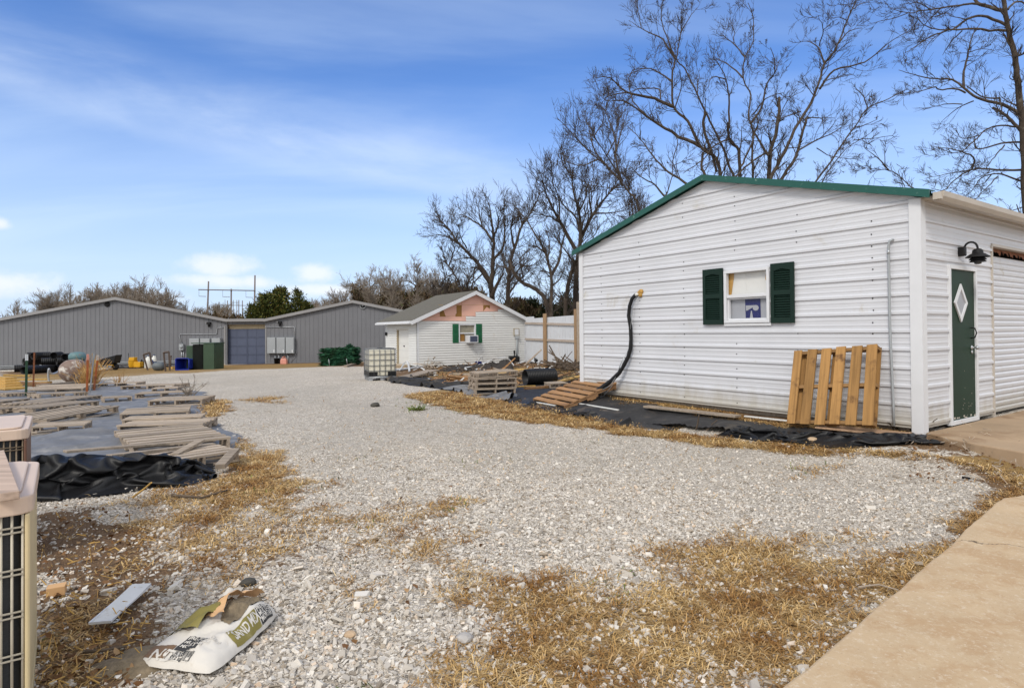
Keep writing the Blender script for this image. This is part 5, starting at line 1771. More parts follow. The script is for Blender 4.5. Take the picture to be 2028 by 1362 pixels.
LF = [
 ([(340,1320),(250,1180),(150,1060),(0,930),(-120,800),(-180,740)], 3.6, .6), ([(230,1170),(190,1000),(180,850),(130,720),(90,640)], 2.6, .5), ([(190,950),(230,800),(260,720)], 1.5, .5),
 ([(150,1060),(60,950),(20,800),(0,740)], 2.0, .5), ([(310,1260),(230,1080),(220,1000)], 1.7, .5), ([(0,930),(-60,860),(-60,740)], 1.4, .5), ([(80,1000),(-40,1040),(-140,1000)], 1.6, .5), ([(280,1220),(150,1180),(20,1160),(-80,1100)], 1.9, .5), ([(270,1210),(300,1080),(370,1040)], 1.3, .5),
]
pix_tree('bare_tree', 'twiggy bare tree crowded between the shed roof and the fence trees', [(cr1(a), r0, r1) for a, r0, r1 in LF], 30, 1262, m_bark, 35, rmin=.0095, ndepth=2.2, dens=1.05, tw=1.05)
def cr2(L): return cr1(L, 1660, 0, 3.095)
LR = [
 ([(1170,1700),(1150,1100),(1135,850),(1125,700),(1100,500),(1080,350),(1045,190),(1022,60),(1012,-80),(1000,-330),(960,-600),(940,-860)], 10.5, 1.2), ([(1000,-330),(880,-480),(800,-700)], 4, .6), ([(1005,-220),(1150,-400),(1240,-640)], 4, .6), ([(1008,-130),(900,-220),(760,-260)], 2.6, .5),
 ([(1015,70),(930,45),(850,15),(820,-60)], 4.0, 2.5), ([(900,30),(820,25),(720,38),(560,60),(430,80),(310,50)], 2.4, .5), ([(430,80),(350,110),(180,150)], 1.0, .4),
 ([(640,45),(560,120),(520,170),(490,230)], 1.2, .4), ([(560,60),(500,20),(380,30)], 1.1, .4),
 ([(1030,155),(880,100),(790,120),(700,180),(560,230),(470,290),(400,330)], 3.0, .5), ([(790,120),(700,100),(660,80)], 1.1, .4), ([(640,195),(560,260),(520,330)], 1.1, .4),
 ([(1030,190),(830,180),(700,185),(600,180),(520,150),(480,100)], 2.7, .5), ([(760,190),(690,260),(640,340)], 1.3, .4),
 ([(1130,705),(1000,640),(850,600),(770,540),(700,490),(560,480),(470,460),(370,430)], 3.8, .5),
 ([(770,540),(770,440),(800,320),(820,230),(880,130)], 2.6, .5), ([(800,320),(880,300),(960,310)], 1.0, .4), ([(800,350),(870,340)], .8, .4),
 ([(780,570),(720,545),(620,550),(590,535),(500,560),(430,570)], 1.9, .5), ([(990,600),(900,600),(790,530)], 1.7, 1.0), ([(990,600),(1000,680)], 1.5, 1.0),
 ([(830,620),(740,660),(640,740)], 1.4, .4), ([(760,640),(650,640),(530,670)], 1.2, .4), ([(690,490),(640,430)], .9, .4),
 ([(1145,830),(1060,740),(1000,690),(950,660)], 3.4, 2.2), ([(1145,790),(1000,770),(900,800),(830,870),(720,940),(600,900)], 2.0, .5), ([(860,830),(760,850),(720,790)], 1.0, .4),
 ([(1150,870),(1000,880),(860,915),(835,870),(840,850)], 2.2, .9), ([(1020,890),(960,960),(900,1040)], 1.4, .5), ([(1060,880),(1000,860),(1005,790)], .9, .4),
 ([(1190,1045),(980,1040),(820,1040),(720,1100),(650,1165),(570,1155)], 2.6, .5), ([(820,1040),(830,965),(720,920),(590,900)], 1.9, .5), ([(820,1040),(700,1060),(530,1095)], 1.1, .4),
 ([(1220,1150),(1100,1105),(980,1065),(880,1090),(820,1170),(780,1200)], 2.4, .5), ([(940,1070),(880,1130),(750,1120)], 1.1, .4), ([(980,1080),(900,1165),(830,1245)], 1.2, .4),
 ([(1140,1080),(1090,1100)], 1.3, .8), ([(1200,1240),(1100,1280),(1020,1300)], 1.5, .4),
 ([(1040,60),(1090,10),(1150,25)], 2.2, 1.6), ([(1080,350),(1150,320)], 2.0, 1.6), ([(1100,500),(1055,480),(1060,440)], 1.0, .5),
]
pix_tree('bare_tree', 'dark thick trunked bare tree at the far right, behind the gutter', [(cr2(a), r0, r1) for a, r0, r1 in LR], 18, 2040, m_bark, 25, rmin=.0055, ndepth=1.2, dens=.72, tw=.58, lev=3)
def cr3(L): return cr1(L, 640, 340, 3.169)
T1 = [
 ([(1060,980),(1060,800),(1055,700),(1065,560),(1070,430),(1060,330),(1040,190)], 9, .8), ([(1060,780),(1100,690),(1130,640)], 4, 1.5),
 ([(1050,690),(960,560),(860,460),(780,350),(690,260)], 4.4, .6), ([(860,460),(780,410),(690,390)], 1.9, .5), ([(780,350),(740,330)], 1.0, .4),
 ([(1068,440),(1000,350),(890,280),(850,270)], 2.8, .5), ([(1065,560),(1130,470),(1140,330),(1130,230)], 3.0, .5), ([(1070,420),(1100,320),(1080,220)], 2.3, .5),
 ([(960,560),(900,540),(820,560)], 1.7, .5), ([(1040,700),(960,600),(930,740)], 2.0, 1.0), ([(1000,640),(930,700),(880,620)], 1.7, .5), ([(1000,350),(980,270),(970,200)], 1.6, .5), ([(900,480),(860,400),(850,330)], 1.5, .5),
]
pix_tree('bare_tree', 'broad bare tree with thick trunk directly behind the pink gable', [(cr3(a), r0, r1) for a, r0, r1 in T1], 46, 974, m_bark, 26, rmin=.014, ndepth=3.0, dens=.95, tw=1.45)
T2 = [
 ([(1160,980),(1160,830),(1165,640),(1200,480),(1250,340),(1330,210),(1360,130)], 6.8, .8), ([(1200,480),(1180,360),(1200,250)], 2.6, .5), ([(1250,340),(1230,250),(1190,200)], 1.9, .5),
 ([(1165,700),(1240,600),(1310,590),(1370,540)], 2.4, .5), ([(1165,650),(1130,560),(1120,450)], 2.2, .5), ([(1240,600),(1240,540),(1300,490)], 1.6, .5), ([(1170,760),(1220,690),(1260,650)], 2.4, 1.0),
]
pix_tree('bare_tree', 'bare tree with rising limbs just right of the pink gable peak', [(cr3(a), r0, r1) for a, r0, r1 in T2], 44, 1008, m_bark, 27, rmin=.014, ndepth=2.6, dens=.95, tw=1.4)
T3 = [
 ([(1420,980),(1400,820),(1340,740),(1240,690),(1190,620),(1170,560)], 6.0, 3.0), ([(1190,620),(1140,600),(1080,590)], 2.6, .6),
 ([(1430,980),(1430,830),(1432,660),(1390,500),(1320,380),(1280,310),(1230,250)], 5.4, .7), ([(1435,650),(1480,560),(1500,450),(1530,340)], 3.4, .6), ([(1390,500),(1340,470),(1290,460)], 1.7, .5), ([(1410,560),(1420,440),(1400,380)], 1.9, .5), ([(1440,640),(1370,620),(1350,650)], 1.5, .5), ([(1432,720),(1480,680),(1520,600)], 1.7, .5),
]
pix_tree('bare_tree', 'bare tree with one stem bent low to the left behind the white fence', [(cr3(a), r0, r1) for a, r0, r1 in T3], 40, 1092, m_bark, 28, rmin=.013, ndepth=2.2, dens=.8, tw=1.2)
T4 = [
 ([(1590,980),(1585,800),(1590,600),(1615,420),(1605,250),(1570,120),(1560,0)], 8.6, 1.0), ([(1520,960),(1530,760),(1570,600),(1590,560)], 4.5, 3.4), ([(1590,500),(1490,320),(1410,170),(1370,30)], 4.2, .7), ([(1490,320),(1420,280),(1340,270)], 2.0, .5), ([(1615,420),(1700,260),(1800,130),(1880,60)], 3.8, .7),
 ([(1610,380),(1580,280),(1500,200),(1470,80)], 2.6, .5), ([(1700,260),(1760,260),(1860,250),(1900,230)], 2.0, .5), ([(1690,280),(1670,160),(1690,40)], 2.1, .5), ([(1590,590),(1540,520),(1450,400)], 2.3, .5), ([(1590,560),(1680,480),(1790,420)], 2.4, .5), ([(1605,250),(1650,150),(1640,50)], 2.0, .5), ([(1800,130),(1850,40),(1840,-60)], 1.6, .5), ([(1585,690),(1480,620)], 1.7, .5),
 ([(1480,300),(1480,180),(1440,60),(1430,-60)], 1.9, .5), ([(1560,30),(1500,-60),(1490,-160)], 1.6, .5), ([(1880,60),(1780,-100),(1700,-220)], 2.2, .6), ([(1700,-220),(1760,-330),(1740,-420)], 1.3, .5), ([(1780,-100),(1840,-220),(1850,-330)], 1.6, .5),
]
pix_tree('bare_tree', 'dense tall bare tree close behind the left corner of the shed', [(cr3(a), r0, r1) for a, r0, r1 in T4], 34, 1140, m_bark, 29, rmin=.012, ndepth=2.6, dens=1.15, tw=1.35)
T5 = [
 ([(880,860),(870,740),(820,640),(770,560),(740,470)], 3.4, .7), ([(820,640),(780,660),(740,700)], 1.5, .5), ([(790,590),(820,500),(830,440)], 1.7, .5), ([(760,860),(770,740),(760,640),(740,560)], 2.4, .6), ([(700,860),(690,760),(690,700)], 1.8, .5), ([(900,860),(910,700),(960,620),(1010,590)], 2.6, .6), ([(770,740),(720,760),(700,800)], 1.3, .5),
]
pix_tree('bare_tree', 'ragged viny tree beside the roof peak of the white house', [(cr3(a), r0, r1) for a, r0, r1 in T5], 43, 905, m_bark, 30, rmin=.014, ndepth=2.0, dens=1.5, tw=.75)
for pxs, lab, sd_, dp in (
    ([( [(585,900),(590,720),(590,640),(582,590)], 2.4, .5), ([(590,720),(540,690),(510,680)], 1.3, .5), ([(590,700),(640,690),(680,640)], 1.6, .5), ([(640,720),(690,690),(690,740)], 1.2, .5)], 'spindly bare tree left of the white house roof', 31, 55),
    ([( [(300,900),(300,780),(290,690),(300,640)], 2.6, .5), ([(300,780),(250,720),(210,690)], 1.6, .5), ([(295,730),(340,690),(400,660)], 1.6, .5), ([(250,760),(180,720),(150,710)], 1.2, .5)], 'round headed small bare tree over the right grey gable', 32, 58),
    ([( [(430,900),(430,780),(420,700),(400,660)], 2.6, .5), ([(430,780),(480,720),(480,680)], 1.6, .5), ([(425,740),(370,720),(340,680)], 1.6, .5)], 'brownish small bare tree between the gable and the white house', 33, 56)):
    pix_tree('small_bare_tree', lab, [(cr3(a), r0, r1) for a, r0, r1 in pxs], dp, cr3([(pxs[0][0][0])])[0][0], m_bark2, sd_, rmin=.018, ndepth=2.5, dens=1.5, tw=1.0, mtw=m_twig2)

# ---- distant bare trees behind the warehouse: one pattern, copied
def far_tree(seed, H):
    rng = np.random.default_rng(seed)
    t = local_thing('far_bare_tree', 'grey brown bare tree far beyond the warehouse roofs', 'tree', 'bare trees on the skyline')
    bk = Bark(); tws = Bark()
    nst = rng.integers(2, 4)
    for s_ in range(nst):
        d = np.array([rng.normal(0, .22), rng.normal(0, .22), 1.0]); d /= np.linalg.norm(d)
        p = np.array([rng.normal(0, .1), rng.normal(0, .1), -.3]); pts = [p]
        for k in range(6):
            d = d + rng.normal(0, .13, 3); d /= np.linalg.norm(d); p = p + d * H / 6.5; pts.append(p)
        bk.add(pts, np.linspace(.13, .03, 7), 5)
        for k in range(26):
            f = rng.uniform(.3, 1); i = min(5, int(f * 6)); q = pts[i] + (pts[i + 1] - pts[i]) * (f * 6 - i)
            side = rng.normal(size=3); side[2] = abs(side[2]) * .7 + .35; side /= np.linalg.norm(side)
            twig(tws, q, side, H * rng.uniform(.16, .36) * (1.25 - .6 * f), .034, 2, rng, .016, kids_=5)
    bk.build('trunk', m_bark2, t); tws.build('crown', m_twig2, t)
    return t
protos = [far_tree(70 + k, 6.5) for k in range(4)]
spots = [(45,632,602,86),(72,630,598,92),(100,628,584,90),(128,624,574,94),(155,622,570,90),(178,618,566,96),(205,612,568,92),(230,608,566,98),(285,612,554,88),(262,610,556,92),(318,620,568,90),(345,624,588,94),
         (372,632,600,96),(395,634,605,120),(420,634,598,124),(440,634,600,128),(462,634,606,118),(655,616,588,88),(672,612,584,84),(690,608,572,80),(708,606,562,76),(610,622,594,100),(632,620,590,96),(820,612,560,70),(845,610,548,66),(870,600,540,64),(790,608,560,74),(765,604,556,72),(745,600,560,76),(726,600,566,78)]
rf = random.Random(4)
used_p = set()
for i, (px, pb, ptop, dpt) in enumerate(spots):
    k = i % 4
    p = at_y(px, 640, dpt); top = at_y(px, ptop, dpt).z; g0 = gz(p.x, dpt) - .2
    s_ = max(.4, (top - g0) / 6.9)
    if k in used_p: o = copy_tree(protos[k])
    else: o = protos[k]; used_p.add(k)
    o.location = (p.x, dpt, g0); o.rotation_euler = (0, 0, rf.uniform(0, 6.28)); o.scale = (s_ * rf.uniform(.8, 1.1), s_ * rf.uniform(.8, 1.1), s_)

# ---- evergreens: sprays of small flat leaves packed through a crown
def leaf_mat(name, stops):
    mt = straw_mat(name, stops); return mt
m_cedar = leaf_mat('cedar sprays', [(0, (.028, .042, .012)), (.35, (.055, .08, .018)), (.7, (.115, .135, .03)), (.92, (.21, .195, .045)), (1, (.26, .22, .07))])
m_under = leaf_mat('winter undergrowth', [(0, (.04, .03, .018)), (.4, (.085, .062, .036)), (.75, (.13, .09, .052)), (1, (.085, .095, .032))])
m_dkgreen = leaf_mat('dark evergreen', [(0, (.008, .013, .005)), (.5, (.018, .030, .010)), (1, (.05, .058, .018))])
m_artgreen = leaf_mat('dark green plastic needles', [(0, (.008, .035, .020)), (.5, (.015, .08, .04)), (.9, (.028, .13, .065)), (1, (.05, .18, .10))])
def leaf_cloud(P, D, size, rng, asp=.42):
    """P points, D outward directions: flat sprays"""
    n = len(P)
    D = D + rng.normal(0, .45, (n, 3)); D /= np.linalg.norm(D, axis=1, keepdims=True) + 1e-9
    side = np.cross(D, rng.normal(size=(n, 3))); side /= np.linalg.norm(side, axis=1, keepdims=True) + 1e-9
    L = size * rng.uniform(.6, 1.4, n)[:, None]
    V = np.stack([P - side * L * asp * .5, P + side * L * asp * .5, P + D * L * .7 + side * L * asp * .35, P + D * L, P + D * L * .7 - side * L * asp * .35], 1)
    i = np.arange(n)[:, None] * 5
    Fq = np.concatenate([i + np.array([[0, 1, 2]]), i + np.array([[0, 2, 4]]), i + np.array([[4, 2, 3]])], 0)
    return V.reshape(-1, 3), Fq
def cedar(px, ptop, pw, dpt, label, seed, mt=None, n=5200, name='cedar_tree', cat='tree', group=None, bottom=None, power=.8):
    rng = np.random.default_rng(seed)
    c = at_y(px, 640, dpt); top = at_y(px, ptop, dpt).z
    g0 = gz(c.x, dpt) if bottom is None else bottom
    H = top - g0; Rw = pw / F * dpt
    t = thing(name, label, cat, (c.x, dpt, g0), group)
    b = MB(); b.tube([(c.x, dpt, g0 - .2), (c.x + .05, dpt, g0 + H * .5), (c.x, dpt, top - H * .08)], [Rw * .09, Rw * .06, .02], 7); b.build('trunk', m_bark, t)
    nb = 230
    P = []; D = []
    for k in range(nb):
        f = rng.uniform(.06, 1.0) ** .9
        a = rng.uniform(0, 2 * np.pi)
        rr = Rw * (1 - f) ** power * rng.uniform(.65, 1.12) + .12
        z0 = g0 + H * f
        m_ = max(12, int(n / nb * (.5 + (1 - f))))
        u = rng.random(m_) ** .55
        lift = rng.uniform(.25, .75)
        px_ = c.x + np.cos(a) * rr * u; py_ = dpt + np.sin(a) * rr * u
        pz_ = z0 - (1 - u) * rr * .2 + rr * u * lift * .5
        sp = .16 * rr + .14
        P.append(np.stack([px_, py_, pz_], 1) + rng.normal(0, sp, (m_, 3)))
        D.append(np.tile(np.array([np.cos(a) * .7, np.sin(a) * .7, .75]), (m_, 1)))
    # a spire of tips
    m_ = 120; f = rng.uniform(.86, 1.0, m_)
    P.append(np.stack([c.x + rng.normal(0, .10 * Rw, m_) * (1.1 - f) * 5, dpt + rng.normal(0, .10 * Rw, m_) * (1.1 - f) * 5, g0 + H * f], 1)); D.append(np.tile(np.array([0, 0, 1.0]), (m_, 1)))
    P = np.concatenate(P); D = np.concatenate(D)
    V, Fq = leaf_cloud(P, D, max(.18, Rw * .12), rng)
    np_mesh('crown', V, Fq, mt or m_cedar, False, t)
    return t
for a in ((557, 574, 40, 66, 'tallest olive green cedar in the clump above the low roof', 1), (590, 577, 27, 66.5, 'pointed cedar at the right end of the clump, next to the grey roof', 2), (522, 586, 34, 65, 'leaning cedar in front of the power line pole', 3), (500, 605, 26, 64, 'low spreading cedar at the left end of the clump', 4), (538, 582, 30, 68, 'dark bushy cedar in the middle of the clump', 5), (608, 600, 20, 67, 'short brownish cedar tucked against the roof slope', 6)):
    cedar(*a, group='cedars behind the warehouse', n=8500, power=.62)
# dark belt of undergrowth and evergreens beyond fence and house
def belt(name, label, px0, px1, dpt, top_fn, seed, mt, n, size, kind='stuff'):
    rng = np.random.default_rng(seed)
    px = rng.uniform(px0, px1, n)
    yy = dpt + rng.uniform(-3, 3, n)
    X = np.array([(p - CX) / F * y for p, y in zip(px, yy)])
    top = np.array([top_fn(p) for p in px]); zt = 1.45 + (657 - top) / F * yy
    clump = .60 + .55 * fbm(X * .5, yy * .5 + seed, seed, 3)
    g0 = ground(X, yy)
    u = rng.random(n) ** .75
    Z = g0 + (zt - g0) * np.minimum(1.12, clump) * u
    P = np.stack([X, yy, Z], 1) + rng.normal(0, .12, (n, 3))
    D = np.stack([rng.normal(0, .4, n), rng.normal(0, .4, n), np.ones(n)], 1)
    V, Fq = leaf_cloud(P, D, size, rng, .30)
    o = np_mesh(name, V, Fq, mt)
    tag(o, label, 'undergrowth', None, kind)
belt('undergrowth', 'tangled brown winter brush beyond the white fence', 990, 1250, 52, lambda p: 596 + 6 * math.sin(p / 17), 1, m_under, 26000, .40)
belt('undergrowth', 'brown brush filling the gap between warehouse and white house', 700, 960, 62, lambda p: 572 + 12 * math.sin(p / 29), 2, m_under, 26000, .45)
belt('undergrowth', 'far grey brown scrub line behind the grey warehouse', -500, 760, 105, lambda p: 622 + 6 * math.sin(p / 37), 3, m_under, 30000, .7)
belt('undergrowth', 'brown winter brush on the skyline beyond the white shed', 1250, 2700, 60, lambda p: 600 + 9 * math.sin(p / 23), 6, m_under, 16000, .45)
for a in ((1120, 588, 26, 47, 'dark evergreen bush nearest the shed corner above the fence', 11), (1085, 598, 24, 49, 'dark evergreen bush behind the middle fence post', 12), (1055, 596, 18, 50, 'olive evergreen bush above the left end of the fence', 13)):
    cedar(*a, mt=m_dkgreen, name='evergreen_bush', cat='bush', group='evergreens beyond the fence', n=4200, power=.55)

# ---- the power line
m_pole = mat('grey utility pole', (.15, .125, .115), .85, .1, 1)
def hframe(tops, bar, drops, dpt, lab, base=700, w_=.19):
    c = at_y((tops[0][0] + tops[-1][0]) / 2, 650, dpt)
    t = thing('transmission_tower', lab, 'pylon', (c.x, dpt, gz(c.x, dpt)), 'power line structures')
    for x0, y0, x1 in tops:
        p = at_y(x0, y0, dpt); q = at_y(x1, base, dpt); q.z = gz(q.x, dpt) - .3
        b = MB(); b.tube([q, p], [w_ * 1.15, w_ * .85], 7); b.build('pole', m_pole, t)
    b = MB(); a = at_y(bar[0], bar[1], dpt - .3); c_ = at_y(bar[2], bar[3], dpt - .3)
    b.tube([a, c_], w_ * .6, 4); b.build('cross_arm', m_pole, t)
    for (x, y, x2, y2) in drops:
        b = MB(); b.tube([at_y(x, y, dpt), at_y(x, y2, dpt)], w_ * .16, 4); b.tube([at_y(x, y2, dpt), at_y(x2, y2 + .6, dpt)], w_ * .30, 5); b.build('insulator_arm', m_pole, t)
    return t
hframe([(413, 557, 408.5), (458, 572, 457), (505, 545, 503)], (393, 573.5, 506, 575.5), [(394, 574, 408, 586.5), (441, 575, 455, 587.5), (487, 576, 501, 588.5)], 140, 'tall three pole power line structure with a long cross arm')
hframe([(450.5, 595, 450), (473, 594, 473), (480, 595, 480)], (438.5, 604, 487, 605), [(439, 604, 441, 612)], 330, 'small distant power line structure seen beneath the tall one', w_=.26)
hframe([(462, 594, 462), (469, 594, 469)], (460, 599, 474, 599), [(470, 599, 472, 603)], 420, 'farthest tiny pair of power line poles near the cedars', w_=.24)
# ================================================================== ground cloths
def cloth(name, poly_px, mt, label, cat, cell=.07, lift=.012, wr=.03, seed=1, folds=None, edge=.05, thick=.0, poly=None):
    """a sheet lying on the ground inside an outline; folds: (px, py, radius, height)"""
    poly = gpoly(poly_px) if poly is None else poly
    P2 = [(p.x, p.y) for p in poly]
    x0, x1 = min(p[0] for p in P2) - cell, max(p[0] for p in P2) + cell
    y0, y1 = min(p[1] for p in P2) - cell, max(p[1] for p in P2) + cell
    nx, ny = int((x1 - x0) / cell) + 2, int((y1 - y0) / cell) + 2
    X, Y = np.meshgrid(np.linspace(x0, x1, nx), np.linspace(y0, y1, ny))
    sdv = poly_sd(X, Y, P2) + (fbm(X * 2.2, Y * 2.2, seed + 5, 3) - .5) * edge * 2
    Zg = ground(X, Y)
    ang = .5
    xr = X * math.cos(ang) + Y * math.sin(ang); yr = -X * math.sin(ang) + Y * math.cos(ang)
    wv = ridged(xr * .9, yr * 2.4, seed, 3)
    H = lift + wr * np.clip(wv - .45, 0, 1) * 2 * sstep(0, .25, sdv)
    for (px, py, rad, hh) in (folds or []):
        c = gp(px, py)
        d = np.hypot(X - c.x, (Y - c.y)) / rad
        H = H + hh * np.exp(-d * d) * (.55 + .9 * ridged(X * 2.1, Y * 2.1, seed + 3, 3))
    Z = Zg + H
    idx = -np.ones(X.shape, int)
    inside = sdv > 0
    cellin = inside[:-1, :-1] | inside[1:, :-1] | inside[:-1, 1:] | inside[1:, 1:]
    i = np.arange(ny - 1)[:, None] * nx + np.arange(nx - 1)[None, :]
    Q = np.stack([i, i + 1, i + 1 + nx, i + nx], -1)[cellin]
    used = np.unique(Q); mp_ = -np.ones(nx * ny, int); mp_[used] = np.arange(len(used))
    V = np.stack([X.ravel(), Y.ravel(), Z.ravel()], 1)[used]
    o = np_mesh(name, V, mp_[Q], mt, True)
    tag(o, label, cat)
    return o

def heap(name, path_px, width, height, mt, label, cat, seed, nu=130, nv=60, folds=1.0, base=-.01):
    """bunched up cloth along a path: a low crumpled strip with sharp folds"""
    P = smooth_line([list(gp(*p)) for p in path_px], 6)
    seg = np.linalg.norm(np.diff(P[:, :2], axis=0), axis=1); s_ = np.concatenate([[0], np.cumsum(seg)]); L = s_[-1]
    u = np.linspace(0, 1, nu); v = np.linspace(-1, 1, nv)
    Px = np.interp(u * L, s_, P[:, 0]); Py = np.interp(u * L, s_, P[:, 1])
    T = np.stack([np.gradient(Px), np.gradient(Py)], 1); T /= np.linalg.norm(T, axis=1, keepdims=True)
    Nn = np.stack([-T[:, 1], T[:, 0]], 1)
    wd = np.array([width(a) for a in u]); ht = np.array([height(a) for a in u])
    wmax = wd.max()
    U = u[:, None] * L + 0 * v[None, :]
    sg = np.where(v < 0, 3.1, 8.7)[None, :] + 0 * U
    wob = 1 + .75 * (fbm(U * 1.9 / max(.3, wmax) * .35, sg, seed, 4) - .5)
    off = v[None, :] * wd[:, None] * wob
    k = 1.05 / max(.12, wmax)                       # fold size follows the width of the heap
    wx = fbm(U * 1.1 * k, off * 1.6 * k, seed + 9, 3) * 2.4; wy = fbm(U * 1.3 * k + 5, off * 1.4 * k, seed + 10, 3) * 2.0
    a1 = 1 - np.abs(2 * vnoise(U * 1.7 * k + wx, off * 1.5 * k - U * .9 * k + wy, seed) - 1)
    a2 = 1 - np.abs(2 * vnoise(U * 3.6 * k - wy, off * 3.2 * k + U * 1.6 * k + wx, seed + 1) - 1)
    a3 = 1 - np.abs(2 * vnoise(U * 7.5 * k + wx * 1.5, off * 6.0 * k - U * 2 * k, seed + 2) - 1)
    fo = .55 * a1 ** 1.5 + .33 * a2 ** 1.3 + .16 * a3
    prof = np.clip(1 - np.abs(v[None, :]) ** 2.0, 0, 1) ** .62
    lump = .25 + 1.1 * fbm(U * 1.15 * k, 0 * U + 2, seed + 30, 3)
    H = ht[:, None] * prof * (.12 + 1.35 * fo * folds) * lump
    endt = sstep(0, .05, u)[:, None] * sstep(0, .05, 1 - u)[:, None]
    Z = ground(X0 := Px[:, None] + Nn[:, 0:1] * off, Y0 := Py[:, None] + Nn[:, 1:2] * off) + .012 + H * endt
    sh = .45 / k * .35
    X = X0 + (fbm(U * 2.4 * k, off * 3 * k + 3, seed + 21, 3) - .5) * sh; Y = Y0 + (fbm(U * 2.4 * k + 7, off * 3 * k, seed + 22, 3) - .5) * sh
    b = MB(); b.grid([[Vector((X[i, j], Y[i, j], Z[i, j])) for j in range(nv)] for i in range(nu)])
    o = b.build(name, mt); tag(o, label, cat); return o

def crumpled(name, path_px, wd, fu, fv, mt, label, cat, seed, cell=.035, lump=.16, steps=170, back=0.0):
    """a piece of cloth, larger than the ground it covers, pushed together and let fall (a small particle cloth)"""
    P = smooth_line([list(gp(*p)) for p in path_px], 6)
    seg = np.linalg.norm(np.diff(P[:, :2], axis=0), axis=1); s_ = np.concatenate([[0], np.cumsum(seg)]); L = s_[-1]
    nu, nv = int(L * fu / cell) + 1, int(wd * 2 * fv / cell) + 1
    u = np.linspace(0, 1, nu); v = np.linspace(-1, 1, nv)
    du, dv = L * fu / (nu - 1), wd * 2 * fv / (nv - 1)
    Px = np.interp(u * L, s_, P[:, 0]); Py = np.interp(u * L, s_, P[:, 1])
    T = np.stack([np.gradient(Px), np.gradient(Py)], 1); T /= np.linalg.norm(T, axis=1, keepdims=True)
    Nn = np.stack([-T[:, 1], T[:, 0]], 1)
    U = u[:, None] * L + 0 * v[None, :]; Vv = wd * v[None, :] + 0 * U
    ox = (fbm(U * 2.1, Vv * 2.1, seed, 2) - .5) * .30; oy = (fbm(U * 2.3 + 5, Vv * 2.3, seed + 1, 2) - .5) * .30
    X = Px[:, None] + Nn[:, 0:1] * (Vv + oy) + T[:, 0:1] * ox; Y = Py[:, None] + Nn[:, 1:2] * (Vv + oy) + T[:, 1:2] * ox
    g0 = ground(X, Y)
    Z = g0 + .03 + lump * (.25 + 1.5 * fbm(U * 2.6, Vv * 2.6, seed + 2, 3)) * (1 - .55 * np.abs(v[None, :]) ** 3)
    A = np.stack([X, Y, Z], -1); B = A.copy()
    floor_b = back * np.exp(-((v[None, :] - .12) / .5) ** 2) * (.25 + 1.5 * fbm(U * 1.7, 0 * U + 3, seed + 40, 2)) * (1 - sstep(.82, 1, u)[:, None])
    dd = math.hypot(du, dv)
    def pair(sa, sb, rest, k):
        d = A[sb] - A[sa]; l = np.linalg.norm(d, axis=-1, keepdims=True) + 1e-9
        c = d * ((l - rest) / l * .5 * k)
        A[sa] += c; A[sb] -= c
    def sets(di, dj):
        out = []
        for par in (0, 1):
            # split by parity so no point is moved twice at once
            if di: 
                ii = np.arange(par * di, nu - di, 2 * di)
                ii = np.concatenate([ii + q for q in range(di)]); ii = ii[ii + di < nu]
                jj = np.arange(0, nv - abs(dj)) + (abs(dj) if dj < 0 else 0)
                out.append((np.ix_(ii, jj), np.ix_(ii + di, jj + dj)))
            else:
                jj = np.arange(par * dj, nv - dj, 2 * dj)
                jj = np.concatenate([jj + q for q in range(dj)]); jj = jj[jj + dj < nv]
                ii = np.arange(nu)
                out.append((np.ix_(ii, jj), np.ix_(ii, jj + dj)))
        return out
    cons = [(s1, s2, r_, k) for (di, dj, r_, k) in ((1, 0, du, 1), (0, 1, dv, 1), (1, 1, dd, .6), (1, -1, dd, .6), (2, 0, 2 * du, .10), (0, 2, 2 * dv, .10)) for s1, s2 in sets(di, dj)]
    for it in range(steps):
        vel = (A - B) * .94; B = A.copy()
        A = A + vel; A[..., 2] -= .0011
        for k in range(9):
            for s1, s2, r_, kk in cons: pair(s1, s2, r_, kk)
        gz_ = ground(A[..., 0], A[..., 1]) + .014 + floor_b
        hit = A[..., 2] < gz_
        A[..., 2] = np.where(hit, gz_, A[..., 2])
        A[hit, :2] = B[hit, :2] * .8 + A[hit, :2] * .2
    i = np.arange(nu - 1)[:, None] * nv + np.arange(nv - 1)[None, :]
    Q = np.stack([i, i + 1, i + 1 + nv, i + nv], -1).reshape(-1, 4)
    o = np_mesh(name, A.reshape(-1, 3), Q, mt, True)
    sb = o.modifiers.new('smooth', 'SUBSURF'); sb.levels = 1; sb.render_levels = 1
    tag(o, label, cat); return o

cloth('ground_sheet', [(-160,800),(60,770),(200,756),(300,764),(402,778),(404,832),(470,868),(450,905),(405,940),(250,955),(80,990),(-60,1000),(-160,900)], m_tarp,
      'grey dusty weed fabric sheet spread under the scattered pallets', 'fabric sheet', .06, .012, .05, 3, [(150,880,.5,.10),(190,868,.45,.08),(110,800,.6,.10),(15,785,.8,.10),(225,890,.4,.06),(120,930,.5,.08)], .12)
crumpled('fabric_heap', [(30,985),(110,980),(170,970),(225,962),(280,954),(340,946),(395,938),(425,934)], .34, 1.25, 2.15, m_fabric,
     'bunched up black weed fabric along the near edge of the pallets', 'fabric heap', 5, .030, .40, 200, .25)
cloth('ground_sheet', [(790,745),(850,748),(930,765),(1010,768),(1080,748),(1160,752),(1220,792),(1280,800),(1330,812),(1550,850),(1640,852),(1800,872),(1810,880),(1620,882),(1480,866),(1340,846),(1230,835),(1100,808),(1010,793),(960,784),(880,772),(820,760)], m_fab2,
      'black weed fabric strip running along the foot of the white shed', 'fabric sheet', .055, .016, .03, 13, [(1440,855,.35,.07),(1350,845,.3,.05)], .06)
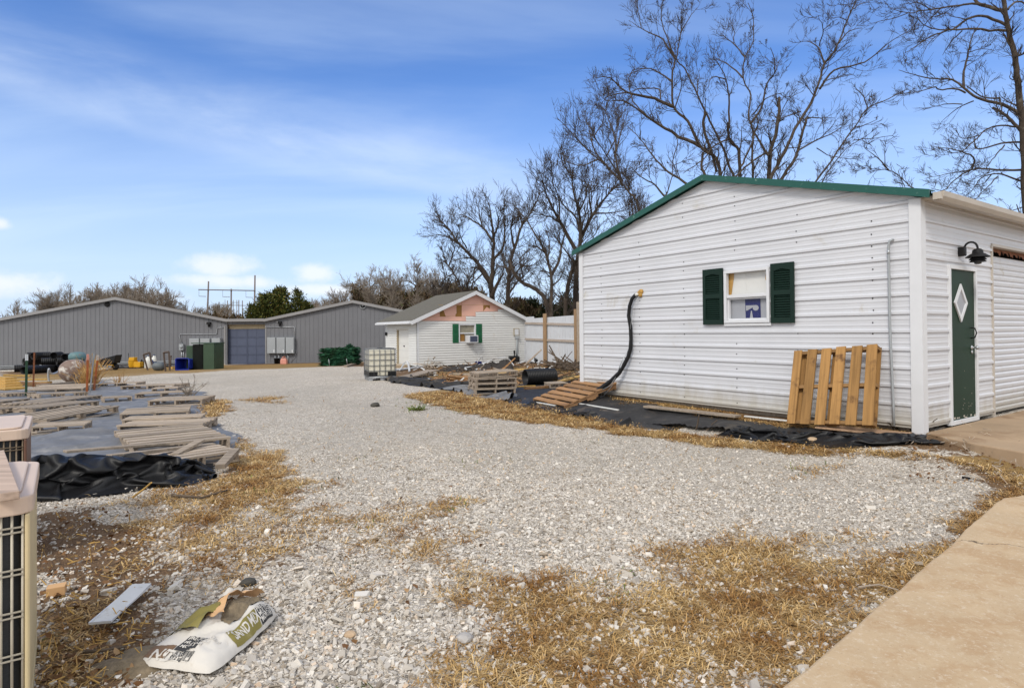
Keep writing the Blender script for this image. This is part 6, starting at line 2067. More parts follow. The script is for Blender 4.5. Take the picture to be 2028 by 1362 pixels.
crumpled('fabric_heap', [(1440,858),(1500,863),(1560,868),(1620,873),(1680,875),(1740,875),(1790,872),(1822,867)], .17, 1.22, 2.2, m_fabric,
     'rumpled black fabric edge in front of the honey coloured pallet', 'fabric heap', 15, .026, .24, 170, .05)
crumpled('fabric_heap', [(788,752),(815,757),(850,762),(885,765),(912,769)], .42, 1.15, 1.45, m_fab2, 'grey black fabric edge lying over a plank right of the tote', 'fabric heap', 17, .07, .26, 120)
crumpled('fabric_heap', [(895,770),(925,774),(950,781),(985,787),(1015,790)], .26, 1.15, 1.5, m_tarp, 'pale grey fold of fabric in front of the pallet stack', 'fabric heap', 19, .06, .20, 120)
crumpled('fabric_heap', [(1005,792),(1050,802),(1100,812),(1180,828),(1260,842),(1340,850)], .09, 1.08, 1.7, m_fabric, 'thin black rumpled fabric edge beside the straw grass', 'fabric heap', 20, .04, .08, 100)
heap('dark_mulch', [(880,736),(930,733),(980,732),(1015,731)], lambda u: .8, lambda u: .28, mat('dark ash', (.035, .030, .026), .95, .4, 9, bump=.6, bscale=30), 'low mound of blackish ash and soil before the white house', 'soil mound', 23, 70, 30)
heap('dark_mulch', [(925,752),(950,751),(975,753),(990,754)], lambda u: .4, lambda u: .26, MATS['dark ash'], 'small dark mound behind the stack of grey pallets', 'soil mound', 24, 40, 24)

# ================================================================== pallets
def pallet_proto(mx, my, nd=7, label='pallet', W=1.2, D=1.0, bw=.095, name='wood_pallet', solid=True, thick=.022, lip=0.0):
    """deck boards along X, three stringers along Y"""
    t = local_thing(name, label, 'pallet', None)
    b = MB(); hh = .125
    for k in range(nd):
        y = -D / 2 + bw / 2 + (D - bw) * k / (nd - 1)
        b.box((rnd.uniform(-.006, .006), y + rnd.uniform(-.008, .008), hh - thick / 2 + rnd.uniform(-.001, .002)), (W + rnd.uniform(-.01, .01), bw * rnd.uniform(.88, 1.1), thick), Matrix.Rotation(rnd.uniform(-.012, .012), 3, 'Z'))
    b.build('deck_boards', mx, t)
    for x in (-W / 2 + .03, 0, W / 2 - .03):
        b = MB()
        # notched stringer: three blocks and a thin upper bar
        b.box((x, 0, hh - thick - .022), (.042, D, .044 - .002))
        for y0, y1 in ((-D / 2, -D * .28), (-D * .1, D * .1), (D * .28, D / 2)):
            b.box((x, (y0 + y1) / 2, (.018 + hh - thick - .044) / 2 + .0), (.0415, y1 - y0, hh - thick - .044 - .018))
        b.build('stringer', my, t)
    b = MB()
    for y in (-D / 2 + bw / 2, 0, D / 2 - bw / 2): b.box((0, y, .009), (W, bw, .0175))
    b.build('bottom_boards', mx, t)
    return t
used = set()
def put(proto, loc, yaw, label, sx=1, sy=1, sz=1, tilt=None, group='weathered pallets scattered on the sheet'):
    if proto.name not in used: used.add(proto.name); o = proto
    else: o = copy_tree(proto)
    Mx = Matrix.Rotation(yaw, 4, 'Z')
    if tilt is not None: Mx = tilt.to_matrix().to_4x4() @ Mx
    o.rotation_euler = Mx.to_euler(); o.location = loc; o.scale = (sx, sy, sz)
    o['label'] = label
    if group: o['group'] = group
    return o
pg1 = pallet_proto(m_oldwood, m_oldwoodY, 8, bw=.078)
pg2 = pallet_proto(m_oldwood, m_oldwoodY, 6, bw=.085)
pg3 = pallet_proto(m_oldwood, m_oldwoodY, 5, bw=.13)
def pp(proto, fl, fr, depth, label, lift=.02, tiltx=0.0, tilty=0.0, group='weathered pallets scattered on the sheet', sz=1.0):
    """front edge given by the photograph's lower left and right corner, depth in metres behind it"""
    a, c = gp(*fl), gp(*fr)
    e = c - a; L = math.hypot(e.x, e.y); yaw = math.atan2(e.y, e.x)
    n = Vector((-math.sin(yaw), math.cos(yaw), 0))
    ctr = (a + c) / 2 + n * depth / 2
    b_ = gp(*fl) + n * depth
    # follow the ground's tilt
    zx = math.atan2(c.z - a.z, L); zy = math.atan2(gz(ctr.x + n.x * depth / 2, ctr.y + n.y * depth / 2) - (a.z + c.z) / 2, depth)
    q = Quaternion(Vector((math.cos(yaw), math.sin(yaw), 0)), zy + tiltx) @ Quaternion(-n * -1, -zx + tilty)
    ctr.z = gz(ctr.x, ctr.y) + lift + abs(tiltx) * depth * .5
    return put(proto, ctr, yaw, label, L / 1.2, depth / 1.0, sz, q, group)
pp(pg1, (264,916), (457,894), 1.62, 'large bleached slatted pallet lying nearest on the grey sheet', .03, sz=1.25)
pp(pg3, (230,862), (402,857), .8, 'pallet half hidden behind the large slatted pallet')
pp(pg2, (236,836), (374,828), 1.0, 'pallet with dark end blocks, second behind the large slatted one')
pp(pg1, (292,807), (401,803), .9, 'close slatted pallet touching the right edge of the sheet')
pp(pg2, (266,791), (371,786), .9, 'grey pallet beside the dry twig at the gravel edge')
pp(pg3, (238,774), (345,771), .9, 'flattened pallet farthest along the right hand row')
pp(pg3, (190,768), (272,765), .8, 'dark weathered pallet at the far tip of the sheet')
pp(pg2, (92,843), (236,824), 1.0, 'skewed pallet with a lifted right end in the middle row', .03, 0, -.06)
pp(pg3, (64,822), (197,806), .8, 'two board pallet just behind the skewed one')
pp(pg1, (84,811), (203,793), .9, 'slatted skewed pallet third in the middle row')
pp(pg2, (77,792), (175,786), .9, 'square set pallet in front of the orange stakes')
pp(pg1, (55,781), (165,777), .9, 'pallet showing a row of sunlit board ends behind the square set one', .02, .10)
pp(pg3, (-30,812), (60,800), .9, 'grey pallet by the green post at the left border')
pp(pg2, (-60,832), (33,820), .9, 'broken pallet just beyond the far air conditioner')
pp(pg1, (205,800), (262,797), .7, 'small slatted pallet between the two rows of pallets')
pp(pg3, (110,775), (180,772), .7, 'pallet right in front of the propane tank beam')
pp(pg2, (12,790), (72,786), .9, 'pallet lying past the green post at the left')
pp(pg3, (300,779), (352,777), .7, 'dark flat pallet at the gravel edge, near the end of the right row')
pp(pg1, (240,853), (398,846), .5, 'narrow slatted pallet strip directly behind the large slatted pallet', .05)
pp(pg3, (60,866), (168,860), .55, 'narrow upturned pallet end beside the far air conditioner', .03, 0, 0)
# broken pallet at the front, half wrapped in the black fabric
bp_ = pp(pg3, (330,938), (474,918), .75, 'broken pallet poking out of the black fabric', .02, 0, -.03)
gplank((128,938), (345,905), .10, .025, m_oldwood, 'long bleached board lying above the black fabric', .22, .16)
gplank((215,945), (380,912), .09, .03, m_oldwood, 'second bleached board, half under the black fabric', .20, .15)
gplank((345,925), (398,908), .10, .03, m_oldwood, 'short board tilted upward on the broken pallet', .12, .20)
gplank((436,940), (466,920), .10, .05, m_oldwood, 'stubby board end tilted up at the tip of the broken pallet', .06, .14)
gplank((66,872), (150,853), .10, .02, m_oldwood, 'pale loose plank sloping beside the far air conditioner', .10, .03)
gplank((75,768), (160,760), .16, .12, m_oldwood, 'brown beam lying in front of the rusty propane tank', .0, .0)
gplank((300,930), (345,921), .12, .08, m_oldwoodY, 'split stringer block under the bleached boards', .0, .02)

# honey coloured pallet leaning on the shed
pn = pallet_proto(m_newwood, m_newwoodY, 6, bw=.112, W=1.0, D=1.0, name='wood_pallet', thick=.02)
def lean_pallet():
    sTL, zTL = w1(1570, 691); sTR, zTR = w1(1764, 688)
    sBL, zBL = w1(1560, 832); sBR, zBR = w1(1750, 848)
    top = (g1(sTL, zTL, .06) + g1(sTR, zTR, .06)) / 2
    bot = at_z(1655, 846, .19)
    up = top - bot; Hh = up.length; up.normalize()
    right = (g1(sTR, 0) - g1(sTL, 0)); Wd = abs(sTL - sTR) * 1.0; right.normalize()
    out = right.cross(up).normalized()           # towards the camera
    if out.dot(N1) < 0: out = -out
    _a = R(4.2); up, right = (up * math.cos(_a) + right * math.sin(_a)).normalized(), (right * math.cos(_a) - up * math.sin(_a)).normalized()
    bot = bot + U1 * .05
    # local: X deck board length -> up ; Y -> right ; Z(top deck) -> out
    X, Z = up, out; Y = Z.cross(X)
    Wd = 1.09; Hh *= .955
    Mx = Matrix((X, Y, Z)).transposed().to_4x4()
    pn.rotation_euler = Mx.to_euler(); pn.location = bot + up * Hh / 2 - out * .0
    pn.scale = (Hh / 1.0, Wd, 1.0)
    pn['label'] = 'honey coloured new pallet leaning upright against the white shed'
    used.add(pn.name)
    print('lean', Hh, Wd)
lean_pallet()
# brown pallet propped near the pipe
pb = pallet_proto(m_brnwood, m_brnwoodY, 7, bw=.10)
def prop_pallet():
    # deck corners seen in the photograph: near-left, near-right, far-right, far-left
    nl = gp(1060, 797) + Vector((0, 0, .05)); nr = gp(1125, 812) + Vector((0, 0, .05))
    fr = at_y(1217, 762, nr.y + .62); fl = at_y(1150, 744, nl.y + .75)
    A = (nr - nl); B_ = ((fl + fr) / 2 - (nl + nr) / 2)
    X = A.normalized(); Z = X.cross(B_).normalized(); Y = Z.cross(X)
    if Z.z < 0: Z = -Z; X = -X
    Mx = Matrix((X, Y, Z)).transposed().to_4x4()
    pb.rotation_euler = Mx.to_euler(); pb.location = (nl + nr + fl + fr) / 4 - Z * .10
    print('prop', A.length, B_.length)
    pb.scale = (A.length / 1.2, B_.length / 1.0, 1)
    pb['label'] = 'brown pallet propped aslant at the end of the black foam pipe'
    used.add(pb.name)
prop_pallet()
# stack of grey pallets
a, c = gp(943, 783), gp(1024, 779)
yaw = math.atan2(c.y - a.y, c.x - a.x); L = (c - a).length
n = Vector((-math.sin(yaw), math.cos(yaw), 0))
for k, nm in enumerate(('bottom', 'second from the bottom', 'third from the bottom', 'topmost, slightly tilted')):
    ctr = (a + c) / 2 + n * .5; ctr.z = gz(ctr.x, ctr.y) + .02 + k * .13
    put(pg2, ctr + Vector((rnd.uniform(-.03, .03), 0, .02 if k == 3 else 0)), yaw + rnd.uniform(-.03, .03), 'grey pallet %s of the stack in front of the mound' % nm, L / 1.2, 1.0, 1.0, Quaternion((0, 1, 0), -.05) if k == 3 else None, 'stacked grey pallets')
pp(pg3, (1090,772), (1125,770), .7, 'dark brown pallet end behind the propped brown pallet', .04, 0, 0, None)

# loose boards and panels round the shed
gplank((1280,812), (1462,833), .17, .03, m_oldwood, 'long grey brown board lying on the fabric below the shed wall', .05, .05)
gplank((1060,799), (1100,806), .04, .02, m_board, 'thin white strip on the fabric left of the propped pallet', .02, .02, 'strip', 'white_strip')
gplank((1135,800), (1225,815), .04, .02, m_board, 'thin white strip on the fabric right of the propped pallet', .02, .02, 'strip', 'white_strip')
gplank((1475,829), (1590,842), .04, .02, m_board, 'thin white strip ending under the honey coloured pallet', .03, .03, 'strip', 'white_strip')
m_ply = wood('damp plywood', (.42, .27, .17), (.22, .13, .08), isl=.05)
gplank((1625,852), (1800,868), .34, .02, m_ply, 'pinkish plywood offcut lying under the honey coloured pallet', .045, .03, 'plywood', 'plywood_sheet')
gplank((970,752), (1040,741), .35, .03, m_lumber, 'tan wooden panel behind the pallet stack', .14, .2, 'plywood', 'plywood_sheet')
gplank((1085,766), (1160,750), .16, .05, m_lumber, 'pale tan timber between corrugated pipe and shed', .05, .1)
gplank((1040,774), (1085,770), .12, .06, m_brnwood, 'short notched brown board in front of the corrugated pipe', .03, .03)
gplank((885,763), (943,761), .16, .08, m_brnwood, 'dark board left of the pallet stack', .04, .06)
gplank((850,757), (910,752), .10, .04, m_brnwood, 'brown board among the debris behind the fabric edge', .06, .06)
gplank((1020,770), (1060,767), .06, .03, m_lumber, 'pale stick right of the pallet stack', .05, .03)
gplank((800,752), (858,742), .55, .05, m_oldwood, 'wide grey plank panel half covered by the black fabric', .06, .16, 'plywood', 'plywood_sheet')
gplank((780,735), (835,729), .25, .05, m_fence, 'white trim board lying by the house stoop', .02, .05, 'board')

# short corrugated culvert pipe
def corrugated(name, a, c, r, label, group=None, rings=18, mt=None, hollow=True):
    a, c = Vector(a), Vector(c); d = (c - a); L = d.length; d.normalize()
    t = thing(name, label, 'pipe', tuple(a), group)
    pr = []
    for k in range(rings):
        z0 = L * k / rings; s_ = L / rings
        pr += [(r * .93, z0), (r, z0 + s_ * .22), (r, z0 + s_ * .62), (r * .93, z0 + s_ * .84)]
    pr.append((r * .93, L))
    b = MB(); b.lathe(a, pr, 22, d, cap=False)
    b.lathe(a, [(r * .93, 0), (r * .84, .0), (r * .84, L), (r * .93, L)], 22, d, cap=False)
    b.build('ribbed_shell', mt or m_black, t)
    b = MB(); b.lathe(a, [(r * .83, L * .3), (.001, L * .3 + .001)], 18, d, cap=False); b.build('dark_inside', m_dark, t)
    return t
q0 = gp(1040, 765); q1 = gp(1098, 762)
corrugated('culvert_pipe', (q0.x, q0.y, q0.z + .26), (q1.x, q1.y, q1.z + .26), .24, 'short black corrugated culvert pipe lying between pallet stack and shed')
# pipe pile near the warehouse
pile = [((28,737),(78,735),.0),((47,741),(104,737),.0),((78,738),(128,735),.0),((108,737),(150,733),.0),((46,731),(90,729),.42),((82,732),(128,727),.42),((112,730),(146,726),.42),((54,725),(100,722),.76),((66,721),(94,718),.76),((106,723),(120,722),.76),((128,727),(146,724),.66)]
labs = ['leftmost black pipe on the ground of the pile', 'front black pipe lying under the green post', 'middle black pipe at the bottom of the pile', 'bottom black pipe beside the propane tank', 'second layer pipe at the left side of the pile', 'second layer pipe with an open round end in the middle', 'second layer pipe end nearest the propane tank', 'long pipe on top of the pile at the left', 'topmost pipe at the back of the pile', 'short pipe end on top in the middle', 'short pipe on top next to the tank dome']
for (a_, c_, up), lb in zip(pile, labs):
    A_ = gp(a_[0], a_[1] if up == 0 else 737); C_ = gp(c_[0], c_[1] if up == 0 else 735)
    A_.z += .22 + up; C_.z += .22 + up
    corrugated('drain_pipe', A_, C_, .225, lb, 'black drain pipes piled by the warehouse', 12)

# rusty propane tank seen end on
p = gp(142, 760)
tank = thing('propane_tank', 'flaking brown propane tank with teal dome lid', 'propane tank', tuple(p))
r_ = 22.5 / F * p.y; ax = Vector((-.42, 1, 0)).normalized(); o = p + Vector((0, 0, r_ + .06))
m_tank = mat('flaking brown paint', (.17, .115, .09), .55, .15, 4, dirt=(.66, .62, .56), dirt_amt=.42, dirt_scale=3.2)
pr = [(.001, -.34)] + [(r_ * math.sin(t), -.34 * math.cos(t)) for t in np.linspace(.15, math.pi / 2, 8)] + [(r_, 1.7)] + [(r_ * math.cos(t), 1.7 + .34 * math.sin(t)) for t in np.linspace(.2, math.pi / 2 - .02, 7)]
b = MB(); b.lathe(o, pr, 26, ax); b.build('tank_body', m_tank, tank)
m_teal = mat('teal dome paint', (.09, .17, .18), .5, .15, 5, dirt=(.35, .07, .07), dirt_amt=.12, dirt_scale=5)
d_ = o + ax * .85 + Vector((.0, 0, r_ - .05))
b = MB(); b.lathe(d_, [(.30, 0), (.31, .12), (.30, .22), (.22, .30), (.08, .33)], 20); b.build('dome_lid', m_teal, tank)
b = MB()
for k in (.25, 1.45):
    b.box(o + ax * k + Vector((0, 0, -r_ - .0)), (.5, .09, .16), Matrix.Rotation(.58, 3, 'Z'))
    b.build('foot', m_rust, tank); b = MB()
# hose from tank
hs_ = thing('pipe_stub', 'bent galvanised pipe rising left of the propane tank', 'pipe', tuple(gp(98, 759)))
y0 = gp(98, 759).y
b = MB(); b.tube(smooth_line([list(at_y(px, py, y0 + dy)) for px, py, dy in ((98.5,759,0),(96,750,0),(95.5,738,0),(97,730,0),(99.5,737,.1),(104,740,.3),(113,737,.6),(122,731,.9),(133,726,1.0))], 4), .035, 6); b.build('bent_pipe', m_galv, hs_)
def tpost(base, top, mt, cap, label, r=.028, name='fence_post', lean_y=0.0):
    p = gp(*base); t = thing(name, label, 'post', tuple(p), 'metal posts stuck through the sheet')
    q = at_y(top[0], top[1], p.y + lean_y)
    d = (q - p); L = d.length; d.normalize()
    s_ = d.orthogonal().normalized(); s2 = d.cross(s_)
    b = MB()
    b.obox(p - s_ * r - s2 * .004 - d * .1, d * (L + .1), s_ * 2 * r, s2 * .008)
    b.obox(p - s_ * .004 + s2 * .0045 - d * .1, d * (L + .1), s_ * .008, s2 * r * 1.2)
    for k in range(int(L / .055)):
        b.obox(p + d * (.05 + k * .055) - s_ * .008 - s2 * .012, d * .02, s_ * .016, s2 * .0075)
    b.build('tee_bar', mt, t)
    if cap is not None:
        b = MB(); b.obox(p + d * (L * .86) - s_ * (r * 1.06) - s2 * .007, d * L * .15, s_ * 2.12 * r, s2 * .014); b.obox(p + d * (L * .86) - s_ * .007 - s2 * -.004, d * L * .15, s_ * .014, s2 * r * 1.3); b.build('painted_tip', cap, t)
    return t
m_tgreen2 = mat('green post paint', (.02, .06, .03), .6, .2, 8)
tpost((51.5, 787), (53, 702), m_tgreen2, m_whitetrim, 'green steel post with a white painted tip', .03)
tpost((66, 766), (68, 698), m_rust, None, 'brown rusty steel post right of the green one', .028)
tpost((172, 780), (174, 702), m_orust, m_pinkp, 'orange rusty post with a pale tip right of the tank', .03)
tpost((178, 779), (186, 700), m_cab, None, 'thin grey steel post leaning between the two orange posts', .022)
tpost((186, 773), (194, 704), m_orust, m_gutter, 'orange rusty post leaning right beside dry weeds', .03)
tpost((187.5, 776), (188.5, 745), m_rust, None, 'short rusty stake at the foot of the leaning orange post', .02)
# yellow lumber stacks
def lumber(pts, n, lab, r=.09, L=2.6):
    for k in range(n): pass
p = gp(14, 771)
for k in range(9):
    a_ = gp(-20, 768 - k * .8) ; 
lb_ = ['lowest', 'second lowest', 'middle', 'second highest', 'highest']
for k in range(5):
    a_ = gp(-30, 766 - k * .6); c_ = gp(30 - 2 * k, 772 - k * 1.0)
    plank('lumber_board', a_ + Vector((0, 0, .02 + .075 * k)), c_ + Vector((0, 0, .02 + .075 * k)), .55 - .05 * k, .07, m_lumber, 'yellow lumber board, %s in the pile at the left border' % lb_[k], 'lumber')['group'] = 'yellow lumber at the left border'
for k, (a_, c_, u_, lab) in enumerate((((12,758),(95,755),.10,'long yellow plank lying behind the green post'), ((30,762),(98,760),.05,'yellow plank in front of the long plank, near the brown post'), ((8,752),(60,750),.2,'yellow plank on top at the rear of the lumber'))):
    plank('lumber_board', gp(*a_) + Vector((0, 0, u_)), gp(*c_) + Vector((0, 0, u_ * .6)), .35, .06, m_lumber, lab, 'lumber')['group'] = 'yellow lumber at the left border'
gplank((38,762), (96,766), .2, .14, m_brnwood, 'dark brown beam under the yellow planks', .0, .0)

# wheelbarrow lying by the warehouse
p = gp(212, 733)
wb = thing('wheelbarrow', 'black wheelbarrow with yellow handles tipped against the grey wall', 'wheelbarrow', tuple(p))
b = MB()
tr_ = [(-.45, .62), (.75, .95), (.62, .45), (-.1, .30)]
b.prism([p + Vector((x, -.30, z)) for x, z in tr_], (0, .62, 0)); b.build('tray', m_black, wb, bevel=.03)
b = MB()
for dy in (-.25, .25):
    b.tube([p + Vector((.55, dy, .30)), p + Vector((-.2, dy, .42)), p + Vector((-1.05, dy * 1.2, .62))], .026, 6)
    b.tube([p + Vector((-.35, dy, .45)), p + Vector((.0, dy, .02)), p + Vector((.25, dy, .35))], .02, 6)
b.build('handles', m_yel, wb)
b = MB(); b.lathe(p + Vector((.52, -.06, .22)), [(.10, 0), (.2, .01), (.22, .06), (.2, .11), (.10, .12)], 18, (0, 1, 0)); b.build('wheel', m_black, wb)

# ================================================================== water tote in its cage
p0 = gp(720.5, 754); p1 = gp(774, 751.5)
c0 = at_y(747, 753, p0.y + .1)
yaw = R(21)
tote = thing('water_tote', 'cream plastic water tote inside a grey tube cage on the gravel', 'tote', (0, 0, 0))
TW, TD, TH = 1.0, 1.18, 1.16
base = Vector((c0.x, p0.y + .55, gz(c0.x, p0.y + .5)))
sc_ = ((at_y(774, 700, p0.y).x - at_y(720.5, 700, p0.y).x)) / TW
m_tote = mat('cream tote plastic', (.66, .62, .50), .45, .04, 3)
b = MB()
b.box((0, 0, .16 + .48), (TW - .06, TD - .06, .95)); b.build('bottle', m_tote, tote, bevel=.05)
b = MB(); b.lathe((0, 0, 1.115), [(.11, 0), (.11, .05), (.09, .06)], 16); b.build('filler_cap', m_black, tote)
b = MB()
rr = .013
for z in (.17, .36, .55, .75, .95, 1.13):
    h_ = (TW / 2, TD / 2)
    pts = [(-h_[0], -h_[1]), (h_[0], -h_[1]), (h_[0], h_[1]), (-h_[0], h_[1])]
    for k in range(4):
        b.tube([(*pts[k], z), (*pts[(k + 1) % 4], z)], rr if z < 1.1 else .014, 6)
for f in (-1, -.62, -.2, .2, .62, 1):
    for sg in (-1, 1):
        b.tube([(f * TW / 2, sg * TD / 2 * 1.004, .12), (f * TW / 2, sg * TD / 2 * 1.004, 1.13)], rr, 6)
        b.tube([(sg * TW / 2 * 1.004, f * TD / 2, .12), (sg * TW / 2 * 1.004, f * TD / 2, 1.13)], rr, 6)
for y in (-.3, .3): b.tube([(-TW / 2, y, 1.145), (TW / 2, y, 1.145)], .016, 6)
b.build('cage', m_cage, tote)
b = MB()
for x in (-TW / 2 + .17, TW / 2 - .15): b.box((x, -TD / 2 + .012, .25), (.30, .05, .145))
for y in (-.35, .35): b.box((-TW / 2 + .012, y, .25), (.05, .3, .145))
b.build('corner_guard', m_black, tote)
b = MB()
for x in (-.42, 0, .42):
    for y in (-.5, 0, .5): b.box((x, y, .05), (.14, .14, .10))
b.box((0, 0, .115), (TW, TD, .03))
for y in (-TD / 2, TD / 2): b.tube([(-TW / 2 - .01, y, .13), (TW / 2 + .01, y, .13)], .024, 6)
b.build('pallet_base', m_galv, tote)
tote.location = base; tote.rotation_euler = (0, 0, yaw); tote.scale = (sc_, 1, 1.0)

# ================================================================== pile of green artificial greenery
pc = gp(672, 724)
rng = np.random.default_rng(44)
gr = thing('greenery_pile', 'flattened pile of dark green artificial tree branches by the grey wall', 'greenery pile', tuple(pc))
y0 = pc.y + .6
gl, grt = at_y(640, 700, y0).x, at_y(709, 700, y0).x
zt_ = at_y(672, 690, y0).z; zb_ = gz(pc.x, y0)
Pn = []; Dn = []
for k in range(22):
    f = k / 21
    z = zb_ + (zt_ - zb_) * f
    m_ = 800
    lx = gl + (grt - gl) * (.02 + .05 * rng.random()); rx_ = grt - (grt - gl) * (.02 + .09 * rng.random())
    x = rng.uniform(lx, rx_, m_); y = y0 + rng.uniform(-.75, .75, m_)
    Pn.append(np.stack([x, y, z + rng.normal(0, .012, m_) + .03 * np.sin(x * 2 + k)], 1)); s_ = rng.choice((-1, 1), m_)
    Dn.append(np.stack([s_ * 2.2, rng.normal(-.3, .4, m_), rng.normal(-.02, .08, m_)], 1))
V, Fq = leaf_cloud(np.concatenate(Pn), np.concatenate(Dn), .20, rng, .20)
np_mesh('branches', V, Fq, m_artgreen, False, gr)
b = MB()
for px, py, py2 in ((651, 711, 727), (686, 710, 722)): b.tube([at_y(px, py, y0 - .85), at_y(px + 2, py2, y0 - .85)], .018, 5)
b.build('metal_stem', m_galv, gr)
pt = at_y(693, 690, y0)
gt_ = thing('artificial_bush', 'round spiky artificial green bush standing on the greenery pile', 'artificial plant', (pt.x, pt.y, zt_))
m_ = 900
D = rng.normal(size=(m_, 3)); D[:, 2] = np.abs(D[:, 2]); D /= np.linalg.norm(D, axis=1, keepdims=True)
V, Fq = leaf_cloud(np.array([pt.x, pt.y, zt_ - .05]) + D * rng.uniform(.02, .20, m_)[:, None], D, .16, rng, .2)
np_mesh('needles', V, Fq, m_artgreen, False, gt_)
gplank((684,727), (712,721), .2, .1, m_oldwood, 'rough plank in front of the greenery pile', .0, .06)

# ================================================================== air conditioners at the left border
m_ac = mat('beige enamel', (.60, .46, .36), .45, .06, 3, dirt=(.40, .24, .13), dirt_amt=.10, dirt_scale=2.2)
m_acy = mat('yellowed cream enamel', (.58, .47, .27), .5, .10, 3, dirt=(.30, .20, .10), dirt_amt=.15, dirt_scale=4)
m_acbr = mat('brown enamel', (.14, .07, .045), .5, .15, 4)
m_coil = mat('dark coil fins', (.022, .024, .028), .5, .4, 40, stretch=(1, 1, 6))
m_grill = mat('cream wire grille', (.50, .45, .36), .5, .1, 6)
m_grillb = mat('brown wire grille', (.20, .15, .10), .5, .1, 6)
def ac_unit(corner, far, h, label, side_m, grill_m, wires=23, boards=False):
    a = Vector((corner[0], corner[1], 0)); f = Vector((far[0], far[1], 0))
    e1 = (f - a); S = e1.length; e1.normalize()           # along the edge-on side, away
    e2 = Vector((-e1.y, e1.x, 0))                          # to the left
    if e2.x > 0: e2 = -e2
    g0 = gz(a.x, a.y)
    t = thing('air_conditioner', label, 'air conditioner', (a.x, a.y, g0), 'condenser units at the left border')
    def P(u, v, z): return a + e1 * u + e2 * v + Vector((0, 0, g0 + z))
    def rr(inset, rad=.045):
        out = []
        for cu, cv, a0 in ((inset + rad, inset + rad, 180), (S - inset - rad, inset + rad, 270), (S - inset - rad, S - inset - rad, 0), (inset + rad, S - inset - rad, 90)):
            for k in range(5):
                an = R(a0 + 90 * k / 4); out.append((cu + rad * math.cos(an), cv + rad * math.sin(an)))
        return out
    b = MB(); o = rr(.022); b.prism([P(u, v, .06) for u, v in o], (0, 0, h - .12)); b.build('coil', m_coil, t)
    b = MB(); o = rr(-.008, .06); b.prism([P(u, v, h - .065) for u, v in o], (0, 0, .065)); o2 = rr(.03, .06); b.prism([P(u, v, h + .0005) for u, v in o2], (0, 0, .012)); b.build('top_cover', m_ac, t, bevel=.008)
    b = MB(); b.lathe(P(S * .5, S * .55, h + .0128), [(S * .36, 0), (S * .33, .012), (.001, .013)], 26)
    fg = b.build('fan_guard', m_ac, t)
    b = MB()
    for k in range(6): b.lathe(P(S * .5, S * .55, h + .02), [(S * (.06 + .05 * k), .006), (S * (.06 + .05 * k) + .006, .012), (S * (.06 + .05 * k) + .012, .006)], 24, cap=False)
    b.build('guard_rings', m_rust, fg)
    # corner panel (edge-on side, narrow) and posts
    b = MB(); b.obox(P(.0, .0, .0) + e2 * .002, e1 * S * .98, e2 * .016, Vector((0, 0, h - .066))); b.build('corner_panel', side_m, t, bevel=.006)
    b = MB()
    for k in range(wires):
        v = .024 + .031 * k
        b.tube([P(.012, v, .05), P(.012, v, h - .066)], .0045, 5)
    for z in np.arange(.10, h - .06, .155):
        for dz in (0, .018): b.tube([P(.008, .02, z + dz), P(.008, S - .04, z + dz)], .004, 5)
    b.build('wire_guard', grill_m, t)
    b = MB(); o = rr(-.0, .05); b.prism([P(u, v, -.02) for u, v in o], (0, 0, .08)); b.build('base_pan', side_m, t)
    b = MB(); b.lathe(P(-.008, .15, h - .035), [(.011, 0), (.011, .004), (.004, .007)], 10, -e1); b.build('screw', m_rust, t)
    return t, P, S
p_far = at_z(74.5, 914, .85); p_cor = at_z(61, 984, .85)
t_, P_, S_ = ac_unit(p_cor, p_far, .85, 'nearest beige air conditioner with cream corner panel and a board on top', m_acy, m_grill)
o_ = at_z(-6, 924, .866); o2_ = at_z(28, 988, .866)
plank('board', at_z(-12, 905, .866), at_z(12, 992, .866), .075, .03, wood('pale plank', (.56, .42, .33), (.4, .28, .2), isl=.04), 'pale short board lying on the nearest air conditioner', 'board')
p_far = at_z(62.5, 822, .85); p_cor = at_z(54, 849, .85)
ac_unit(p_cor, p_far, .85, 'farther beige air conditioner with a brown corner, behind the nearest one', m_acbr, m_grillb)

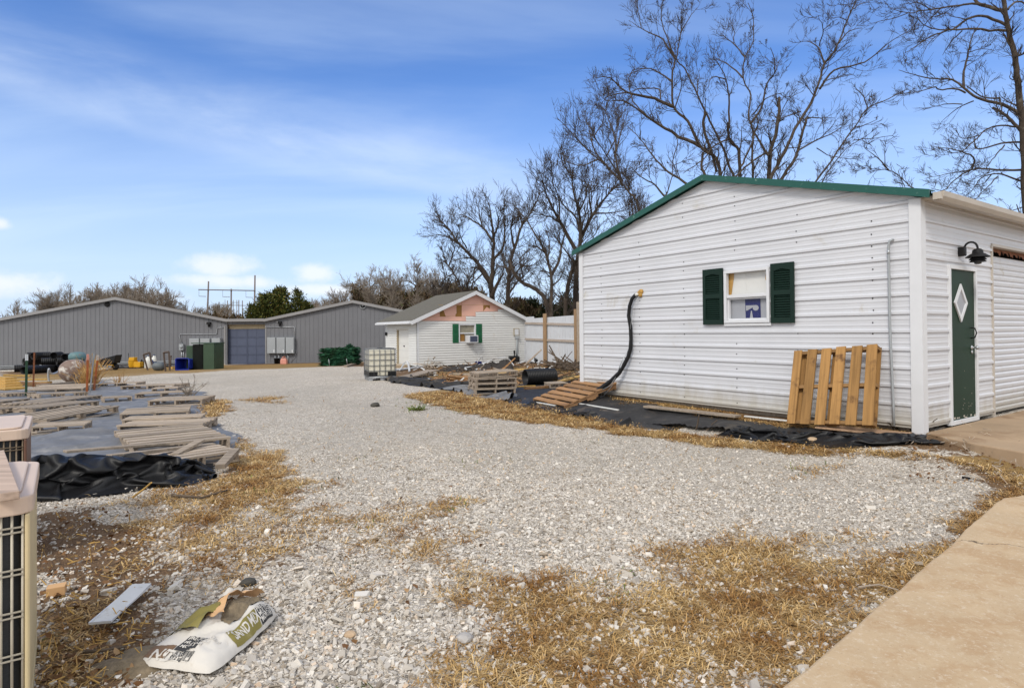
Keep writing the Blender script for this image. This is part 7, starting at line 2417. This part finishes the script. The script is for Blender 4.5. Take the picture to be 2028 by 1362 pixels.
# ================================================================== foreground litter
# torn sand mix bag
def make_bag():
    A_ = at_z(338, 1322, .03); B_ = at_z(515, 1205, .03)
    ctr = (A_ + B_) / 2; ctr.x += .0
    ul = Vector((B_.x - A_.x, B_.y - A_.y, 0)); Lb = ul.length * 1.0; ul.normalize(); vl = Vector((-ul.y, ul.x, 0))
    Wb = .34
    ctr = ctr + vl * .0
    g0 = .01
    bag = thing('sand_mix_bag', 'torn white and olive paper bag of sand mix spilling onto gravel', 'bag', (ctr.x, ctr.y, g0))
    def hgt(u, v):                      # u,v in -1..1
        e = max(0, 1 - abs(u) ** 3.4) ** .55 * max(0, 1 - abs(v) ** 2.6) ** .6
        return .012 + .086 * e * (1 + .28 * u) * (1 + .10 * math.sin(3 * u + 1.3 * v)) + .010 * (fbm(u * 2.6 + 3, v * 2.6, 71, 3) - .5) * e * 4 * .5 + .046 * (float(ridged(u * 2.4 + v * 1.2, v * 1.9 - u, 72, 3)) - .5) * e ** .5
    def S(u, v, off=0.0):
        ue = u * (1 - .07 * v ** 4) * (1 + .09 * (fbm(v * 1.8 + 4, 0.3, 81, 2) - .5) * abs(u))
        ve = v * (1 + .26 * (fbm(u * 1.7 + 9, .7 + (v > 0), 82, 3) - .5) * abs(v)) * (1 - .10 * u ** 4)
        p = ctr + ul * (ue * Lb / 2) + vl * (ve * Wb / 2 * (1.0 - .22 * u))
        return Vector((p.x, p.y, g0 + hgt(u, v) + off))
    m_paper = mat('white bag paper', (.60, .565, .51), .6, .05, 6, bump=.2, bscale=20, dirt=(.42, .34, .25), dirt_amt=.10, dirt_scale=7)
    m_kraft = mat('tan inner paper', (.62, .38, .19), .7, .08, 6)
    m_olive = mat('olive print', (.215, .18, .045), .6, .06, 8, dirt=(.33, .28, .14), dirt_amt=.1, dirt_scale=8)
    m_brownp = mat('brown print', (.16, .095, .05), .6, .1, 8)
    m_blk = mat('black print', (.035, .035, .035), .6, .1, 8)
    m_sand = mat('sand mix', (.20, .155, .10), .95, .3, 30, bump=.8, bscale=60)
    b = MB(); n = 46
    us = np.linspace(-1, 1, n); vs = np.linspace(-1, 1, 30)
    b.grid([[S(u, v) for v in vs] for u in us]); b.build('paper_sack', m_paper, bag)
    def patch(name, mt, quad, off, nu=14, nv=10, parent=bag):
        b = MB(); (a, c, d, e) = [np.array(q, float) for q in quad]
        b.grid([[S(*(((1 - s) * (1 - t)) * a + (s * (1 - t)) * c + (s * t) * d + ((1 - s) * t) * e), off) for t in np.linspace(0, 1, nv)] for s in np.linspace(0, 1, nu)])
        return b.build(name, mt, parent)
    patch('olive_panel', m_olive, [(-.34, -.97), (.40, -.97), (.42, -.62), (-.32, -.60)], .0022)
    patch('black_panel', m_blk, [(.42, -.97), (.80, -.97), (.78, -.60), (.44, -.62)], .0022)
    patch('brown_panel', m_brownp, [(-.93, .30), (-.93, .92), (-.70, .92), (-.68, .28)], .0022)
    patch('black_label', m_blk, [(-.76, -.30), (-.76, .26), (-.46, .22), (-.46, -.28)], .0022)
    patch('white_label', m_paper, [(-.94, -.32), (-.94, .26), (-.78, .26), (-.78, -.30)], .0022)
    # print
    def text(name, s, size, u0, v0, du, dv, mt, off=.0036, xs=1.0):
        """baseline start (u0, v0), direction (du, dv) in metres on the bag plane"""
        cu = bpy.data.curves.new(name, 'FONT'); cu.body = s; cu.size = size; cu.offset = size * .025; cu.resolution_u = 2
        ob = bpy.data.objects.new(name, cu); COL.objects.link(ob)
        bpy.context.view_layer.update()
        me = bpy.data.meshes.new_from_object(ob.evaluated_get(bpy.context.evaluated_depsgraph_get()))
        bpy.data.objects.remove(ob); bpy.data.curves.remove(cu)
        bmx = bmesh.new(); bmx.from_mesh(me)
        bmesh.ops.triangulate(bmx, faces=bmx.faces[:]); bmesh.ops.subdivide_edges(bmx, edges=[e for e in bmx.edges if e.calc_length() > size * .35], cuts=1)
        d = Vector((du, dv)).normalized(); nrm = Vector((-d.y, d.x))
        for vv in bmx.verts:
            q = d * vv.co.x * xs + nrm * vv.co.y
            p = S(u0 + q.x / (Lb / 2), v0 + q.y / (Wb / 2), off)
            vv.co = p - Vector(bag['_o'])
        bmx.to_mesh(me); bmx.free()
        me.materials.append(mt)
        o = bpy.data.objects.new(name, me); COL.objects.link(o); o.parent = bag; o['_o'] = bag['_o']
        return o
    text('lettering', 'SAND MIX', .050, -.27, -.87, 1, 0, m_paper, xs=.88)
    for k, s in enumerate(('PRE-BLENDED', 'MULTI-USE', 'MORTAR')):
        text('small_lettering', s, .023, .45, -.72 - k * .11, 1, 0, m_paper)
        text('small_lettering', s, .024, -.53 - k * .085, .20, 0, -1, m_paper)
    text('lettering', 'ND', .075, -.955, .74, 0, -1, m_paper)
    text('small_lettering', 'NET WT', .018, -.82, .22, 0, -1, m_blk)
    text('small_lettering', '60 LB', .026, -.88, .22, 0, -1, m_blk)
    text('small_lettering', '(27.2 kg)', .018, -.93, .22, 0, -1, m_blk)
    x = -.02
    for k in range(15):
        wv = (.006, .012, .018)[k % 3] * (1.3 if k % 4 == 0 else .8)
        patch('barcode_bar', m_blk, [(-.93, x), (-.93, x - wv), (-.80, x - wv), (-.80, x)], .0036, 3, 2); x -= wv + .012
    for k in range(4):
        patch('fine_print', MATS['brown print'], [(-.36 + k * .075, .30), (-.36 + k * .075, .30 + .3), (-.35 + k * .075, .30 + .3), (-.35 + k * .075, .30)], .0026, 3, 8)
    # torn opening: tan inner paper lip, exposed sand, olive flap folded back
    b = MB(); P = []
    for u in np.linspace(0, 1, 26):
        row = []
        for t in np.linspace(0, 1, 12):
            uu = -.10 + 1.02 * u; vv = -.46 + .62 * t * (.25 + .75 * math.sin(math.pi * min(1, u * 1.05 + .02)) ** .6)
            row.append(S(min(uu, .95), vv, .004 + .018 * math.sin(math.pi * t) * math.sin(math.pi * u) + .007 * (rnd.random() - .5)))
        P.append(row)
    b.grid(P); b.build('exposed_sand', m_sand, bag)
    b = MB(); P = []
    for u in np.linspace(0, 1, 26):
        row = []
        for t in np.linspace(0, 1, 8):
            vv0 = -.46 + .62 * (.25 + .75 * math.sin(math.pi * min(1, u * 1.05 + .02)) ** .6)
            uu = -.12 + 1.05 * u
            row.append(S(min(uu, .96), vv0 - .10 + .58 * t, .008 + .040 * (1 - t) * (.6 + .8 * vnoise(u * 9, 1.0, 5))))
        P.append(row)
    b.grid(P); b.build('torn_lip', m_kraft, bag)
    b = MB(); P = []
    for u in np.linspace(0, 1, 18):
        row = []
        for t in np.linspace(0, 1, 10):
            uu = -.36 + .66 * u - .10 * t; vv = .16 + .85 * t
            row.append(S(uu, min(vv, .985), .014 + .026 * math.sin(math.pi * u) * (1 - .5 * t) + .010 * math.sin(u * 9 + t * 5)))
        P.append(row)
    b.grid(P); b.build('olive_flap', m_olive, bag)
    b = MB(); P = []
    for u in np.linspace(0, 1, 12):
        row = []
        for t in np.linspace(0, 1, 9):
            row.append(S(.40 + .40 * u - .12 * t, .30 + .55 * t, .012 + .045 * math.sin(math.pi * t) * (.4 + .6 * math.sin(math.pi * u)) + .008 * math.sin(u * 11 + t * 6)))
        P.append(row)
    b.grid(P); b.build('crumpled_flap', m_paper, bag)
    # spilled sand
    b = MB(); P = []
    for a in np.linspace(0, 1, 20):
        row = []
        for r2 in np.linspace(0, 1, 9):
            an = 2 * math.pi * a
            r2_ = r2 * (.75 + .6 * vnoise(3 * math.cos(an), 3 * math.sin(an), 6)); q = ctr + vl * (.22 + .15 * r2_ * math.cos(an)) + ul * (-.24 + .17 * r2_ * math.sin(an))
            row.append(Vector((q.x, q.y, gz(q.x, q.y) - .012 + .045 * (1 - r2 ** 2) + .012 * float(fbm(q.x * 30, q.y * 30, 5, 2)))))
        P.append(row)
    b.grid(P); o = b.build('spilled_sand', m_sand); tag(o, 'brown spilled sand mix beside the torn bag', 'spilled sand', None, 'stuff')
make_bag()
# white metal cover
a = gp(175, 1256); c = gp(220, 1252); d = gp(300, 1178); e = gp(262, 1180)
pt_ = thing('metal_cover', 'white enamel cover plate lying face up on the stones', 'panel', tuple(a))
b = MB(); up = Vector((0, 0, .045)); 
b.prism([a + up, c + up, d + up * 1.4, e + up * 1.4], (0, 0, .006)); b.build('plate', mat('dull white enamel', (.62, .62, .61), .8, .06, 5, spec=.2, dirt=(.42, .38, .32), dirt_amt=.12, dirt_scale=12), pt_, bevel=.003)
b = MB()
for s0, s1 in ((a, c), (c, d), (d, e), (e, a)):
    v_ = (s1 - s0); nn = Vector((-v_.y, v_.x, 0)).normalized() * .006
    b.obox(s0 + up + Vector((0, 0, .0062)), v_, nn, Vector((0, 0, .008)))
b.build('folded_rim', m_whitetrim, pt_)
b = MB(); q = a + (c - a) * .72 + (e - a) * .06 + Vector((0, 0, .038)); u_ = (c - a).normalized(); w_ = (e - a).normalized()
for o_, l_ in ((q, u_ * .04), (q + w_ * .028, u_ * .04)): b.tube([o_, o_ + l_], .004, 6)
for o_ in (q, q + u_ * .04): b.tube([o_, o_ + w_ * .028], .004, 6)
b.build('latch', m_galv, pt_)
b = MB(); q = a + (d - a) * .62 + Vector((0, 0, .041)); b.lathe(q, [(.006, 0), (.005, .002)], 8); b.build('screw', m_iron, pt_)
# wood block, sticks, stones
p = gp(112, 1178)
ob = MB(); ob.box(p + Vector((0, 0, .03)), (.085, .07, .05), Matrix.Rotation(.5, 3, 'Z')); o = ob.build('wood_block', mat('cut pine', (.60, .36, .17), .7, .08, 5), None, bevel=.002); tag(o, 'small cut pine block on bare soil by the air conditioner', 'wood block')
def stone(px, py, r, label, col='grey stone'):
    p = gp(px, py); bm_ = bmesh.new(); bmesh.ops.create_icosphere(bm_, subdivisions=2, radius=r)
    for v in bm_.verts: v.co *= 1 + .35 * (vnoise(v.co.x / r * 1.3 + px, v.co.y / r * 1.3 + v.co.z / r, 8) - .5); v.co.z *= .55
    me = bpy.data.meshes.new('rock'); bm_.to_mesh(me); bm_.free(); me.materials.append(MATS[col])
    o = bpy.data.objects.new('rock', me); COL.objects.link(o); o.location = p + Vector((0, 0, r * .3)); o.rotation_euler = (0, 0, px); tag(o, label, 'rock', 'single larger rocks in the yard')
mat('grey stone', (.40, .375, .35), .85, .2, 14, bump=.4, bscale=50); mat('tan stone', (.46, .33, .21), .85, .2, 14, bump=.4, bscale=50); mat('dark stone', (.06, .055, .045), .85, .2, 14, bump=.4, bscale=50)
stone(920, 1268, .045, 'flat grey rock lying in the straw at the lower middle')
stone(692, 1259, .03, 'small tan rock on the pale gravel left of the straw', 'tan stone')
stone(743, 805, .10, 'lone dark clod on the open gravel below the tote', 'dark stone')
stone(1610, 874, .07, 'tan rock against the black fabric below the honey pallet', 'tan stone')
stone(490, 1157, .045, 'dark grey rock above the torn bag', 'dark stone')
stone(1855, 1330, .02, 'tiny pebble on the concrete walk')
def stick(pts, r, label, mt=None, name='stick'):
    P = [gp(a, c, dz) for a, c, dz in pts]
    b = MB(); b.tube(P, [r * (1 - .5 * k / len(P)) for k in range(len(P))], 6); o = b.build(name, mt or m_bark2); tag(o, label, 'stick'); return o
stick([(165,1290,.03),(205,1287,.03),(250,1279,.035)], .008, 'brown twig lying left of the torn bag')
stick([(340,980,.02),(400,985,.03),(450,970,.03)], .012, 'thin brown stick on the straw below the black fabric')
stick([(262,985,.02),(285,968,.08),(300,955,.2)], .010, 'straw coloured stalk leaning on the black fabric', m_lumber)
stick([(1700,1162,.03),(1740,1157,.03),(1780,1168,.03)], .006, 'pale root lying in the straw beside the walk', m_oldwood)
stick([(1378,852,.02),(1382,838,.12),(1384,822,.28)], .012, 'upright dead stalk in front of the grey board')
stick([(1400,852,.02),(1412,838,.1),(1420,832,.2)], .010, 'leaning dead stalk right of the upright stalk')
stick([(1905,945,.02),(1922,947,.02)], .014, 'dark stick on the gravel near the door pad', m_iron)
p = gp(1808, 852)
b = MB(); b.tube([gp(1796, 845) + Vector((0, 0, .06)), gp(1812, 856) + Vector((0, 0, .04))], [.03, .026], 10); b.lathe(gp(1796, 845) + Vector((0, 0, .06)), [(.036, -.02), (.036, .03)], 10, (gp(1812, 856) - gp(1796, 845)).normalized()); o = b.build('drain_stub', m_gutter); tag(o, 'short white plastic pipe stub on the dirt beside the corner post', 'pipe')

# weeds
def weed(px, py, h, label, mt, n=26, spread=.5, seed=1):
    rng = np.random.default_rng(seed); p = gp(px, py); bk = Bark()
    t = thing('dry_weed', label, 'weed', tuple(p))
    for k in range(n):
        d = np.array([rng.normal(0, spread), rng.normal(0, spread), 1.0]); d /= np.linalg.norm(d)
        q = np.array(p) + np.array([rng.normal(0, .08), rng.normal(0, .08), 0]); pts = [q]
        L = h * rng.uniform(.5, 1.1)
        for j in range(5): d = d + rng.normal(0, .12, 3) + np.array([0, 0, -.03 * j]); d /= np.linalg.norm(d); q = q + d * L / 5; pts.append(q)
        bk.add(np.array(pts), np.linspace(.011, .005, 6), 3)
        if n < 20:
            for j in range(5):
                i = rng.integers(1, 5); d2 = rng.normal(size=3); d2[2] = abs(d2[2]); d2 /= np.linalg.norm(d2); bk.add(np.array([pts[i], pts[i] + d2 * L * .12, pts[i] + d2 * L * .22]), [.006, .005, .004], 3)
    bk.build('stalks', mt, t); return t
m_dryor = straw_mat('orange dry weed', [(0, (.34, .19, .06)), (.5, (.52, .31, .11)), (1, (.66, .46, .22))])
weed(181, 768, 1.15, 'tall orange dry weeds growing among the rusty posts', m_dryor, 115, .20, 3)
weed(173, 772, .9, 'lower tuft of dry weeds behind the tank end', m_dryor, 90, .3, 4)
weed(233, 765, .55, 'small dry tuft on the gravel past the sheet', m_dryor, 24, .3, 5)
weed(376, 788, .62, 'bare twiggy weed beside the far right pallet', m_twig2, 12, .55, 6)
weed(825, 812, .12, 'low green weed tuft by the fabric edge', m_gblade, 60, .9, 8)
weed(1800, 850, .25, 'dead leafy weeds at the foot of the corner post', m_bark2, 60, .7, 9)

# debris in front of the white house
def junk(name, px, py, size, mt, label, cat, rot=0.0, tilt=.2, z=.0):
    p = gp(px, py); b = MB(); b.box(p + Vector((0, 0, z + size[2] * .5)), size, Matrix.Rotation(rot, 3, 'Z') @ Matrix.Rotation(tilt, 3, 'X')); o = b.build(name, mt, None, bevel=.01); tag(o, label, cat); return o
p = gp(816, 722)
bb = thing('blue_bucket', 'blue bucket holding upright scrap beside the house corner', 'bucket', tuple(p))
b = MB(); b.lathe(p, [(.14, 0), (.17, .30), (.19, .36), (.19, .38), (.16, .38)], 14); b.build('pail', mat('mid blue plastic', (.03, .09, .32), .4, .1, 4), bb)
b = MB(); b.tube([p + Vector((.0, .05, .3)), p + Vector((.02, .05, .66))], .03, 6); b.tube([p + Vector((-.08, 0, .3)), p + Vector((-.14, .05, .72))], .018, 6); b.build('bottle', m_cab, bb)
def bent_sheet(name, pts_px, wd, mt, label, cat, lifts):
    P = [gp(a, c) + Vector((0, 0, l)) for (a, c), l in zip(pts_px, lifts)]
    L = smooth_line([list(p) for p in P], 4)
    b = MB(); rows = []
    for k, q in enumerate(L):
        rows.append([Vector(q) + Vector((0, v * wd, .02 * math.sin(v * 5 + k))) for v in np.linspace(-.5, .5, 5)])
    b.grid(rows); o = b.build(name, mt); sdm = o.modifiers.new('thick', 'SOLIDIFY'); sdm.thickness = .012; tag(o, label, cat); return o
bent_sheet('siding_scrap', [(905,735),(940,733),(965,727),(990,722),(1005,723),(1018,730)], .5, m_whitetrim, 'long bent white siding strip on the mound before the house', 'siding scrap', [.12,.18,.26,.36,.36,.15])
bent_sheet('siding_scrap', [(942,729),(952,722),(964,716)], .6, m_whitetrim, 'white siding scrap standing up left of the long strip', 'siding scrap', [.15,.35,.65])
bent_sheet('siding_scrap', [(792,736),(800,730),(807,728),(811,738)], .5, m_whitetrim, 'bent white sheet lying beside the tote', 'siding scrap', [.08,.25,.32,.05])
bent_sheet('siding_scrap', [(1088,720),(1100,722),(1118,727),(1130,727)], .7, m_fence, 'crumpled white sheet at the foot of the fence', 'siding scrap', [.1,.12,.1,.05])
bent_sheet('siding_scrap', [(1025,722),(1045,719),(1068,720)], .4, m_whitetrim, 'white strip lying beside the gas meter', 'siding scrap', [.06,.10,.06])
bent_sheet('siding_scrap', [(818,735),(832,732),(842,734)], .3, m_board, 'small white scrap right of the bent sheet', 'siding scrap', [.04,.08,.03])
bent_sheet('siding_scrap', [(900,733),(915,734),(925,736)], .25, m_board, 'short white strip at the left end of the dark mound', 'siding scrap', [.1,.1,.1])
junk('black_tub', 1018, 719, (.55, .45, .38), m_black, 'black plastic tub by the gas meter', 'tub', .2, .05)
junk('trash_bag', 1086, 717, (.6, .5, .5), m_black, 'black rubbish bag at the middle fence post', 'rubbish bag', .4, .5)
junk('trash_bag', 1072, 719, (.7, .5, .25), m_black, 'flat black rubbish bag left of the fence post', 'rubbish bag', .1, .2)
junk('tan_carton', 1040, 717, (.4, .35, .3), m_ply, 'tan carton at the house corner', 'carton', .5, .3)
junk('foam_block', 948, 724, (.3, .3, .2), m_navy, 'dark blue piece under the standing siding scrap', 'scrap', .3, .2)
# brush piles and small splinters
def splinters(name, px0, px1, py0, py1, n, L, mt, label, seed, up=.25, r=.014):
    rng = np.random.default_rng(seed); bk = Bark()
    for k in range(n):
        p = np.array(gp(rng.uniform(px0, px1), rng.uniform(py0, py1))) + np.array([0, 0, abs(rng.normal(0, up * .4))])
        d = rng.normal(size=3); d[2] = abs(rng.normal(0, up)); d /= np.linalg.norm(d); l = L * rng.uniform(.4, 1.2)
        bk.add(np.array([p, p + d * l * .5 + rng.normal(0, .03, 3), p + d * l]), np.array([r, r * .9, r * .6]) * rng.uniform(.6, 1.6), 4)
    o = np_mesh(name, np.concatenate(bk.V), np.concatenate(bk.Q), mt, False); tag(o, label, 'debris', None, 'stuff'); return o
splinters('brush_debris', 838, 862, 726, 733, 26, .5, m_oldwood, 'splintered branches heaped at the house corner', 1, .5, .02)
splinters('brush_debris', 1095, 1150, 726, 736, 70, .9, m_bark2, 'brown brush heap beneath the fence', 2, .35, .03)
splinters('brush_debris', 830, 1150, 718, 760, 420, .35, m_bark2, 'scattered bark and twigs before the white house', 3, .2, .016)
splinters('brush_debris', 860, 1100, 724, 765, 130, .26, m_brnwood, 'scattered brown wood splinters before the white house', 4, .15, .018)
splinters('board_debris', 850, 1120, 722, 762, 34, 1.1, m_oldwood, 'jumbled broken grey boards before the white house', 8, .10, .045)
splinters('board_debris', 860, 1090, 724, 758, 26, 1.0, m_brnwood, 'jumbled broken brown boards before the white house', 9, .10, .05)
splinters('white_litter', 850, 1090, 720, 762, 60, .28, m_board, 'scattered white plastic scraps before the white house', 5, .15, .03)
splinters('brush_debris', 80, 290, 1010, 1362, 110, .06, m_lumber, 'small twigs and bark on the soil at the lower left', 6, .12, .0022)
splinters('brush_debris', 1790, 2028, 862, 960, 130, .07, m_oldwood, 'leaf litter and twigs round the door pad', 7, .12, .0035)
def leaves_on_ground(px0, px1, py0, py1, n, seed):
    rng = np.random.default_rng(seed)
    P = np.array([list(gp(rng.uniform(px0, px1), rng.uniform(py0, py1))) for _ in range(n)]); P[:, 2] += .012
    D = rng.normal(size=(n, 3)); D[:, 2] = np.abs(D[:, 2]) * .25
    V, Fq = leaf_cloud(P, D, .028 if py1 > 800 else .07, rng, .7); return V, Fq
Vs, Fs, n0 = [], [], 0
for a in ((75, 290, 1000, 1362, 330, 1), (1800, 2028, 860, 960, 200, 2), (820, 1150, 716, 765, 600, 3), (600, 1000, 950, 1300, 60, 4)):
    V, Fq = leaves_on_ground(*a); Vs.append(V); Fs.append(Fq + n0); n0 += len(V)
o = np_mesh('fallen_leaves', np.concatenate(Vs), np.concatenate(Fs), leaf_mat('dead leaves', [(0, (.10, .05, .025)), (.5, (.22, .12, .055)), (1, (.40, .27, .15))])); tag(o, 'dead brown leaves scattered on the ground', 'leaves', None, 'stuff')
